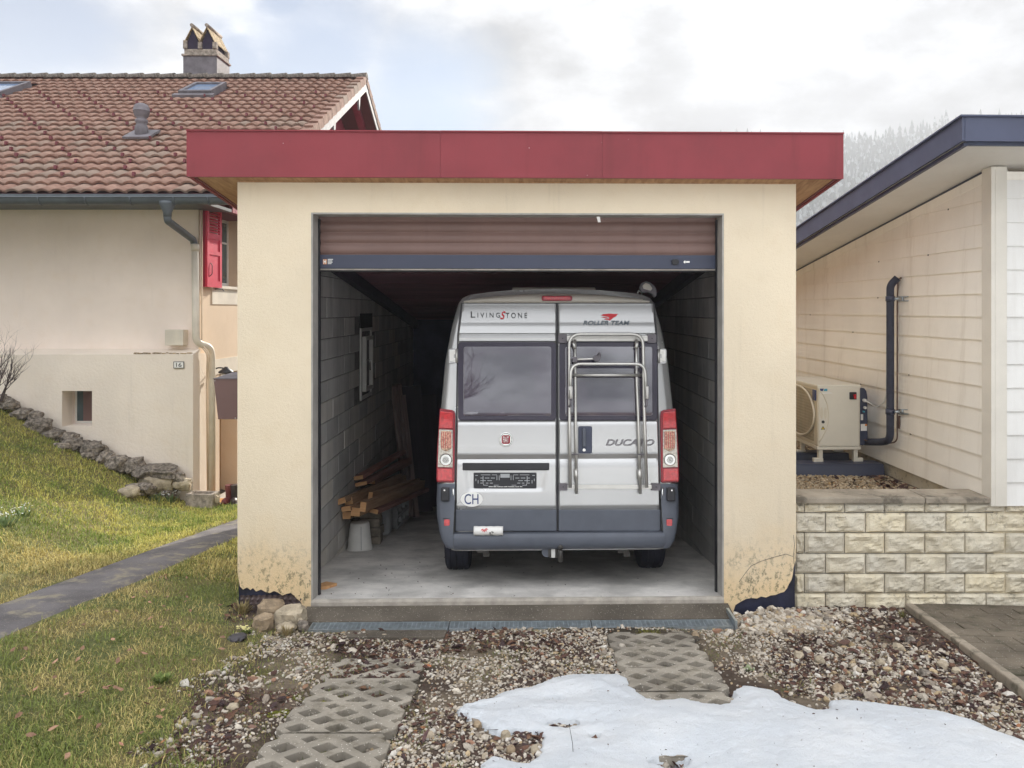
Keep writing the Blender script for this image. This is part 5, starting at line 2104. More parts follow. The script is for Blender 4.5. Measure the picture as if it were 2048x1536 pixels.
q.ext([(.10, 3.395 - SS * .1), (7, 3.395 - SS * 7), (7, 3.357 - SS * 7), (.10, 3.357 - SS * .1)], 0, -.004, .02)
q.build('shadow_gap', MAT['navy'], ann)
# roof
fy, fxl = -.57, -.585
def rz(y, z0):
    return z0 - SS * (y - fy)
q = MB()
q.ext([(fy, rz(fy, 3.452)), (8, rz(8, 3.452)), (8, rz(8, 3.62)), (fy, rz(fy, 3.62))], 0, fxl, fxl + .02)
q.build('side_fascia', MAT['navy_roof'], ann)
q = MB()
q.box((fxl + .0205, fy - .003, 3.449), (4, fy + .02, 3.622))
q.build('front_fascia', MAT['navy_roof'], ann)
q = MB()
q.ext([(fy + .03, rz(fy + .03, 3.452) - .028), (8, rz(8, 3.452) - .028), (8, rz(8, 3.452) - .002), (fy + .03, rz(fy + .03, 3.452) - .002)], 0, fxl + .03, fxl + .055)
q.box((fxl + .056, fy + .03, rz(fy, 3.452) - .028), (4, fy + .055, rz(fy, 3.452)))
q.build('fascia_lip', MAT['navy'], ann)
q = MB()
q.ext([(fy + .022, rz(fy, 3.458)), (8, rz(8, 3.458)), (8, rz(8, 3.49)), (fy + .022, rz(fy, 3.49))], 0, fxl + .022, 4)
q.build('soffit', MAT['soffit_w'], ann)
q = MB()
q.ext([(fy - .02, rz(fy, 3.623)), (8, rz(8, 3.623)), (8, rz(8, 3.635)), (fy - .02, rz(fy, 3.635))], 0, fxl - .02, 4)
q.build('roof_sheet', MAT['navy_roof'], ann)
for x0, x1, y0, y1 in ((.03, 3.2, .03, .2), (.03, .2, .2, 7)):
    MB().box((x0, y0, -.8), (x1, y1, ZB)).build('foundation', MAT['split'], ann)
# nail heads and drips on the boards
q = MB()
rr2 = random.Random(9)
for k in range(22):
    yy, kk = rr2.uniform(.3, 5), rr2.randrange(2, 14)
    z = z0s + BW * kk
    q.cbox((-.014, yy, z - .004), (.004, .012, .018))
q.build('nail_heads', MAT['ink'], ann)['kind'] = 'stuff'

# retaining wall of split-face blocks with two cap stones; raised gravel bed behind
rw = thing('retaining_wall', 'low wall of split yellowish stone blocks under the clad building', 'wall', (0, 0, 0))
WY = 6.12
WPL = Plane(ID4, (0, WY, 0), (0, -1, 0))
joints = [1005.5, 1026, 1066, 1107.6, 1147.7, 1187, 1228]
zj = [H - (y - HY) / F * WY for y in joints]
MB().box((2.02, WY + .022, -.6), (6.4, WY + .22, zj[0] - .002)).build('wall_core', MAT['mortar'], rw)
perX = .3195
xo = [P(1652, 1100, WY).x, P(1609.5, 1150, WY).x]
brng = np.random.default_rng(5)
for r in range(6):
    z1, z0 = zj[r] - .004, zj[r + 1] + .004
    x = (xo[0] if r in (1, 3, 5) else xo[1]) - perX
    while x < 6.2:
        a0, a1 = max(x + .004, 2.024), x + perX - .004
        x += perX
        if a1 - a0 < .02:
            continue
        if a0 > 3.6 and r == 0:
            pass
        nx, nz = (15, 9) if r else (15, 5)
        seed = int(brng.integers(1, 9999))
        us, vs_ = np.linspace(0, 1, nx), np.linspace(0, 1, nz)
        rows = []
        for v in vs_:
            row = []
            for u in us:
                e = min(u, 1 - u) * (a1 - a0)
                e2 = min(v, 1 - v) * (z1 - z0)
                dep = (.004 + .042 * float(fbm(u * 4.2 + v * 1.5 + seed, v * 3.2 + seed * .37, seed % 50, 4)) ** 1.3) * min(1, min(e, e2) / .010) if min(e, e2) > 0 else 0
                row.append((a0 + (a1 - a0) * u, WY + .008 - dep, z0 + (z1 - z0) * v))
            rows.append(row)
        q = MB()
        q.grid(rows, smooth=False)
        ring = rows[0] + [r_[-1] for r_ in rows[1:]] + rows[-1][::-1][1:] + [r_[0] for r_ in rows[::-1]][1:-1]
        n = len(ring)
        q.add(ring + [(p[0], WY + .03, p[2]) for p in ring], [(k, (k + 1) % n, n + (k + 1) % n, n + k) for k in range(n)])
        q.build('block', MAT['split'], rw)
zc0, zc1 = zj[0], H - (995 - HY) / F * (WY - .03)
cj = P(1847, 1000, WY).x
for a0, a1 in ((2.025, cj - .003), (cj + .003, 3.56)):
    q = MB()
    q.box((a0, WY - .035, zc0), (a1, WY + .27, zc1))
    q.build('cap_stone', MAT['cap'], rw, bevel=.008)
bed = MB()
bed.box((2.01, WY + .222, -.6), (3.62, 12, .50))
o = bed.build('bed_fill', MAT['soil'])
at = o.data.attributes.new('col', 'FLOAT_COLOR', 'POINT')
at.data.foreach_set('color', np.tile(np.array((.09, .07, .05, 1), np.float32), len(o.data.vertices)))
tag(o, kind='structure')

# heat pump on rubber feet
HY0 = 7.9
hx0, hx1 = P(1635, 800, HY0).x, P(1722, 800, HY0).x
hz1, hz0 = P(1680, 771, HY0).z, P(1680, 893, HY0).z
HL = 1.0
hp = thing('heat_pump', 'beige heat pump with a grille and a red switch standing beside the clad wall', 'heat pump', (hx0, HY0, hz0), (0, 0, R(2)))
hw_, hh_ = hx1 - hx0, hz1 - hz0
q = MB()
q.box((0, 0, 0), (hw_, HL, hh_ - .02))
q.build('casing', MAT['hp'], hp, bevel=.012, seg=3)
q = MB()
q.box((-.006, -.006, hh_ - .03), (hw_ + .006, HL + .006, hh_ + .005))
q.build('lid', MAT['hp_light'], hp, bevel=.01, seg=3)
q = MB()
q.box((-.004, -.004, -.035), (hw_ + .004, HL, .0))
q.build('base_rail', MAT['hp_light'], hp, bevel=.005)
HM = frame((hx0, HY0, hz0), (0, 0, R(2)))
HF = Plane(HM, (0, 0, 0), (0, -1, 0))
q = MB()
q.flat(HF, rr(1637.5, 775.5, 1717, 892, 1.5), 0, .010)
q.build('front_panel', MAT['hp_light'], hp, bevel=.006, seg=2)
q = MB()
pts = [HF.hit(x, y, .011) for x, y in ((1637, 779), (1646, 790), (1653, 806), (1656, 825), (1655, 845), (1650, 862), (1643, 876), (1637, 884))]
q.tube(pts, .005, 6)
q.build('panel_swoosh', MAT['hp'], hp)
q = MB()
for c in (1642.5, 1650):
    q.flat(HF, ell(c, 826, 2.8, 12, 14), .010, .013)
q.build('handle_recess', MAT['hp'], hp)
q = MB()
q.flat(HF, rr(1698, 784, 1711.5, 798.5, 1), .01, .020, 0)
sw = q.build('switch', MAT['black'], hp)
q = MB()
q.flat(HF, [(1705, 789), (1709.5, 787.5), (1710, 796.5), (1706.5, 796.5)], .02, .034)
q.build('knob', MAT['red_print'], sw)
q = MB()
q.flat(HF, ell(1645.2, 843.5, 3, 3, 14), .01, .016)
q.build('lock', MAT['ink'], hp)
q = MB()
q.flat(HF, [(1645.2, 851.5), (1649.4, 858.8), (1641, 858.8)], .010, .0115, 0)
q.flat(HF, [(1645.2, 853.4), (1647.9, 858.0), (1642.5, 858.0)], .0115, .0125, 1)
q.flat(HF, [(1645.8, 854), (1644.2, 856.3), (1645.2, 856.3), (1644.7, 857.6), (1646.3, 855.6), (1645.4, 855.6)], .0125, .0132, 0)
q.build('warning_sign', [MAT['ink'], MAT['yellow']], hp)
q = MB()
q.flat(HF, [(1639, 768 + 9), (1647, 777), (1645, 782), (1639, 782)], .0101, .0112, 0)
q.flat(HF, [(1646, 782), (1648, 777.5), (1654, 777), (1654, 782)], .0101, .0112, 1)
q.flat(HF, [(1640, 785.5), (1661, 784.8), (1665, 786.5), (1640, 787.2)], .0101, .0112, 2)
q.build('maker_label', [MAT['blue'], MAT['cyan'], MAT['white']], hp)
# fan grille on the long left side
q = MB()
gr = []
for k in range(17):
    z = .05 + k * (hh_ - .10) / 17
    q.box((-.010, .10, z), (.0, HL - .06, z + .010))
q.build('grille_bars', MAT['hp_grille'], hp)['kind'] = 'stuff'
q = MB()
q.box((-.003, .09, .04), (-.0005, HL - .05, hh_ - .05))
q.build('fan_opening', MAT['hp_grille'], hp)
q = MB()
q.tube([(-.012, HL / 2 + (HL / 2 - .06) * math.cos(a_) * 1.0, hh_ / 2 + (hh_ / 2 - .05) * math.sin(a_)) for a_ in [2 * math.pi * k / 30 for k in range(31)]], .012, 6)
q.build('grille_ring', MAT['hp'], hp)
q = MB()
q.box((-.012, .03, hh_ - .16), (.0, .11, hh_ - .05))
q.build('side_badge', MAT['blue'], hp, bevel=.004)
# dark service plate on its right with cable glands and pipe stub
q = MB()
q.ext([(hw_ + .001, .015), (hw_ + .035, .0), (hw_ + .085, .05), (hw_ + .09, .10), (hw_ + .085, hh_ - .12), (hw_ + .075, hh_ - .06), (hw_ + .05, hh_ - .03), (hw_ + .001, hh_ - .03)], 1, .02, .30)
sp = q.build('service_plate', MAT['navy'], hp, bevel=.006)
q = MB()
for (dx_, z, r, mi) in ((.045, hh_ - .155, .018, 0), (.050, hh_ - .23, .014, 0), (.035, hh_ - .27, .008, 1)):
    q.tube([(hw_ + dx_, .021, z), (hw_ + dx_, -.012, z)], r, 8, mi)
q.box((hw_ + .012, .012, hh_ - .36), (hw_ + .035, .019, hh_ - .30), 0)
q.box((hw_ + .012, .013, hh_ - .47), (hw_ + .075, .0192, hh_ - .40), 2)
q.box((hw_ + .055, .011, hh_ - .42), (hw_ + .075, .0129, hh_ - .40), 3)
q.build('glands_and_labels', [MAT['bucket'], MAT['cyan'], MAT['white'], MAT['orange']], sp)
for yb in (.02, .50):
    for xs in (.02, hw_ - .06):
        q = MB()
        q.box((xs - .05 if xs < .1 else xs, yb, -.165), (xs + .10 if xs > .1 else xs + .05, yb + .045, -.125))
        q.box((xs, yb, -.125), (xs + .045, yb + .045, -.036))
        q.build('foot', MAT['hp_light'], hp, bevel=.004)
for k, yb in enumerate((HY0 - .11, HY0 + .40)):
    q = MB()
    x0, x1 = 2.05, hx1 + (.20 if k == 0 else .05)
    zz = .575
    h_ = .10 if k == 0 else .115
    q.ext([(yb, zz - .04), (yb + .24, zz - .04), (yb + .21, zz + h_), (yb + .03, zz + h_)], 0, x0, x1)
    q.ext([(yb + .024, zz + h_ - .012), (yb + .216, zz + h_ - .012), (yb + .216, zz + h_ + .004), (yb + .024, zz + h_ + .004)], 0, x0, x1 - .02)
    o = q.build('support_beam', MAT['navy'], bevel=.006)
    tag(o, ('dark rubber beam under the front feet of the heat pump', 'dark rubber beam under the rear of the heat pump')[k], 'support beam', 'rubber beams under the heat pump')

# insulated pipe up the wall, its clamps, the thin line and the white cable
def wallpt(px, py, off):
    """point at a stand-off from the clad left wall"""
    return Plane(SM, (0, 0, 0), (-1, 0, 0)).hit(px, py, 0) + Vector((-off, 0, 0))
def W(px, py, off):
    pl = Plane(SM, (-off, 0, 0), (-1, 0, 0))
    return SM @ pl.hit(px, py)
pipe = thing('insulated_pipe', 'dark insulated pipe running up the cream boarded wall from the heat pump', 'pipe', tuple(W(1780, 870, .12)))
PI_ = Matrix.Translation(-Vector(pipe.location))
stub = HM @ Vector((hw_ + .03, .10, .035))
pts = [stub, stub + Vector((.06, -.02, -.005)), W(1765, 884, .12), W(1780.5, 880, .12), W(1780.5, 600, .12), W(1780.5, 570, .11), W(1795, 556, .05)]
pts = arc_path([PI_ @ p for p in pts], .13, 7)
q = MB()
q.tube(pts, .036, 14)
q.build('sleeve', MAT['insul'], pipe)
for y in (597.5, 823.5):
    q = MB()
    c0 = PI_ @ W(1780.5, y, .12)
    q.tube([c0 + Vector((0, 0, .025)), c0 + Vector((0, 0, -.025))], .044, 14, 0)
    a_, b_ = PI_ @ W(1789, y, .10), PI_ @ W(1816, y, .012)
    q.tube([a_, PI_ @ W(1800, y, .05)], .014, 6, 1)
    for z in (-.02, .02):
        q.tube([PI_ @ W(1796, y, .015) + Vector((0, 0, z)), b_ + Vector((0, 0, z))], .007, 5, 1)
    q.tube([PI_ @ W(1805, y, .02) + Vector((0, 0, -.02)), PI_ @ W(1805, y, .02) + Vector((0, 0, .02))], .010, 6, 1)
    q.build('pipe_clamp', [MAT['navy'], MAT['galv']], pipe)
q = MB()
pts = [stub + Vector((.0, -.03, .03)), W(1760, 889, .10), W(1794.5, 884, .03), W(1794.5, 600, .02), W(1796, 560, .02), W(1802, 556, .02)]
q.tube(arc_path([PI_ @ p for p in pts], .06), .0075, 6)
q.box(tuple(PI_ @ W(1796, 857, .03)), tuple(PI_ @ W(1801, 832, .012)))
q.build('refrigerant_line', MAT['copper'], pipe)
q = MB()
g0 = HM @ Vector((hw_ + .045, -.012, hh_ - .155))
pts = [g0, g0 + Vector((.03, -.01, -.02)), W(1752, 815, .06), W(1768, 806, .05), W(1773, 790, .04), W(1774, 640, .03)]
q.tube(arc_path([PI_ @ p for p in pts], .12), .008, 6)
q.build('white_cable', MAT['bucket'], pipe)

# ------------------------------------------------------------------ rows of concrete grid pavers, slabs, right-hand yard
def slope_z(y):
    return -.08 + .125 * (5.6 - y)


def paver_mesh():
    cu = bpy.data.curves.new('paver', 'CURVE')
    cu.dimensions = '2D'
    cu.fill_mode = 'BOTH'
    cu.extrude = .028
    cu.bevel_depth = .0035
    cu.bevel_resolution = 0
    W_, L_ = .296, .197
    d = .066
    def spl(pts):
        s = cu.splines.new('POLY')
        s.points.add(len(pts) - 1)
        for p, q in zip(s.points, pts):
            p.co = (q[0], q[1], 0, 1)
        s.use_cyclic_u = True
    c = .052
    out = [(-W_ + c, -L_), (W_ - c, -L_), (W_, -L_ + c), (W_, -L_ + .047), (W_ - .045, -.05), (W_, -.05 + .055), (W_, .10 - .01), (W_ - .0, .098), (W_ - .045, .15), (W_ - .022, .185), (W_ - c, L_),
           (-W_ + c, L_), (-W_ + .022, .185), (-W_ + .045, .15), (-W_, .098), (-W_, .005), (-W_ + .045, -.05), (-W_, -L_ + .052), (-W_, -L_ + c)]
    out = [(-.25, -L_), (.25, -L_), (W_, -.15), (W_, -.105), (.245, -.05), (W_, .005), (W_, .09), (.245, .145), (.255, .175), (.24, L_), (-.24, L_), (-.255, .175), (-.245, .145), (-W_, .09), (-W_, .005), (-.245, -.05), (-W_, -.105), (-W_, -.15)]
    spl(out)
    def dia(x, y):
        r = .012
        pts = [(x + d, y + r * .4), (x + r * .5, y + d * .92), (x - r * .5, y + d * .92), (x - d, y + r * .4), (x - d, y - r * .4), (x - r * .5, y - d * .92), (x + r * .5, y - d * .92), (x + d, y - r * .4)]
        spl(pts)
    for x in (-.195, 0, .195):
        dia(x, -.147 + .003)
        dia(x, .050)
    for x in (-.0975, .0975):
        dia(x, -.047)
    for x in (-.0975, .0975):
        s = [(x + .05, .147 - .004), (x, .147 + .04), (x - .05, .147 - .004), (x, .147 - .052)]
        spl(s)
    ob = bpy.data.objects.new('paver', cu)
    COL.objects.link(ob)
    bpy.context.view_layer.update()
    me = bpy.data.meshes.new_from_object(ob.evaluated_get(bpy.context.evaluated_depsgraph_get()))
    bpy.data.objects.remove(ob)
    me.materials.clear()
    me.materials.append(MAT['paver'])
    me.polygons.foreach_set('use_smooth', [False] * len(me.polygons))
    me.update()
    return me


PME = paver_mesh()
paving = empty('grid_paving')
tag(paving, kind='structure')
prn = random.Random(12)
PAVER_SPOTS = []
for cx, ylist in ((STRIPS[0], (3.20, 3.605, 4.01, 4.415, 4.82)), (STRIPS[1], (3.72, 4.125, 4.53, 4.935, 5.335))):
    for y in ylist:
        if cx < 0:
            y = y - .03
        x = cx + prn.uniform(-.012, .012) + (.0 if cx > 0 else (y - 4) * -.012)
        o = link('paver', PME, paving)
        o.location = (x, y, slope_z(y) - .016 + prn.uniform(-.004, .004) - (.030 if (cx < 0 and y > 4.6) else .012 if (cx < 0 and y > 4.2) or (cx > 0 and y > 5.2) else 0))
        o.rotation_euler = (math.atan(-.125) + prn.uniform(-.006, .006), prn.uniform(-.008, .008), prn.uniform(-.012, .012))
        PAVER_SPOTS.append((x, y))
for (px0, px1, ya, yb) in ((690, 892, 5.40, 5.575), (1198, 1392, 5.36, 5.575)):
    x0, x1 = (px0 - CX) / F * 5.5, (px1 - CX) / F * 5.5
    q = MB()
    q.ext([(ya, slope_z(ya) + .004), (yb, slope_z(yb) + .002), (yb, slope_z(yb) - .1), (ya, slope_z(ya) - .1)], 0, x0, x1)
    q.build('slab', MAT['apron'], paving, bevel=.006)

# kerb and block paving of the yard on the right
k0, k1 = (2.865, 6.05), (2.62, 4.0)
kd = (Vector(k1) - Vector(k0)).normalized()
kz = lambda y: ground_z(np.array([2.7]), np.array([y]), False)[0] + .045
kerb = empty('kerb')
tag(kerb, kind='structure')
t_ = 0
Lk = (Vector(k1) - Vector(k0)).length + .9
kn = Vector((-kd.y, kd.x))
if kn.x < 0:
    kn = -kn
while t_ < Lk:
    a_ = Vector(k0) + kd * (t_ + .003)
    b_ = Vector(k0) + kd * min(Lk, t_ + .997)
    q = MB()
    A0 = [(a_.x, a_.y, kz(a_.y)), (a_.x + kn.x * .065, a_.y + kn.y * .065, kz(a_.y)), (a_.x + kn.x * .065, a_.y + kn.y * .065, kz(a_.y) - .2), (a_.x, a_.y, kz(a_.y) - .2)]
    B0 = [(b_.x, b_.y, kz(b_.y)), (b_.x + kn.x * .065, b_.y + kn.y * .065, kz(b_.y)), (b_.x + kn.x * .065, b_.y + kn.y * .065, kz(b_.y) - .2), (b_.x, b_.y, kz(b_.y) - .2)]
    q.prism(A0, B0)
    q.build('kerb_stone', MAT['kerb'], kerb, bevel=.010)
    t_ += 1.0
yard = empty('yard_paving')
tag(yard, kind='structure')
bw, bl = .155, .235
ysr = random.Random(31)
ang = math.atan2(kn.y, kn.x)
for r in range(0, 17):
    for c in range(0, 9):
        s0 = .07 + c * bl - (bl / 2 if r % 2 else 0)
        s1 = s0 + bl - .007
        s0 = max(s0, .068)
        if s1 - s0 < .04:
            continue
        tA, tB = .03 + r * bw, .03 + r * bw + bw - .007
        def pt(s, t):
            v = Vector(k0) + kn * s + kd * t
            return v
        dz = ysr.uniform(-.006, .004) - .012
        cs = [pt(s0, tA), pt(s1, tA), pt(s1, tB), pt(s0, tB)]
        if min(v.x for v in cs) > 3.9 or max(v.y for v in cs) > 6.10:
            continue
        q = MB()
        q.prism([(v.x, v.y, kz(v.y) + dz) for v in cs], [(v.x, v.y, kz(v.y) - .08) for v in cs])
        q.build('paver', MAT['paver_dark'], yard, bevel=.006)
q = MB()
cs = [Vector(k0) + kn * .07 + kd * -.1, Vector(k0) + kn * 3 + kd * -.1, Vector(k0) + kn * 3 + kd * 3.2, Vector(k0) + kn * .07 + kd * 3.2]
q.prism([(v.x, v.y, kz(v.y) - .021) for v in cs], [(v.x, v.y, kz(v.y) - .3) for v in cs])
q.build('bedding', MAT['paver_dark'], yard)

# ------------------------------------------------------------------ stones and plants
def rock(name, loc, size, seed, mat, label, group=None, cat='stone', rotz=0.0, flat_=0.0, sub=3, rough=.28):
    bm = bmesh.new()
    bmesh.ops.create_icosphere(bm, subdivisions=sub, radius=1)
    off = Vector((seed * 3.7, seed * 1.3, seed * 7.1))
    for v in bm.verts:
        d = v.co.normalized()
        # facet: pull towards a few random planes, then roughen
        r = 1.0 + rough * mnoise.noise(d * 1.3 + off) * 1.5 + .22 * mnoise.noise(d * 2.9 + off) + .13 * mnoise.noise(d * 6.5 + off) + .07 * mnoise.noise(d * 14 + off)
        p = d * r
        p = Vector((math.copysign(abs(p.x) ** .8, p.x), math.copysign(abs(p.y) ** .8, p.y), math.copysign(abs(p.z) ** (.8 - flat_ * .4), p.z)))
        v.co = Vector((p.x * size[0] / 2, p.y * size[1] / 2, p.z * size[2] / 2))
    me = bpy.data.meshes.new(name)
    bm.to_mesh(me)
    bm.free()
    me.materials.append(MAT[mat])
    me.polygons.foreach_set('use_smooth', [True] * len(me.polygons))
    me.set_sharp_from_angle(angle=R(32))
    o = link(name, me, None, loc, (random.uniform(-.15, .15), random.uniform(-.15, .15), rotz))
    return tag(o, label, cat, group)


RK = [(45, 828, 36, 20), (70, 832, 26, 16), (78, 853, 44, 32), (108, 872, 34, 24), (136, 876, 30, 20), (146, 890, 38, 26), (166, 892, 24, 20), (188, 899, 40, 28), (209, 916, 34, 28), (240, 928, 44, 30), (270, 930, 36, 24),
      (20, 808, 30, 18), (122, 893, 26, 16), (176, 912, 24, 16), (2, 800, 30, 20)]
RK.sort(key=lambda r: -r[0])
ORD = ['first', 'second', 'third', 'fourth', 'fifth', 'sixth', 'seventh', 'eighth', 'ninth', 'tenth', 'eleventh', 'twelfth', 'thirteenth', 'fourteenth', 'last']
for i, (px, py, wp, hp_) in enumerate(RK):
    g = ground_hit(px, py + hp_ * .35)
    yb = min(11.12, g.y)
    c = P(px, py, yb)
    wd, hd = wp * yb / F * 1.12, hp_ * yb / F * 1.15
    rock('rock', c, (wd, min(.34, wd * .9), hd), i + 3, 'rock', 'grey lichen covered rock, ' + ORD[i] + ' up the bank from the house corner along the wall', 'rocks along the house wall', rotz=random.uniform(-.4, .4))
SPEC = [(312, 942, 74, 18, 'rock', 'long flat grey rock lying at the foot of the house wall', .8), (320, 961, 60, 32, 'rock_pale', 'big pale ribbed rock below the house corner', .1), (357, 957, 26, 20, 'rock', 'small dark rock between the pale ribbed rock and the house corner', 0),
        (367, 968, 32, 22, 'rock_pale', 'small smooth pale stone beside the base of the house corner', 0), (278, 979, 54, 20, 'rock', 'low grey rock just left of the stone trough', .5), (257, 986, 40, 20, 'rock_pale', 'leftmost pale rock at the lawn side of the rockery', .2),
        (327, 985, 44, 18, 'rock', 'grey rock lying against the left end of the stone trough', .3), (430, 998, 18, 14, 'rock_pale', 'small stone at the foot of the downpipe', 0)]
for i, (px, py, wp, hp_, mt, lb, fl_) in enumerate(SPEC):
    g = ground_hit(px, py + hp_ * .4)
    yb = min(11.1, g.y)
    c = P(px, py, yb)
    rock('rock', c, (wp * yb / F * 1.08, min(.4, wp * yb / F * .8), hp_ * yb / F * 1.2), i + 40, mt, lb, None, flat_=fl_)
g = ground_hit(398, 1016)
tr = thing('stone_trough', 'rectangular grey stone trough by the corner of the house', 'trough', (g.x, g.y + .12, g.z - .02), (0, 0, R(-4)))
q = MB()
q.box((-.20, -.11, 0), (.20, -.07, .22)); q.box((-.20, .07, 0), (.20, .11, .22)); q.box((-.20, -.07, 0), (-.15, .07, .22)); q.box((.15, -.07, 0), (.20, .07, .22)); q.box((-.15, -.07, 0), (.15, .07, .14))
q.build('basin', MAT['old_cement'], tr, bevel=.008)
# pile at the foot of the left pillar
for i, (px, py, wp, hp_, mt, lb, fl_, yb) in enumerate(((541, 1222, 52, 44, 'rock_buff', 'rounded brown stone at the back of the pile by the left pillar', 0, 5.78), (583, 1233, 60, 46, 'rock_pale', 'large pale angular stone on the right of the pile by the left pillar', .2, 5.66),
                                                   (527, 1246, 40, 36, 'rock_buff', 'squarish reddish brown stone at the front of the pile by the left pillar', .5, 5.52), (572, 1256, 36, 18, 'rock_pale', 'small grey stone in front of the pile by the left pillar', .2, 5.50),
                                                   (606, 1252, 22, 20, 'rock', 'grey stone chip between the pile and the drain', .4, 5.56))):
    c = P(px, py, yb)
    rock('stone', c, (wp * yb / F * 1.02, wp * yb / F * .8, hp_ * yb / F * 1.02), i + 70, mt, lb, None, flat_=fl_, rotz=(.3, -.2, .5, 0, .2)[i], rough=.22)
g = ground_hit(474, 1282)
rock('slate_disc', g + Vector((0, 0, .012)), (.115, .12, .04), 5, 'slate', 'dark round flat stone on the grass near the left pillar', None, flat_=.9, rough=.1)
# loose larger stones and paving chips in the drive
LOOSE = [(466, 1417, 22, 12, 'rock_pale', 'white angular stone on the gravel left of the grid pavers'), (1620, 1240, 20, 12, 'rock_pale', None), (1655, 1243, 18, 12, 'rock', None), (1675, 1375, 26, 14, 'rock_buff', 'yellowish stone among the gravel in front of the snow on the right'),
         (1762, 1323, 20, 14, 'rock_pale', None), (1798, 1295, 22, 12, 'rock_pale', None), (1820, 1280, 20, 14, 'rock', None), (1740, 1348, 16, 14, 'rock_pale', None), (1912, 1340, 18, 12, 'rock_pale', None), (1850, 1345, 24, 12, 'rock', None),
         (1885, 1328, 24, 16, 'rock_pale', None), (1598, 1310, 20, 14, 'rock_pale', None), (1640, 1318, 22, 16, 'rock_pale', None), (955, 1452, 18, 12, 'rock_buff', None), (1012, 1474, 20, 18, 'rock_pale', None), (1022, 1500, 18, 14, 'rock_buff', None), (1070, 1502, 18, 16, 'rock_pale', None), (1390, 1268, 16, 12, 'rock_buff', None)]
LOOSE_L = {1: 'pale stone on the gravel heap at the foot of the right pillar', 2: 'grey stone at the base of the block wall near the right pillar', 4: 'pale stone on brown leaf litter midway between right pillar and kerb', 5: 'pale stone close to the kerb, a third of the way down it',
           6: 'dull grey stone near the upper end of the kerb', 7: 'smallest pale stone above the yellowish one, towards the kerb', 8: 'pale stone lying against the lower half of the kerb', 9: 'grey stone among litter left of the lower kerb', 10: 'pale rounded stone just left of the kerb at mid length',
           11: 'pale stone on the gravel straight down from the right pillar', 12: 'larger pale stone on gravel just right of the one below the right pillar', 13: 'buff stone at the left tip of the snow patch', 14: 'pale stone at the upper rim of the bare hollow in the snow',
           15: 'buff stone in the middle of the bare hollow in the snow', 16: 'pale stone at the right rim of the bare hollow in the snow', 17: 'yellowish stone just below the drain at the top of the right grid pavers'}
for i, (px, py, wp, hp_, mt, lb) in enumerate(LOOSE):
    g = ground_hit(px, py + hp_ * .3)
    if lb is None:
        rock('stone', g + Vector((0, 0, .012)), (wp * g.y / F, wp * g.y / F * .8, hp_ * g.y / F * 1.3), i + 90, mt, LOOSE_L[i], 'larger loose stones on the drive', sub=2)
    else:
        rock('stone', g + Vector((0, 0, .012)), (wp * g.y / F, wp * g.y / F * .8, hp_ * g.y / F * 1.3), i + 90, mt, lb, None, sub=2)

# bare shrub at the left edge
sh = thing('bare_shrub', 'leafless twiggy shrub on the bank by the left edge', 'shrub', tuple(P(-14, 795, 10.6)))
srn = random.Random(21)
def branch(mb, p, d, L, r, depth):
    pts, rs = [p], [r]
    n = 5
    for k in range(n):
        d = (d + Vector((srn.uniform(-.22, .22), srn.uniform(-.22, .22), srn.uniform(-.10, .16)))).normalized()
        p = p + d * L / n
        pts.append(p)
        rs.append(r * (1 - .55 * (k + 1) / n))
    mb.tube(pts, rs, 5, cap=False)
    if depth > 0:
        for k in range(srn.randint(2, 4) if depth < 3 else 3):
            j = srn.randint(1, n)
            nd = (d + Vector((srn.uniform(-.8, .8), srn.uniform(-.6, .6), srn.uniform(-.3, .55)))).normalized()
            branch(mb, pts[j], nd, L * srn.uniform(.5, .75), rs[j] * .8, depth - 1)
for k in range(6):
    q = MB()
    branch(q, Vector((srn.uniform(-.12, .1), srn.uniform(-.1, .1), -.06)), Vector((srn.uniform(-.5, .62), srn.uniform(-.3, .3), 1)).normalized(), srn.uniform(.45, .62), .011, 3)
    q.build('branch', MAT['bark'], sh)


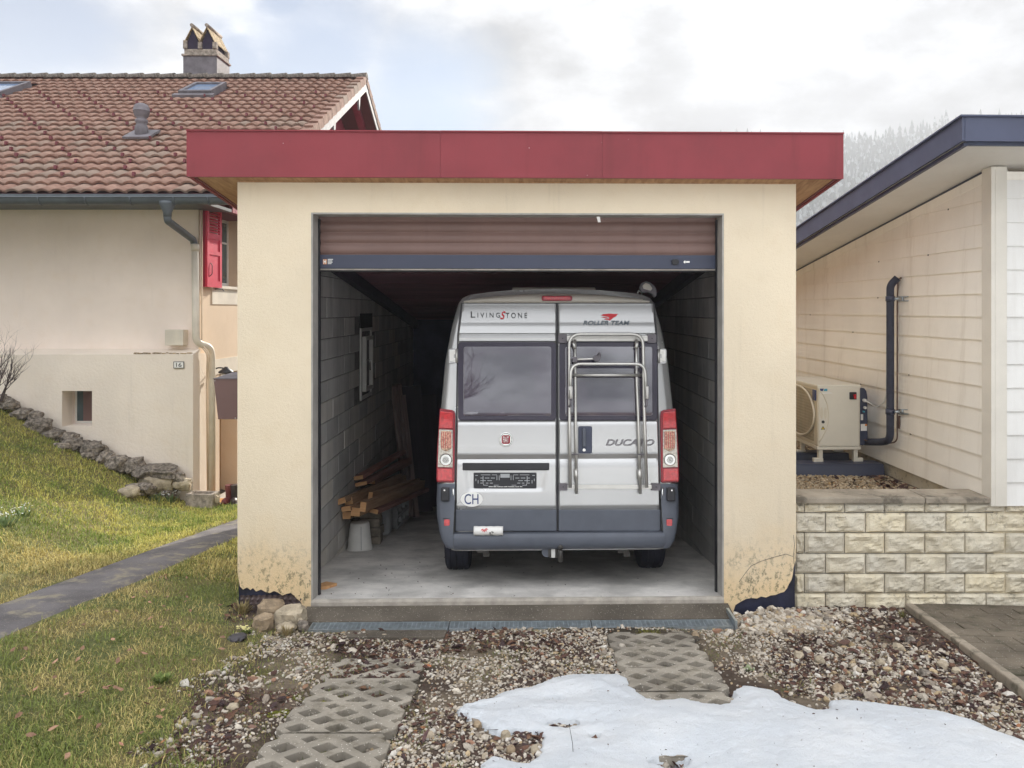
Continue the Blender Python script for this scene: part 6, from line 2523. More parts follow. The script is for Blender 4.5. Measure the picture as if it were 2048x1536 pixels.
def leaf_clump(name, loc, label, cat, n, h, spread, col0, col1, flower=None, nf=0, group=None, wid=.008):
    vs, fc, cs = [], [], []
    lr = random.Random(sum(map(ord, name)) + int(abs(loc[0]) * 1000))
    for k in range(n):
        a = lr.uniform(0, 6.28)
        r0 = lr.uniform(0, spread * .55)
        b = Vector((math.cos(a) * r0, math.sin(a) * r0, -.01))
        a2 = a + lr.uniform(-.6, .6)
        L = h * lr.uniform(.6, 1.1)
        lean = lr.uniform(.15, .8)
        tip = b + Vector((math.cos(a2) * L * lean, math.sin(a2) * L * lean, L * (1 - .5 * lean)))
        mid = (b + tip) / 2 + Vector((0, 0, L * .12))
        s = Vector((-math.sin(a2), math.cos(a2), 0)) * wid
        i = len(vs)
        vs += [b - s * .6, b + s * .6, mid - s, mid + s, tip]
        fc += [(i, i + 1, i + 3), (i, i + 3, i + 2), (i + 2, i + 3, i + 4)]
        t = lr.random()
        c = [col0[j] * (1 - t) + col1[j] * t for j in range(3)]
        cs += [c] * 5
    for k in range(nf):
        a = lr.uniform(0, 6.28)
        r0 = lr.uniform(0, spread)
        c0 = Vector((math.cos(a) * r0, math.sin(a) * r0, h * lr.uniform(.7, 1.15)))
        for j in range(5):
            a2 = j * 1.257 + lr.uniform(-.2, .2)
            d = Vector((math.cos(a2), math.sin(a2), lr.uniform(-.9, .3))) * wid * .95
            s = Vector((-math.sin(a2), math.cos(a2), 0)) * wid * .5
            i = len(vs)
            vs += [c0, c0 + d * .7 + s, c0 + d * 1.3, c0 + d * .7 - s]
            fc += [(i, i + 1, i + 2), (i, i + 2, i + 3)]
            cs += [flower] * 4
    o = raw_mesh(name, np.array([tuple(v) for v in vs]), np.array(fc), MAT['blade'], None, np.array(cs))
    o.location = loc
    return tag(o, label, cat, group)


leaf_clump('primrose', ground_hit(490, 1270), 'pale yellow primrose in flower by the pile of stones', 'plant', 26, .05, .05, (.10, .14, .03), (.16, .20, .05), (.72, .66, .30), 14, wid=.011)
for px, py, lb, n in ((12, 1052, 'clump of white snowdrops at the left edge of the sunny lawn', 60), (45, 1032, 'small clump of snowdrops right of the larger clump on the lawn', 26), (338, 1003, 'white snowdrops growing in front of the stone trough', 60), (310, 1000, 'thin tuft of snowdrops left of those at the trough', 26)):
    g = ground_hit(px, py)
    leaf_clump('snowdrops', g, lb, 'plant', n, .13, .20, (.12, .18, .07), (.20, .27, .12), (.78, .80, .76), int(n * .45), wid=.008)
leaf_clump('weed_tuft', ground_hit(322, 1367), 'leafy green weed at the edge of the lawn and gravel', 'plant', 40, .07, .06, (.10, .14, .03), (.17, .22, .06), wid=.010)
leaf_clump('weed_rosette', ground_hit(1500, 1338), 'pale green weed in the gravel right of the grid pavers', 'plant', 18, .04, .04, (.22, .26, .14), (.30, .34, .20), wid=.012)
leaf_clump('dry_grass_tuft', ground_hit(575, 1274), 'tuft of dry grass in front of the stone pile', 'grass tuft', 60, .10, .06, (.24, .18, .08), (.36, .29, .15), wid=.003)
leaf_clump('dry_grass_tuft', ground_hit(484, 1225), 'long dry grass against the left side of the pillar', 'grass tuft', 60, .13, .09, (.22, .18, .07), (.34, .27, .13), wid=.004)
leaf_clump('weed_tuft', ground_hit(1806, 1232), 'small weed at the far end of the kerb', 'plant', 30, .07, .04, (.09, .10, .03), (.22, .19, .08), wid=.004)

# the shrubby bare tree on the bank behind the viewpoint, mirrored in the van's windows
bt_ = thing('bare_tree', 'bare many branched tree on the bank behind, seen mirrored in the van window', 'tree', (-2.3, -10.2, gz(-2.3, -10.2) - .1))
srn = random.Random(5)
for k in range(5):
    q = MB()
    branch(q, Vector((srn.uniform(-.1, .1), srn.uniform(-.1, .1), 0)), Vector((srn.uniform(-.5, 1.1), srn.uniform(-.4, .4), .75)).normalized(), srn.uniform(1.3, 1.9), .035, 4)
    q.build('branch', MAT['bark'], bt_)

# ------------------------------------------------------------------ things round the house door and the garage side
lb = thing('letterbox', 'tapered brown metal box fixed to the left side of the garage', 'box')
yb = 6.32
pts = [P(427, 758, yb), P(513, 758, yb), P(513, 838.5, yb), P(436, 838.5, yb)]
q = MB()
q.prism(pts, [p + Vector((0, .28, 0)) for p in pts])
q.build('body', MAT['brown_metal'], lb, bevel=.003)
q = MB()
t0, t1 = P(426, 758, yb - .005), P(513, 758, yb - .005)
q.prism([t0, t1, t1 + Vector((0, 0, .012)), t0 + Vector((.0, 0, .004))], [v + Vector((.05, .29, .03)) if i in (0, 3) else v + Vector((0, .29, .03)) for i, v in enumerate((t0, t1, t1 + Vector((0, 0, .012)), t0 + Vector((0, 0, .004))))])
q.build('lid', MAT['zinc'], lb)
q = MB()
for x, y in ((430, 761.5), (471, 836)):
    c = P(x, y, yb - .002)
    q.tube([c, c + Vector((0, -.004, 0))], .005, 8)
q.build('rivets', MAT['chrome'], lb)
wl2 = thing('wall_lamp', 'black lantern on a bracket on the house wall above the brown box', 'lamp')
q = MB()
c = P(452, 745, 12.0)
q.tube(arc_path([(XWR, 12.0, c.z + .02), (XWR + .10, 12.0, c.z + .08), (c.x, 12.0, c.z + .06)], .05), .012, 6)
q.lathe([(.02, .09), (.05, .06), (.11, .02), (.115, .0), (.10, -.01)], 12, c)
q.build('bracket', MAT['ink'], wl2)
MB().lathe([(.03, -.15), (.075, -.11), (.085, -.05), (.07, -.011)], 12, c).build('lamp_shade', MAT['white'], wl2)
g = ground_hit(458, 1006)
st = MB()
st.box((-5.05, g.y - .35, g.z - .25), (-4.2, g.y + .9, g.z - .02))
o = st.build('door_step', MAT['lip'], bevel=.01)
tag(o, kind='structure')
q = MB()
q.box((-5.0, g.y - .28, g.z - .019), (-4.45, g.y + .25, g.z + .004))
tag(q.build('doormat', MAT['mat_orange']), 'orange brown doormat on the house step beside the garage', 'doormat')
for i, (px, lbl) in enumerate(((459, 'left of two muddy rubber boots standing on the orange doormat'), (471.5, 'right of two muddy rubber boots on the orange doormat, nearer the garage'))):
    c = Vector(((px - CX) / F * g.y, g.y - .06, g.z + .004))
    bt = thing('rubber_boot', lbl, 'boot', tuple(c), (0, 0, R(-12 + 30 * i)), 'rubber boots on the doormat')
    q = MB()
    q.lathe([(.038, .03), (.046, .07), (.048, .16), (.056, .27)], 14, (0, .03, 0), squash=1.15)
    q.lathe([(.050, .0), (.052, .03), (.044, .065), (.02, .085)], 14, (0, -.04, .008), squash=2.0)
    q.build('shaft', MAT['boot_red' if i == 0 else 'boot'], bt, smooth_angle=50)
    q = MB()
    q.lathe([(.050, -.004), (.053, .0), (.052, .014)], 16, (0, -.025, .004), squash=2.4)
    q.build('sole', MAT['ink'], bt)

# ------------------------------------------------------------------ what is stored in the garage
FPLN = Plane(ID4, (0, 5.95, 0), (0, -SL, -1))
def on_floor(px, py):
    v = FPLN.hit(px, py)
    return v
def timber(px, py, yb, sec, L, yaw, pitch, roll, label, mat='timber', group='timbers piled by the block wall'):
    """a sawn timber whose near end is seen at a photo pixel"""
    sec = (sec[0] * 1.12, sec[1] * 1.12)
    c = P(px, py, yb)
    t = thing('timber', label, 'timber', tuple(c), (R(pitch), R(roll), R(yaw)), group)
    q = MB()
    q.box((-sec[0] / 2, .003, -sec[1] / 2), (sec[0] / 2, L, sec[1] / 2))
    q.build('beam', MAT[mat], t, bevel=.003)
    q = MB()
    q.box((-sec[0] / 2, 0, -sec[1] / 2), (sec[0] / 2, .0029, sec[1] / 2))
    q.build('end_grain', MAT['tim_end'], t)
YT = 7.75
timber(674, 1005, YT + .0, (.16, .05), 2.2, -3, -6, -18, 'wide flat board jutting out furthest left over the timber pile')
timber(697, 1003, YT + .16, (.075, .065), 2.1, -4, -6, -12, 'square timber tucked under the wide flat board')
timber(692, 1018, YT + .02, (.085, .045), 2.3, -5, -6, -8, 'flat timber lying just under the wide board, end to the left')
timber(693, 1031, YT + .08, (.075, .062), 2.2, -4, -5, -4, 'lowest square timber on the left of the pile')
timber(711, 1024, YT + .05, (.085, .075), 2.2, -6, -6, 3, 'thick square timber in the middle of the pile front')
timber(726, 1014, YT + .02, (.055, .085), 2.3, -7, -7, 5, 'timber standing on edge at the right of the pile')
timber(741, 992, YT + .45, (.04, .07), 1.9, -7, -8, 4, 'upper timber on edge behind the right of the pile')
timber(746, 1022, YT + .35, (.10, .04), 2.1, -8, -7, 12, 'dark board along the right flank of the pile', 'timber_red')
timber(716, 956, YT + .75, (.10, .040), 1.9, -4, -2, -10, 'reddish board on top of the pile against the block wall', 'timber_red')
timber(722, 968, YT + .70, (.12, .035), 1.9, -5, -3, -12, 'reddish board lying second from the top of the pile', 'timber_red')
timber(742, 963, YT + 1.1, (.08, .05), 1.6, -6, -3, 0, 'short timber end at the upper back of the pile', 'timber_red')
# stack of old paving blocks under the timber
c0 = on_floor(728, 1099)
for i in range(4):
    q = MB()
    hgt = .098
    x0 = [.0, .01, -.005, .0][i]
    q.box((-.115 + x0, -.08, i * hgt), (.115 + x0, .10, i * hgt + hgt - .006))
    o = q.build('paving_block', MAT['old_paver'], bevel=.012, seg=2)
    o.location = (P(742, 1085, 8.45).x, 8.45, -SL * (8.45 - 5.95) + .0)
    o.rotation_euler = (0, 0, R((4, -3, 2, 6)[i]))
    tag(o, ('bottom block of the four stacked behind the white bucket', 'second block from the bottom of the stack behind the white bucket', 'third block up in the stack behind the white bucket', 'topmost block of the stack behind the white bucket, under the timber')[i], 'paving block', 'stacked paving blocks')
q = MB()
q.box((-.30, -.08, 0), (-.04, .10, .09))
o = q.build('paving_block', MAT['old_paver'], bevel=.012)
o.location = (P(742, 1085, 8.45).x + .02, 8.46, -SL * 2.51 + 3 * .098)
tag(o, 'block beside the topmost one, half hidden above the white bucket', 'paving block', 'stacked paving blocks')
q = MB()
for k in range(3):
    q.box((-.30, -.08, k * .098), (-.125, .10, k * .098 + .092))
o = q.build('paving_block', MAT['old_paver'], bevel=.01)
o.location = (P(742, 1085, 8.45).x + .02, 8.46, -SL * 2.51)
tag(o, 'column of blocks hidden behind the white bucket carrying the beams', 'paving block')
# upturned bucket
fb = on_floor(714.5, 1103)
bk = thing('bucket', 'white plastic bucket standing upside down by the stacked blocks', 'bucket', (fb.x, fb.y + .11, -SL * (fb.y + .11 - 5.95)), (0, 0, R(20)))
q = MB()
q.lathe([(.130, .002), (.133, .006), (.133, .02), (.127, .024), (.100, .265), (.092, .288), (.07, .294)], 32)
q.build('shell', MAT['bucket'], bk, smooth_angle=45)
q = MB()
q.tube([(.0, -.130, .03), (.0, -.103, .265)], .0035, 5)
q.build('seam', MAT['bucket_grey'], bk)
# jerry can shaped container and a grey crate behind
cz = -SL * (8.95 - 5.95)
q = MB()
q.box((-.09, 0, 0), (.09, .22, .36))
o = q.build('plastic_canister', MAT['bucket_grey'], bevel=.04, seg=4)
xq = P(763, 1050, 8.95).x
o.location = (xq, 8.95, cz - .005)
tag(o, 'pale grey rounded plastic canister behind the stacked blocks', 'canister')
cr_ = thing('plastic_crate', 'grey slatted plastic crate standing on edge under the timber', 'crate', (P(786, 1040, 9.5).x, 9.45, -SL * (9.45 - 5.95) - .005), (0, 0, R(-6)))
q = MB()
for z in (0, .13, .26, .38):
    q.box((-.13, 0, z), (.07, .5, z + .05))
for yy in (0, .16, .33, .48):
    q.box((-.125, yy, .0), (.066, yy + .025, .43))
q.build('slats', MAT['bucket_grey'], cr_, bevel=.004)
MB().box((-.10, .02, .01), (.03, .48, .42)).build('lining', MAT['zinc'], cr_)
# old boards leaning against the wall farther in
def lean(px0, py0, px1, py1, yb, dy, sec, label, mat='board_old'):
    a_ = P(px0, py0, yb)
    a_.z = -SL * (yb - 5.95) - .01
    b_ = P(px1, py1, yb + dy)
    ax = (b_ - a_)
    t = tag(MB().box((-sec[0] / 2, -sec[1] / 2, 0), (sec[0] / 2, sec[1] / 2, ax.length)).build('board', MAT[mat], bevel=.003), label, 'board', 'boards leaning in the garage')
    t.location = a_
    t.rotation_euler = ax.to_track_quat('Z', 'Y').to_euler()
lean(814, 1027, 787, 772, 10.7, .25, (.07, .05), 'leftmost weathered plank leaning upright against the block wall')
lean(822, 1028, 797, 768, 10.6, .25, (.065, .06), 'second weathered plank from the left leaning by the block wall')
lean(833, 1027, 805, 790, 10.5, .25, (.07, .05), 'third and shortest weathered plank leaning beside the others')
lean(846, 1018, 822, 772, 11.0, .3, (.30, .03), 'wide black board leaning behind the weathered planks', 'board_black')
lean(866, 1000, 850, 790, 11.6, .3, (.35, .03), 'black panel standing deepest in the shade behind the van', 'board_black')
for i, (px, py, sx, sy, rz, lbl) in enumerate(((642, 1178, .09, .10, 12, 'short wood offcut lying hard against the left jamb on the garage floor'), (653, 1175, .11, .13, -22, 'orange wood offcut on the floor just inside the left jamb'))):
    v = on_floor(px, py)
    o = MB().box((-sx / 2, -sy / 2, 0), (sx / 2, sy / 2, .030)).build('wood_offcut', MAT['tim_end'], bevel=.002)
    o.location = (v.x, v.y, v.z)
    o.rotation_euler = (math.atan(-SL), 0, R(rz))
    tag(o, lbl, 'offcut', 'wood offcuts on the garage floor')

# ------------------------------------------------------------------ loose ground cover
def ico():
    bm = bmesh.new()
    bmesh.ops.create_icosphere(bm, subdivisions=1, radius=1)
    v = np.array([tuple(x.co) for x in bm.verts])
    f = np.array([[x.index for x in p.verts] for p in bm.faces])
    bm.free()
    return v, f


ICV, ICF = ico()


def rot_mats(n, rng, tilt=3.14):
    a = rng.uniform(0, 2 * np.pi, n)
    b = rng.uniform(-tilt, tilt, n)
    c = rng.uniform(-tilt, tilt, n)
    ca, sa, cb, sb, cc, sc = np.cos(a), np.sin(a), np.cos(b), np.sin(b), np.cos(c), np.sin(c)
    Rz = np.zeros((n, 3, 3)); Rx = Rz.copy(); Ry = Rz.copy()
    Rz[:, 0, 0] = ca; Rz[:, 0, 1] = -sa; Rz[:, 1, 0] = sa; Rz[:, 1, 1] = ca; Rz[:, 2, 2] = 1
    Rx[:, 0, 0] = 1; Rx[:, 1, 1] = cb; Rx[:, 1, 2] = -sb; Rx[:, 2, 1] = sb; Rx[:, 2, 2] = cb
    Ry[:, 1, 1] = 1; Ry[:, 0, 0] = cc; Ry[:, 0, 2] = sc; Ry[:, 2, 0] = -sc; Ry[:, 2, 2] = cc
    return np.einsum('nij,njk,nkl->nil', Rz, Rx, Ry)


def stones(name, x, y, size, cols, rng, sink=.25, zf=None, tilt=.5):
    n = len(x)
    sc = np.stack([size * rng.uniform(.8, 1.35, n), size * rng.uniform(.6, 1.0, n), size * rng.uniform(.38, .75, n)], -1)
    jit = 1 + rng.uniform(-.30, .30, (n, len(ICV), 1))
    v = ICV[None] * jit * sc[:, None, :]
    M = rot_mats(n, rng, tilt)
    v = np.einsum('nij,nkj->nki', M, v)
    z = (ground_z(x, y) if zf is None else zf(x, y)) + sc[:, 2] * (1 - 2 * sink)
    v += np.stack([x, y, z], -1)[:, None, :]
    f = ICF[None] + (np.arange(n) * len(ICV))[:, None, None]
    c = np.repeat(cols, len(ICV), 0)
    return raw_mesh(name, v.reshape(-1, 3), f.reshape(-1, 3), MAT['gravel'], 'stuff', c)


def stone_cols(n, rng):
    base = np.array([(.46, .405, .335), (.55, .49, .41), (.38, .315, .235), (.44, .335, .205), (.28, .235, .19), (.60, .56, .50), (.30, .17, .115)])
    k = rng.choice(len(base), n, p=[.27, .21, .17, .09, .13, .10, .03])
    return base[k] * rng.uniform(.75, 1.12, (n, 1))


def in_strip(x, y):
    m = np.zeros(x.shape, bool)
    for px, py in PAVER_SPOTS:
        m |= (np.abs(x - px) < .29 - .10 * sstep(fbm(x * 6, y * 6, 65, 3), .42, .68)) & (np.abs(y - py) < .2)
    return m


rng = np.random.default_rng(77)


def drive_mask(x, y):
    """1 where the drive is gravelled"""
    m = (lawn_sd(x, y) < .03)
    kx = 2.865 + (y - 6.05) * (2.865 - 2.62) / 2.05
    m &= x < kx - .02
    # front of the garage, the drain and the block wall
    gy = 5.95 + x * .02
    m &= ((x > -2.34) & (x < 2.02) & (y < gy - .37)) | ((x >= 2.0) & (y < 6.08)) | (x <= -2.34) | ((x < -1.72) & (y < gy - .02)) | ((x > 1.44) & (y < gy - .02))
    m &= snow_thick(x, y) < .015
    return m


# fine gravel
N = 52000
x, y = rng.uniform(-2.9, 3.0, N), 3.1 + 3.0 * rng.uniform(0, 1, N) ** 1.15
cl = fbm(x * 2.3, y * 2.3, 61, 4)
mid = np.exp(-((x + .1) / .85) ** 2) * .16 + np.exp(-((x - 1.9) / .55) ** 2 - ((y - 5.3) / .55) ** 2) * .14
keep = drive_mask(x, y) & (rng.uniform(0, 1, N) < sstep(cl + mid, .40, .60) * .93 + .07)
keep &= ~(in_strip(x, y) & (rng.uniform(0, 1, N) < .96 - .5 * sstep(fbm(x * 3.5, y * 3.5, 63, 3), .52, .66)))
x, y = x[keep], y[keep]
stones('gravel', x, y, rng.uniform(.0050, .0115, len(x)) * (1 + (rng.uniform(0, 1, len(x)) < .06) * .9), stone_cols(len(x), rng), rng)
# coarser stones in drifts
N = 9000
x, y = rng.uniform(-2.9, 3.0, N), 3.1 + 3.0 * rng.uniform(0, 1, N)
cl = fbm(x * 1.7, y * 1.7, 67, 4)
side = sstep(x, 1.2, 1.9) * .14 + sstep(-x, 1.25, 1.5) * .12 * sstep(-y, -5.2, -4.4)
keep = drive_mask(x, y) & (rng.uniform(0, 1, N) < sstep(cl + side, .52, .70) * .50)
keep &= ~(in_strip(x, y) & (rng.uniform(0, 1, N) < .98 - .4 * sstep(fbm(x * 3.5, y * 3.5, 63, 3), .54, .66)))
x, y = x[keep], y[keep]
c = stone_cols(len(x), rng)
stones('gravel', x, y, rng.gamma(5, .0032, len(x)).clip(.008, .034), c, rng, .25)
# heap of gravel against the right pillar
N = 900
x = rng.normal(1.80, .22, N); y = rng.uniform(5.45, 5.93, N)
k = (x > 1.46) & (x < 2.6)
x, y = x[k], y[k]
stones('gravel', x, y, rng.uniform(.012, .030, len(x)), stone_cols(len(x), rng), rng, .2, lambda x, y: ground_z(x, y) + .055 * np.exp(-((x - 1.78) / .25) ** 2 - ((y - 5.86) / .22) ** 2) * rng.uniform(.2, 1, len(x)))
# raised bed behind the block wall
N = 15000
x, y = rng.uniform(2.03, 3.6, N), 6.40 + 3.6 * rng.uniform(0, 1, N) ** 1.4
k = (x < 3.56 - .035 * (y - 6.1))
x, y = x[k], y[k]
bz = lambda x, y: .535 + .022 * sstep(y, 6.4, 6.7) + (fbm(x * 3, y * 3, 71, 3) - .5) * .03
bc = stone_cols(len(x), rng) * np.array((.92, .84, .70))
stones('bed_gravel', x, y, rng.uniform(.008, .017, len(x)), bc, rng, .25, bz)
gxx, gyy = np.meshgrid(np.linspace(2.02, 3.58, 40), np.linspace(6.392, 11.8, 110))
gv = np.stack([gxx, gyy, bz(gxx, gyy) - .006], -1).reshape(-1, 3)
ii = np.arange(gxx.size).reshape(gxx.shape)
Q = np.stack([ii[:-1, :-1], ii[:-1, 1:], ii[1:, 1:], ii[1:, :-1]], -1).reshape(-1, 4)
raw_mesh('gravel_bed', gv, Q, MAT['soil'], 'structure', np.tile(np.array((.13, .10, .07)), (len(gv), 1)), smooth=True, nper=4)


# grass
def grass(name, x, y, h, w, cols, rng, lean=(.2, 1.2), zf=None):
    n = len(x)
    a = rng.uniform(0, 2 * np.pi, n)
    th = rng.uniform(lean[0], lean[1], n)
    z = ground_z(x, y) if zf is None else zf(x, y)
    b = np.stack([x, y, z - .004], -1)
    d = np.stack([np.cos(a), np.sin(a), np.zeros(n)], -1)
    s = np.stack([-np.sin(a + rng.uniform(-.6, .6, n)), np.cos(a), np.zeros(n)], -1) * (w / 2)[:, None]
    up = np.array((0, 0, 1.0))
    m = b + d * (h * .5 * np.sin(th * .6))[:, None] + up * (h * .55 * np.cos(th * .6))[:, None]
    t = m + d * (h * .5 * np.sin(th * 1.25))[:, None] + up * (h * .45 * np.cos(th * 1.25))[:, None]
    v = np.stack([b - s, b + s, m - s * .8, m + s * .8, t], 1)
    i = (np.arange(n) * 5)[:, None, None]
    f = np.array([[0, 1, 3], [0, 3, 2], [2, 3, 4]])[None] + i
    return raw_mesh(name, v.reshape(-1, 3), f.reshape(-1, 3), MAT['blade'], 'stuff', np.repeat(cols, 5, 0))


def grass_cols(x, y, rng, dry=.5):
    n = len(x)
    p = .6 * fbm(x * 1.1, y * 1.1, 81, 4) + .4 * fbm(x * 4.3, y * 4.3, 87, 3) + rng.normal(0, .10, n) + .06 * sstep(y, 3.6, 6.5) - .03
    t = sstep(p, .40 - .2 * (dry - .5), .62 - .2 * (dry - .5))[:, None]
    g = np.array((.175, .215, .048)) * (1 - t) + np.array((.54, .435, .17)) * t
    return g * rng.uniform(.65, 1.25, (n, 1))


N = 150000
y = 3.2 + 4.2 * rng.uniform(0, 1, N) ** 1.6
x = rng.uniform(-1, 1, N) * (1.2 + .30 * (y - 3.2)) - 2.2 - .16 * (y - 3.2)
sd_ = lawn_sd(x, y)
pth = np.abs(x + 3.63) > .30 + (fbm(x * 6, y * 6, 83, 2) - .5) * .10
thin = sstep(fbm(x * 2.8, y * 2.8, 85, 3), .25, .5)
k = (sd_ > -.34) & pth & (rng.uniform(0, 1, N) < sstep(sd_, -.34, .26) * (.45 + .55 * thin)) & ~((x > -2.36) & (y > 5.9))
x, y = x[k], y[k]
grass('grass', x, y, rng.gamma(4, .0074, len(x)).clip(.008, .085), rng.uniform(.0022, .0046, len(x)), grass_cols(x, y, rng, .52), rng, (.3, 1.5))
N = 190000
y = 6.6 + 5.0 * rng.uniform(0, 1, N)
x = rng.uniform(-10.8, -2.36, N)
pth = np.abs(x + 3.60) > .30 + (fbm(x * 6, y * 6, 83, 2) - .5) * .10
vis = x / y > -.98
k = pth & vis & (y < 11.28)
x, y = x[k], y[k]
cg = grass_cols(x, y, rng, .66) * (1 + np.array((.16, .32, -.10)) * sstep(y, 6.6, 8.6)[:, None])  # sunlit brightness of the far lawn added to the blade colours
bank = np.clip((-x - 5.2) / 1.5, 0, 1)[:, None] * sstep(y, 8.5, 10)[:, None]
cg = cg * (1 - .25 * bank)
grass('grass', x, y, rng.gamma(4, .0088, len(x)).clip(.015, .10), rng.uniform(.004, .008, len(x)), cg, rng, (.2, 1.3))
# weeds, moss and sparse blades in the drive
N = 60000
y = 3.2 + 2.5 * rng.uniform(0, 1, N) ** 1.3
x = rng.uniform(-2.4, 2.5, N)
mm = fbm(x * 3.2, y * 3.2, 91, 3) + .26 * sstep(-x, .9, 1.7)
k = drive_mask(x, y) & (mm > .585) | (in_strip(x, y) & (mm > .56) & (snow_thick(x, y) < 0) & (rng.uniform(0, 1, N) < .7))
x, y = x[k], y[k]
c = np.where(rng.uniform(0, 1, (len(x), 1)) < .55, np.array((.17, .20, .045)), np.array((.28, .22, .10))) * rng.uniform(.6, 1.2, (len(x), 1))
grass('weeds', x, y, rng.gamma(4, .0045, len(x)).clip(.006, .04), rng.uniform(.002, .004, len(x)), c, rng, (.2, 1.5))
# cushions of moss
def moss(px, py, r, n, c0):
    g = ground_hit(px, py)
    a = rng.uniform(0, 6.28, n); rr_ = r * np.sqrt(rng.uniform(0, 1, n))
    xx, yy = g.x + np.cos(a) * rr_, g.y + np.sin(a) * rr_ * .9
    return xx, yy, np.array(c0) * rng.uniform(.6, 1.3, (n, 1))
MX, MY, MC = [], [], []
for px, py, r, n, c in ((648, 1390, .045, 600, (.28, .27, .02)), (718, 1332, .04, 300, (.22, .21, .03)), (560, 1425, .07, 700, (.22, .23, .03)), (600, 1395, .05, 350, (.2, .2, .04)), (1300, 1272, .10, 900, (.17, .16, .02)), (1340, 1276, .07, 500, (.17, .16, .02)), (1282, 1306, .05, 300, (.19, .18, .03)),
                        (1300, 1327, .05, 300, (.15, .14, .03)), (655, 1430, .06, 400, (.20, .19, .04)), (640, 1500, .05, 300, (.15, .15, .04)), (520, 1350, .08, 500, (.19, .19, .05)), (515, 1245, .06, 300, (.17, .17, .05)), (820, 1378, .05, 300, (.2, .18, .05)), (1010, 1336, .04, 200, (.12, .14, .04)), (1545, 1350, .05, 200, (.14, .16, .05))):
    a, b, cc = moss(px, py, r, n, c)
    MX.append(a); MY.append(b); MC.append(cc)
MX, MY, MC = np.concatenate(MX), np.concatenate(MY), np.concatenate(MC)
grass('moss', MX, MY, rng.uniform(.006, .016, len(MX)), rng.uniform(.003, .006, len(MX)), MC, rng, (.1, 1.0))


# leaf litter
def leaves(name, x, y, size, cols, rng, zf=None, lift=.006):
    n = len(x)
    base = np.array([(-1, 0, 0), (-.25, .48, .10), (.45, .40, .14), (1, 0, .05), (.45, -.40, .14), (-.25, -.48, .10), (0, 0, -.06)])
    f0 = np.array([(0, 6, 1), (1, 6, 2), (2, 6, 3), (3, 6, 4), (4, 6, 5), (5, 6, 0)])
    v = base[None] * (1 + rng.uniform(-.25, .25, (n, 7, 3))) * size[:, None, None]
    v[:, :, 2] *= rng.uniform(-1.5, 3.0, (n, 1))
    v = np.einsum('nij,nkj->nki', rot_mats(n, rng, .55), v)
    z = (ground_z(x, y) if zf is None else zf(x, y)) + lift + size * .25
    v += np.stack([x, y, z], -1)[:, None, :]
    f = f0[None] + (np.arange(n) * 7)[:, None, None]
    return raw_mesh(name, v.reshape(-1, 3), f.reshape(-1, 3), MAT['litter'], 'stuff', np.repeat(cols, 7, 0))


def leaf_cols(n, rng):
    base = np.array([(.085, .045, .036), (.14, .075, .05), (.055, .034, .034), (.20, .12, .075), (.28, .13, .065)])
    return base[rng.choice(5, n, p=[.40, .22, .28, .085, .015])] * rng.uniform(.7, 1.2, (n, 1))


N = 24000
x, y = rng.uniform(-2.4, 2.95, N), 3.1 + 3.0 * rng.uniform(0, 1, N)
cl = fbm(x * 1.9, y * 1.9, 43, 4)
ridge = .30 * np.exp(-((x - 1.85) / .75) ** 2 - ((y - 4.3) / .40) ** 2) + .30 * np.exp(-((x - 2.35) / .5) ** 2 - ((y - 5.35) / .65) ** 2) + .10 * sstep(x, 1.2, 1.8) + .16 * np.exp(-((x + .62) / .22) ** 2 - ((y - 4.0) / .7) ** 2) + .15 * np.exp(-((x + .4) / .5) ** 2 - ((y - 5.1) / .2) ** 2)
k = drive_mask(x, y) & (rng.uniform(0, 1, N) < sstep(cl + ridge, .54, .70) * .75 + .02)
x, y = x[k], y[k]
leaves('leaf_litter', x, y, rng.gamma(4, .0036, len(x)).clip(.004, .034), leaf_cols(len(x), rng), rng)
N = 130
y = 3.4 + 3.2 * rng.uniform(0, 1, N); x = rng.uniform(-3.2, -1.3, N)
k = (lawn_sd(x, y) > 0) & (np.abs(x + 3.63) > .3)
x, y = x[k], y[k]
leaves('leaf_litter', x, y, rng.uniform(.012, .028, len(x)), np.array((.34, .20, .13)) * rng.uniform(.6, 1.2, (len(x), 1)), rng, None, .03)
N = 260
x, y = rng.uniform(2.6, 3.5, N), rng.uniform(6.5, 8.2, N)
k = (x > 3.25 - (y - 6.5) * .05) | (rng.uniform(0, 1, N) < .15)
x, y = x[k], y[k]
leaves('leaf_litter', x, y, rng.uniform(.015, .045, len(x)), leaf_cols(len(x), rng), rng, bz, .012)
# crumbs blown onto the garage floor
N = 170
x, y = rng.uniform(-1.7, 1.4, N), 6.0 + 1.6 * rng.uniform(0, 1, N) ** 1.5
leaves('leaf_litter', x, y, rng.uniform(.003, .010, N), leaf_cols(N, rng) * .8, rng, lambda x, y: -SL * (y - 5.95) + .008, .0)
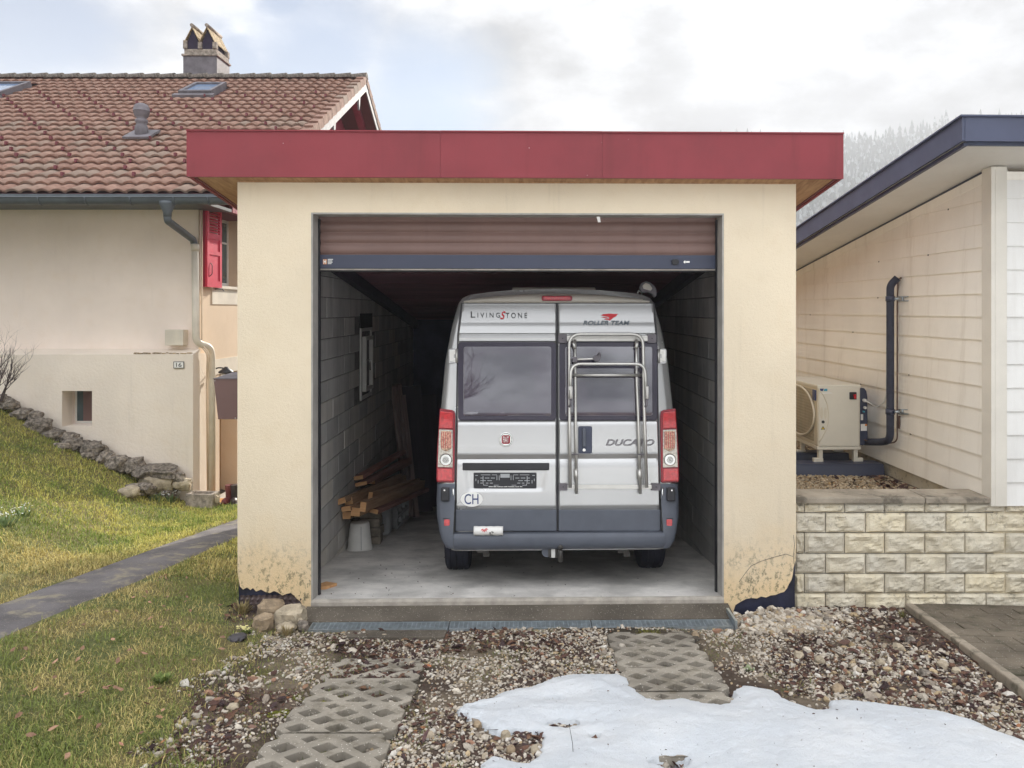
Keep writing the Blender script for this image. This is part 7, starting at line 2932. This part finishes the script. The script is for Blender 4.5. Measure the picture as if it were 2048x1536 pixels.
# larger leaves one can pick out
BIG = [(852, 1490, .040, (.115, .065, .062), 'purple brown leaf lying flat right of the left grid pavers'), (858, 1338, .018, (.36, .13, .06), 'orange leaf scrap right of the left grid pavers'), (527, 1435, .026, (.34, .15, .08), 'orange brown leaf left of the grid pavers'),
       (1193, 1322, .026, (.10, .055, .055), 'dark purple leaf on gravel left of the right grid pavers'), (590, 1440, .034, (.085, .05, .05), 'dark curled leaf at the left edge of the grid pavers'), (320, 1444, .026, (.36, .21, .12), 'light brown leaf on the lawn edge by the gravel'),
       (505, 1466, .024, (.20, .12, .09), 'dull brown leaf on the white stones left of the pavers'), (242, 1492, .018, (.40, .20, .13), 'small orange leaf low on the lawn'), (70, 1385, .020, (.36, .20, .13), 'orange brown leaf on the lawn near the left edge'), (132, 1400, .017, (.38, .22, .15), 'pale orange leaf on the lawn, right of the one near the edge'),
       (1690, 1290, .045, (.12, .070, .055), 'large brown leaf on the gravel near the kerb'), (1535, 1329, .030, (.18, .095, .06), 'brown leaf on gravel right of the right grid pavers')]
for (px, py, s, c, lbl) in BIG:
    g = ground_hit(px, py)
    o = leaves('leaf', np.array([g.x]), np.array([g.y]), np.array([s]), np.array([c]), rng, None, .022)
    del o['kind']
    tag(o, lbl, 'leaf')
# dry twigs
q = MB()
trn = random.Random(8)
for k in range(150):
    px, py = trn.uniform(520, 1900), trn.uniform(1262, 1520)
    g = ground_hit(px, py)
    if not drive_mask(np.array([g.x]), np.array([g.y]))[0]:
        continue
    a = trn.uniform(0, 6.28)
    L = trn.uniform(.03, .13)
    p0 = g + Vector((0, 0, .018))
    d = Vector((math.cos(a), math.sin(a), trn.uniform(-.05, .12)))
    q.tube([p0, p0 + d * L * .5 + Vector((0, 0, .006)), p0 + d * L + Vector((trn.uniform(-.01, .01), 0, 0))], [.0018, .0015, .0008], 4, cap=False)
q.build('twigs', MAT['bark'], fix=False)['kind'] = 'stuff'

# snow: a melting sheet with real thickness
sx, sy = np.arange(-.5, 3.3, .0125), np.arange(2.6, 4.95, .0125)
SX, SY = np.meshgrid(sx, sy)
d = snow_thick(SX, SY)
thick = .006 * sstep(d, 0, .006) + .050 * (1 - np.exp(-np.clip(d, 0, 9) / .14)) + .03 * sstep(d, .1, .5) * fbm(SX * 1.8, SY * 1.8, 95, 3) + ((fbm(SX * 9, SY * 9, 97, 3) - .5) * .014 + (fbm(SX * 38, SY * 38, 99, 2) - .5) * .007) * sstep(d, 0, .08)
SZ = slope_z(SY) + .012 + thick + (fbm(SX * 1.3, SY * 1.3, 3, 3) - .5) * .02
SZ = np.where(d < 0, slope_z(SY) - .035, SZ)
ok = d > -.012
ii = np.arange(SX.size).reshape(SX.shape)
cell = ok[:-1, :-1] | ok[:-1, 1:] | ok[1:, 1:] | ok[1:, :-1]
Q = np.stack([ii[:-1, :-1], ii[:-1, 1:], ii[1:, 1:], ii[1:, :-1]], -1)[cell]
used = np.unique(Q)
remap = np.full(SX.size, -1); remap[used] = np.arange(len(used))
raw_mesh('snow', np.stack([SX, SY, SZ], -1).reshape(-1, 3)[used], remap[Q], MAT['snow'], 'stuff', smooth=True, nper=4)
# grit and leaf crumbs melted out on the snow
N = 900
x, y = rng.uniform(-.5, 3.2, N), rng.uniform(3.1, 4.7, N)
sdist = snow_thick(x, y)
k = (sdist > .0) & (rng.uniform(0, 1, N) < .25 + .75 * np.exp(-sdist / .06))
x, y = x[k], y[k]
leaves('leaf_litter', x, y, rng.gamma(3, .0013, len(x)).clip(.0015, .011), leaf_cols(len(x), rng), rng, lambda x, y: slope_z(y) + .014 + .055 * (1 - np.exp(-np.clip(snow_thick(x, y), 0, 9) / .14)) + .03 * sstep(snow_thick(x, y), .1, .5) * fbm(x * 1.8, y * 1.8, 95, 3) + (fbm(x * 1.3, y * 1.3, 3, 3) - .5) * .02, .002)
# the same old snow goes on under and behind the viewpoint and lies in patches on the bank, their cover raised to bounce light
cx_, cy_ = np.arange(-14, 14.1, .16), np.arange(-26, 2.75, .16)
CXX, CYY = np.meshgrid(cx_, cy_)
cov = fbm(CXX * .55, CYY * .55, 101, 4) + .22 * sstep(CXX, -2.6, .2) * sstep(CYY, -3.5, -2.2) + .30 * (1 - sstep(CYY, -3, -2)) - .3 * (1 - sstep(CXX, -3.2, -1.6)) * sstep(CYY, -3, -2) - .6 * (1 - sstep(CYY, -10.2, -9.6)) * sstep(CYY, -13, -12)
CZ = ground_z(CXX, CYY, False) + .012 + .05 * sstep(cov, .42, .52)
CZ = np.where(cov < .42, CZ - .06, CZ)
CZ = np.where(CYY > 2.55, CZ - .03, CZ)
ok = cov > .40
ii = np.arange(CXX.size).reshape(CXX.shape)
cell = ok[:-1, :-1] | ok[:-1, 1:] | ok[1:, 1:] | ok[1:, :-1]
Q = np.stack([ii[:-1, :-1], ii[:-1, 1:], ii[1:, 1:], ii[1:, :-1]], -1)[cell]
used = np.unique(Q)
remap = np.full(CXX.size, -1); remap[used] = np.arange(len(used))
raw_mesh('snow', np.stack([CXX, CYY, CZ], -1).reshape(-1, 3)[used], remap[Q], MAT['snow'], 'stuff', smooth=True, nper=4)
# a stalk poking through the snow
g = ground_hit(1147, 1528)
q = MB()
q.tube([g + Vector((0, 0, .03)), g + Vector((-.004, .01, .09)), g + Vector((-.018, .02, .165))], [.0016, .0014, .001], 5)
q.lathe([(.001, -.004), (.004, 0), (.003, .005), (.001, .007)], 8, g + Vector((-.018, .02, .166)))
tag(q.build('plant_stalk', MAT['ink']), 'thin dark plant stalk sticking up out of the snow', 'stalk')

# ------------------------------------------------------------------ wooded hill in low cloud behind
def crest(x):
    return 140 + 34 * sstep(x, 60, 480) + 6 * np.sin(x * .010 + 1) - 110 * (1 - sstep(x, -230, -20)) + (fbm(x * .009, 2.2, 13, 4) - .5) * 30


hx = np.linspace(-600, 1100, 120)
hv = np.linspace(0, 1, 30)
HX, HV = np.meshgrid(hx, hv)
HYY = 300 + HV * 400
HZ = -8 + (crest(HX) + 8) * (HV ** .85) + (fbm(HX * .01, HV * 5, 17, 4) - .5) * 14 * HV
V = np.stack([HX, HYY, HZ], -1).reshape(-1, 3)
ii = np.arange(HX.size).reshape(HX.shape)
Q = np.stack([ii[:-1, :-1], ii[:-1, 1:], ii[1:, 1:], ii[1:, :-1]], -1).reshape(-1, 4)
raw_mesh('hill', V, Q, MAT['hill'], 'structure', smooth=True, nper=4)
rng = np.random.default_rng(3)
N = 5200
tx = rng.uniform(-120, 640, N)
tv = rng.uniform(.12, 1.0, N)
ty = 300 + tv * 400
tz = -8 + (crest(tx) + 8) * (tv ** .85) + (fbm(tx * .01, tv * 5, 17, 4) - .5) * 14 * tv
k = (tx / ty > -.10) & (tx / ty < .85)
tx, ty, tz = tx[k], ty[k], tz[k]
n = len(tx)
hgt = rng.uniform(9, 17, n)
seg, lay_ = 7, 4
vs, fs, cs = [], [], []
ang = np.arange(seg) * 2 * np.pi / seg
off = 0
for L in range(lay_):
    z0, z1 = .10 + .22 * L, min(1.0, .10 + .22 * L + .36)
    r0 = .20 * (1 - .22 * L)
    jr = rng.uniform(.6, 1.25, (n, seg))
    rx = tx[:, None] + np.cos(ang)[None] * r0 * hgt[:, None] * jr
    ry = ty[:, None] + np.sin(ang)[None] * r0 * hgt[:, None] * jr
    rz_ = tz[:, None] + (z0 + rng.uniform(-.05, .03, (n, seg))) * hgt[:, None]
    ring = np.stack([rx, ry, rz_], -1)
    tip = np.stack([tx, ty, tz + z1 * hgt], -1)[:, None]
    v = np.concatenate([ring, tip], 1)
    vs.append(v.reshape(-1, 3))
    b = off + np.arange(n) * (seg + 1)
    for s in range(seg):
        fs.append(np.stack([b + s, b + (s + 1) % seg, b + seg], -1))
    snow_ = (rng.uniform(0, 1, (n, 1, 1)) < .25) * rng.uniform(.1, .6, (n, seg + 1, 1))
    c = np.array((.030, .042, .034)) * rng.uniform(.6, 1.4, (n, 1, 1)) * (1 - snow_) + np.array((.55, .58, .60)) * snow_
    cs.append(c.reshape(-1, 3))
    off += n * (seg + 1)
raw_mesh('forest', np.concatenate(vs), np.concatenate(fs), MAT['conifer'], 'stuff', np.concatenate(cs))

# the misty air
hz = MB()
hz.box((-700, -40, -11), (1200, 760, 205))
hm = bpy.data.materials.new('mist')
hm.use_nodes = True
hm.node_tree.nodes.clear()
pvn = hm.node_tree.nodes.new('ShaderNodeVolumePrincipled')
pvn.inputs['Color'].default_value = (.92, .95, 1, 1)
pvn.inputs['Density'].default_value = .00095
pvn.inputs['Anisotropy'].default_value = .0
mo = hm.node_tree.nodes.new('ShaderNodeOutputMaterial')
hm.node_tree.links.new(pvn.outputs[0], mo.inputs['Volume'])
tag(hz.build('haze', hm), kind='stuff')
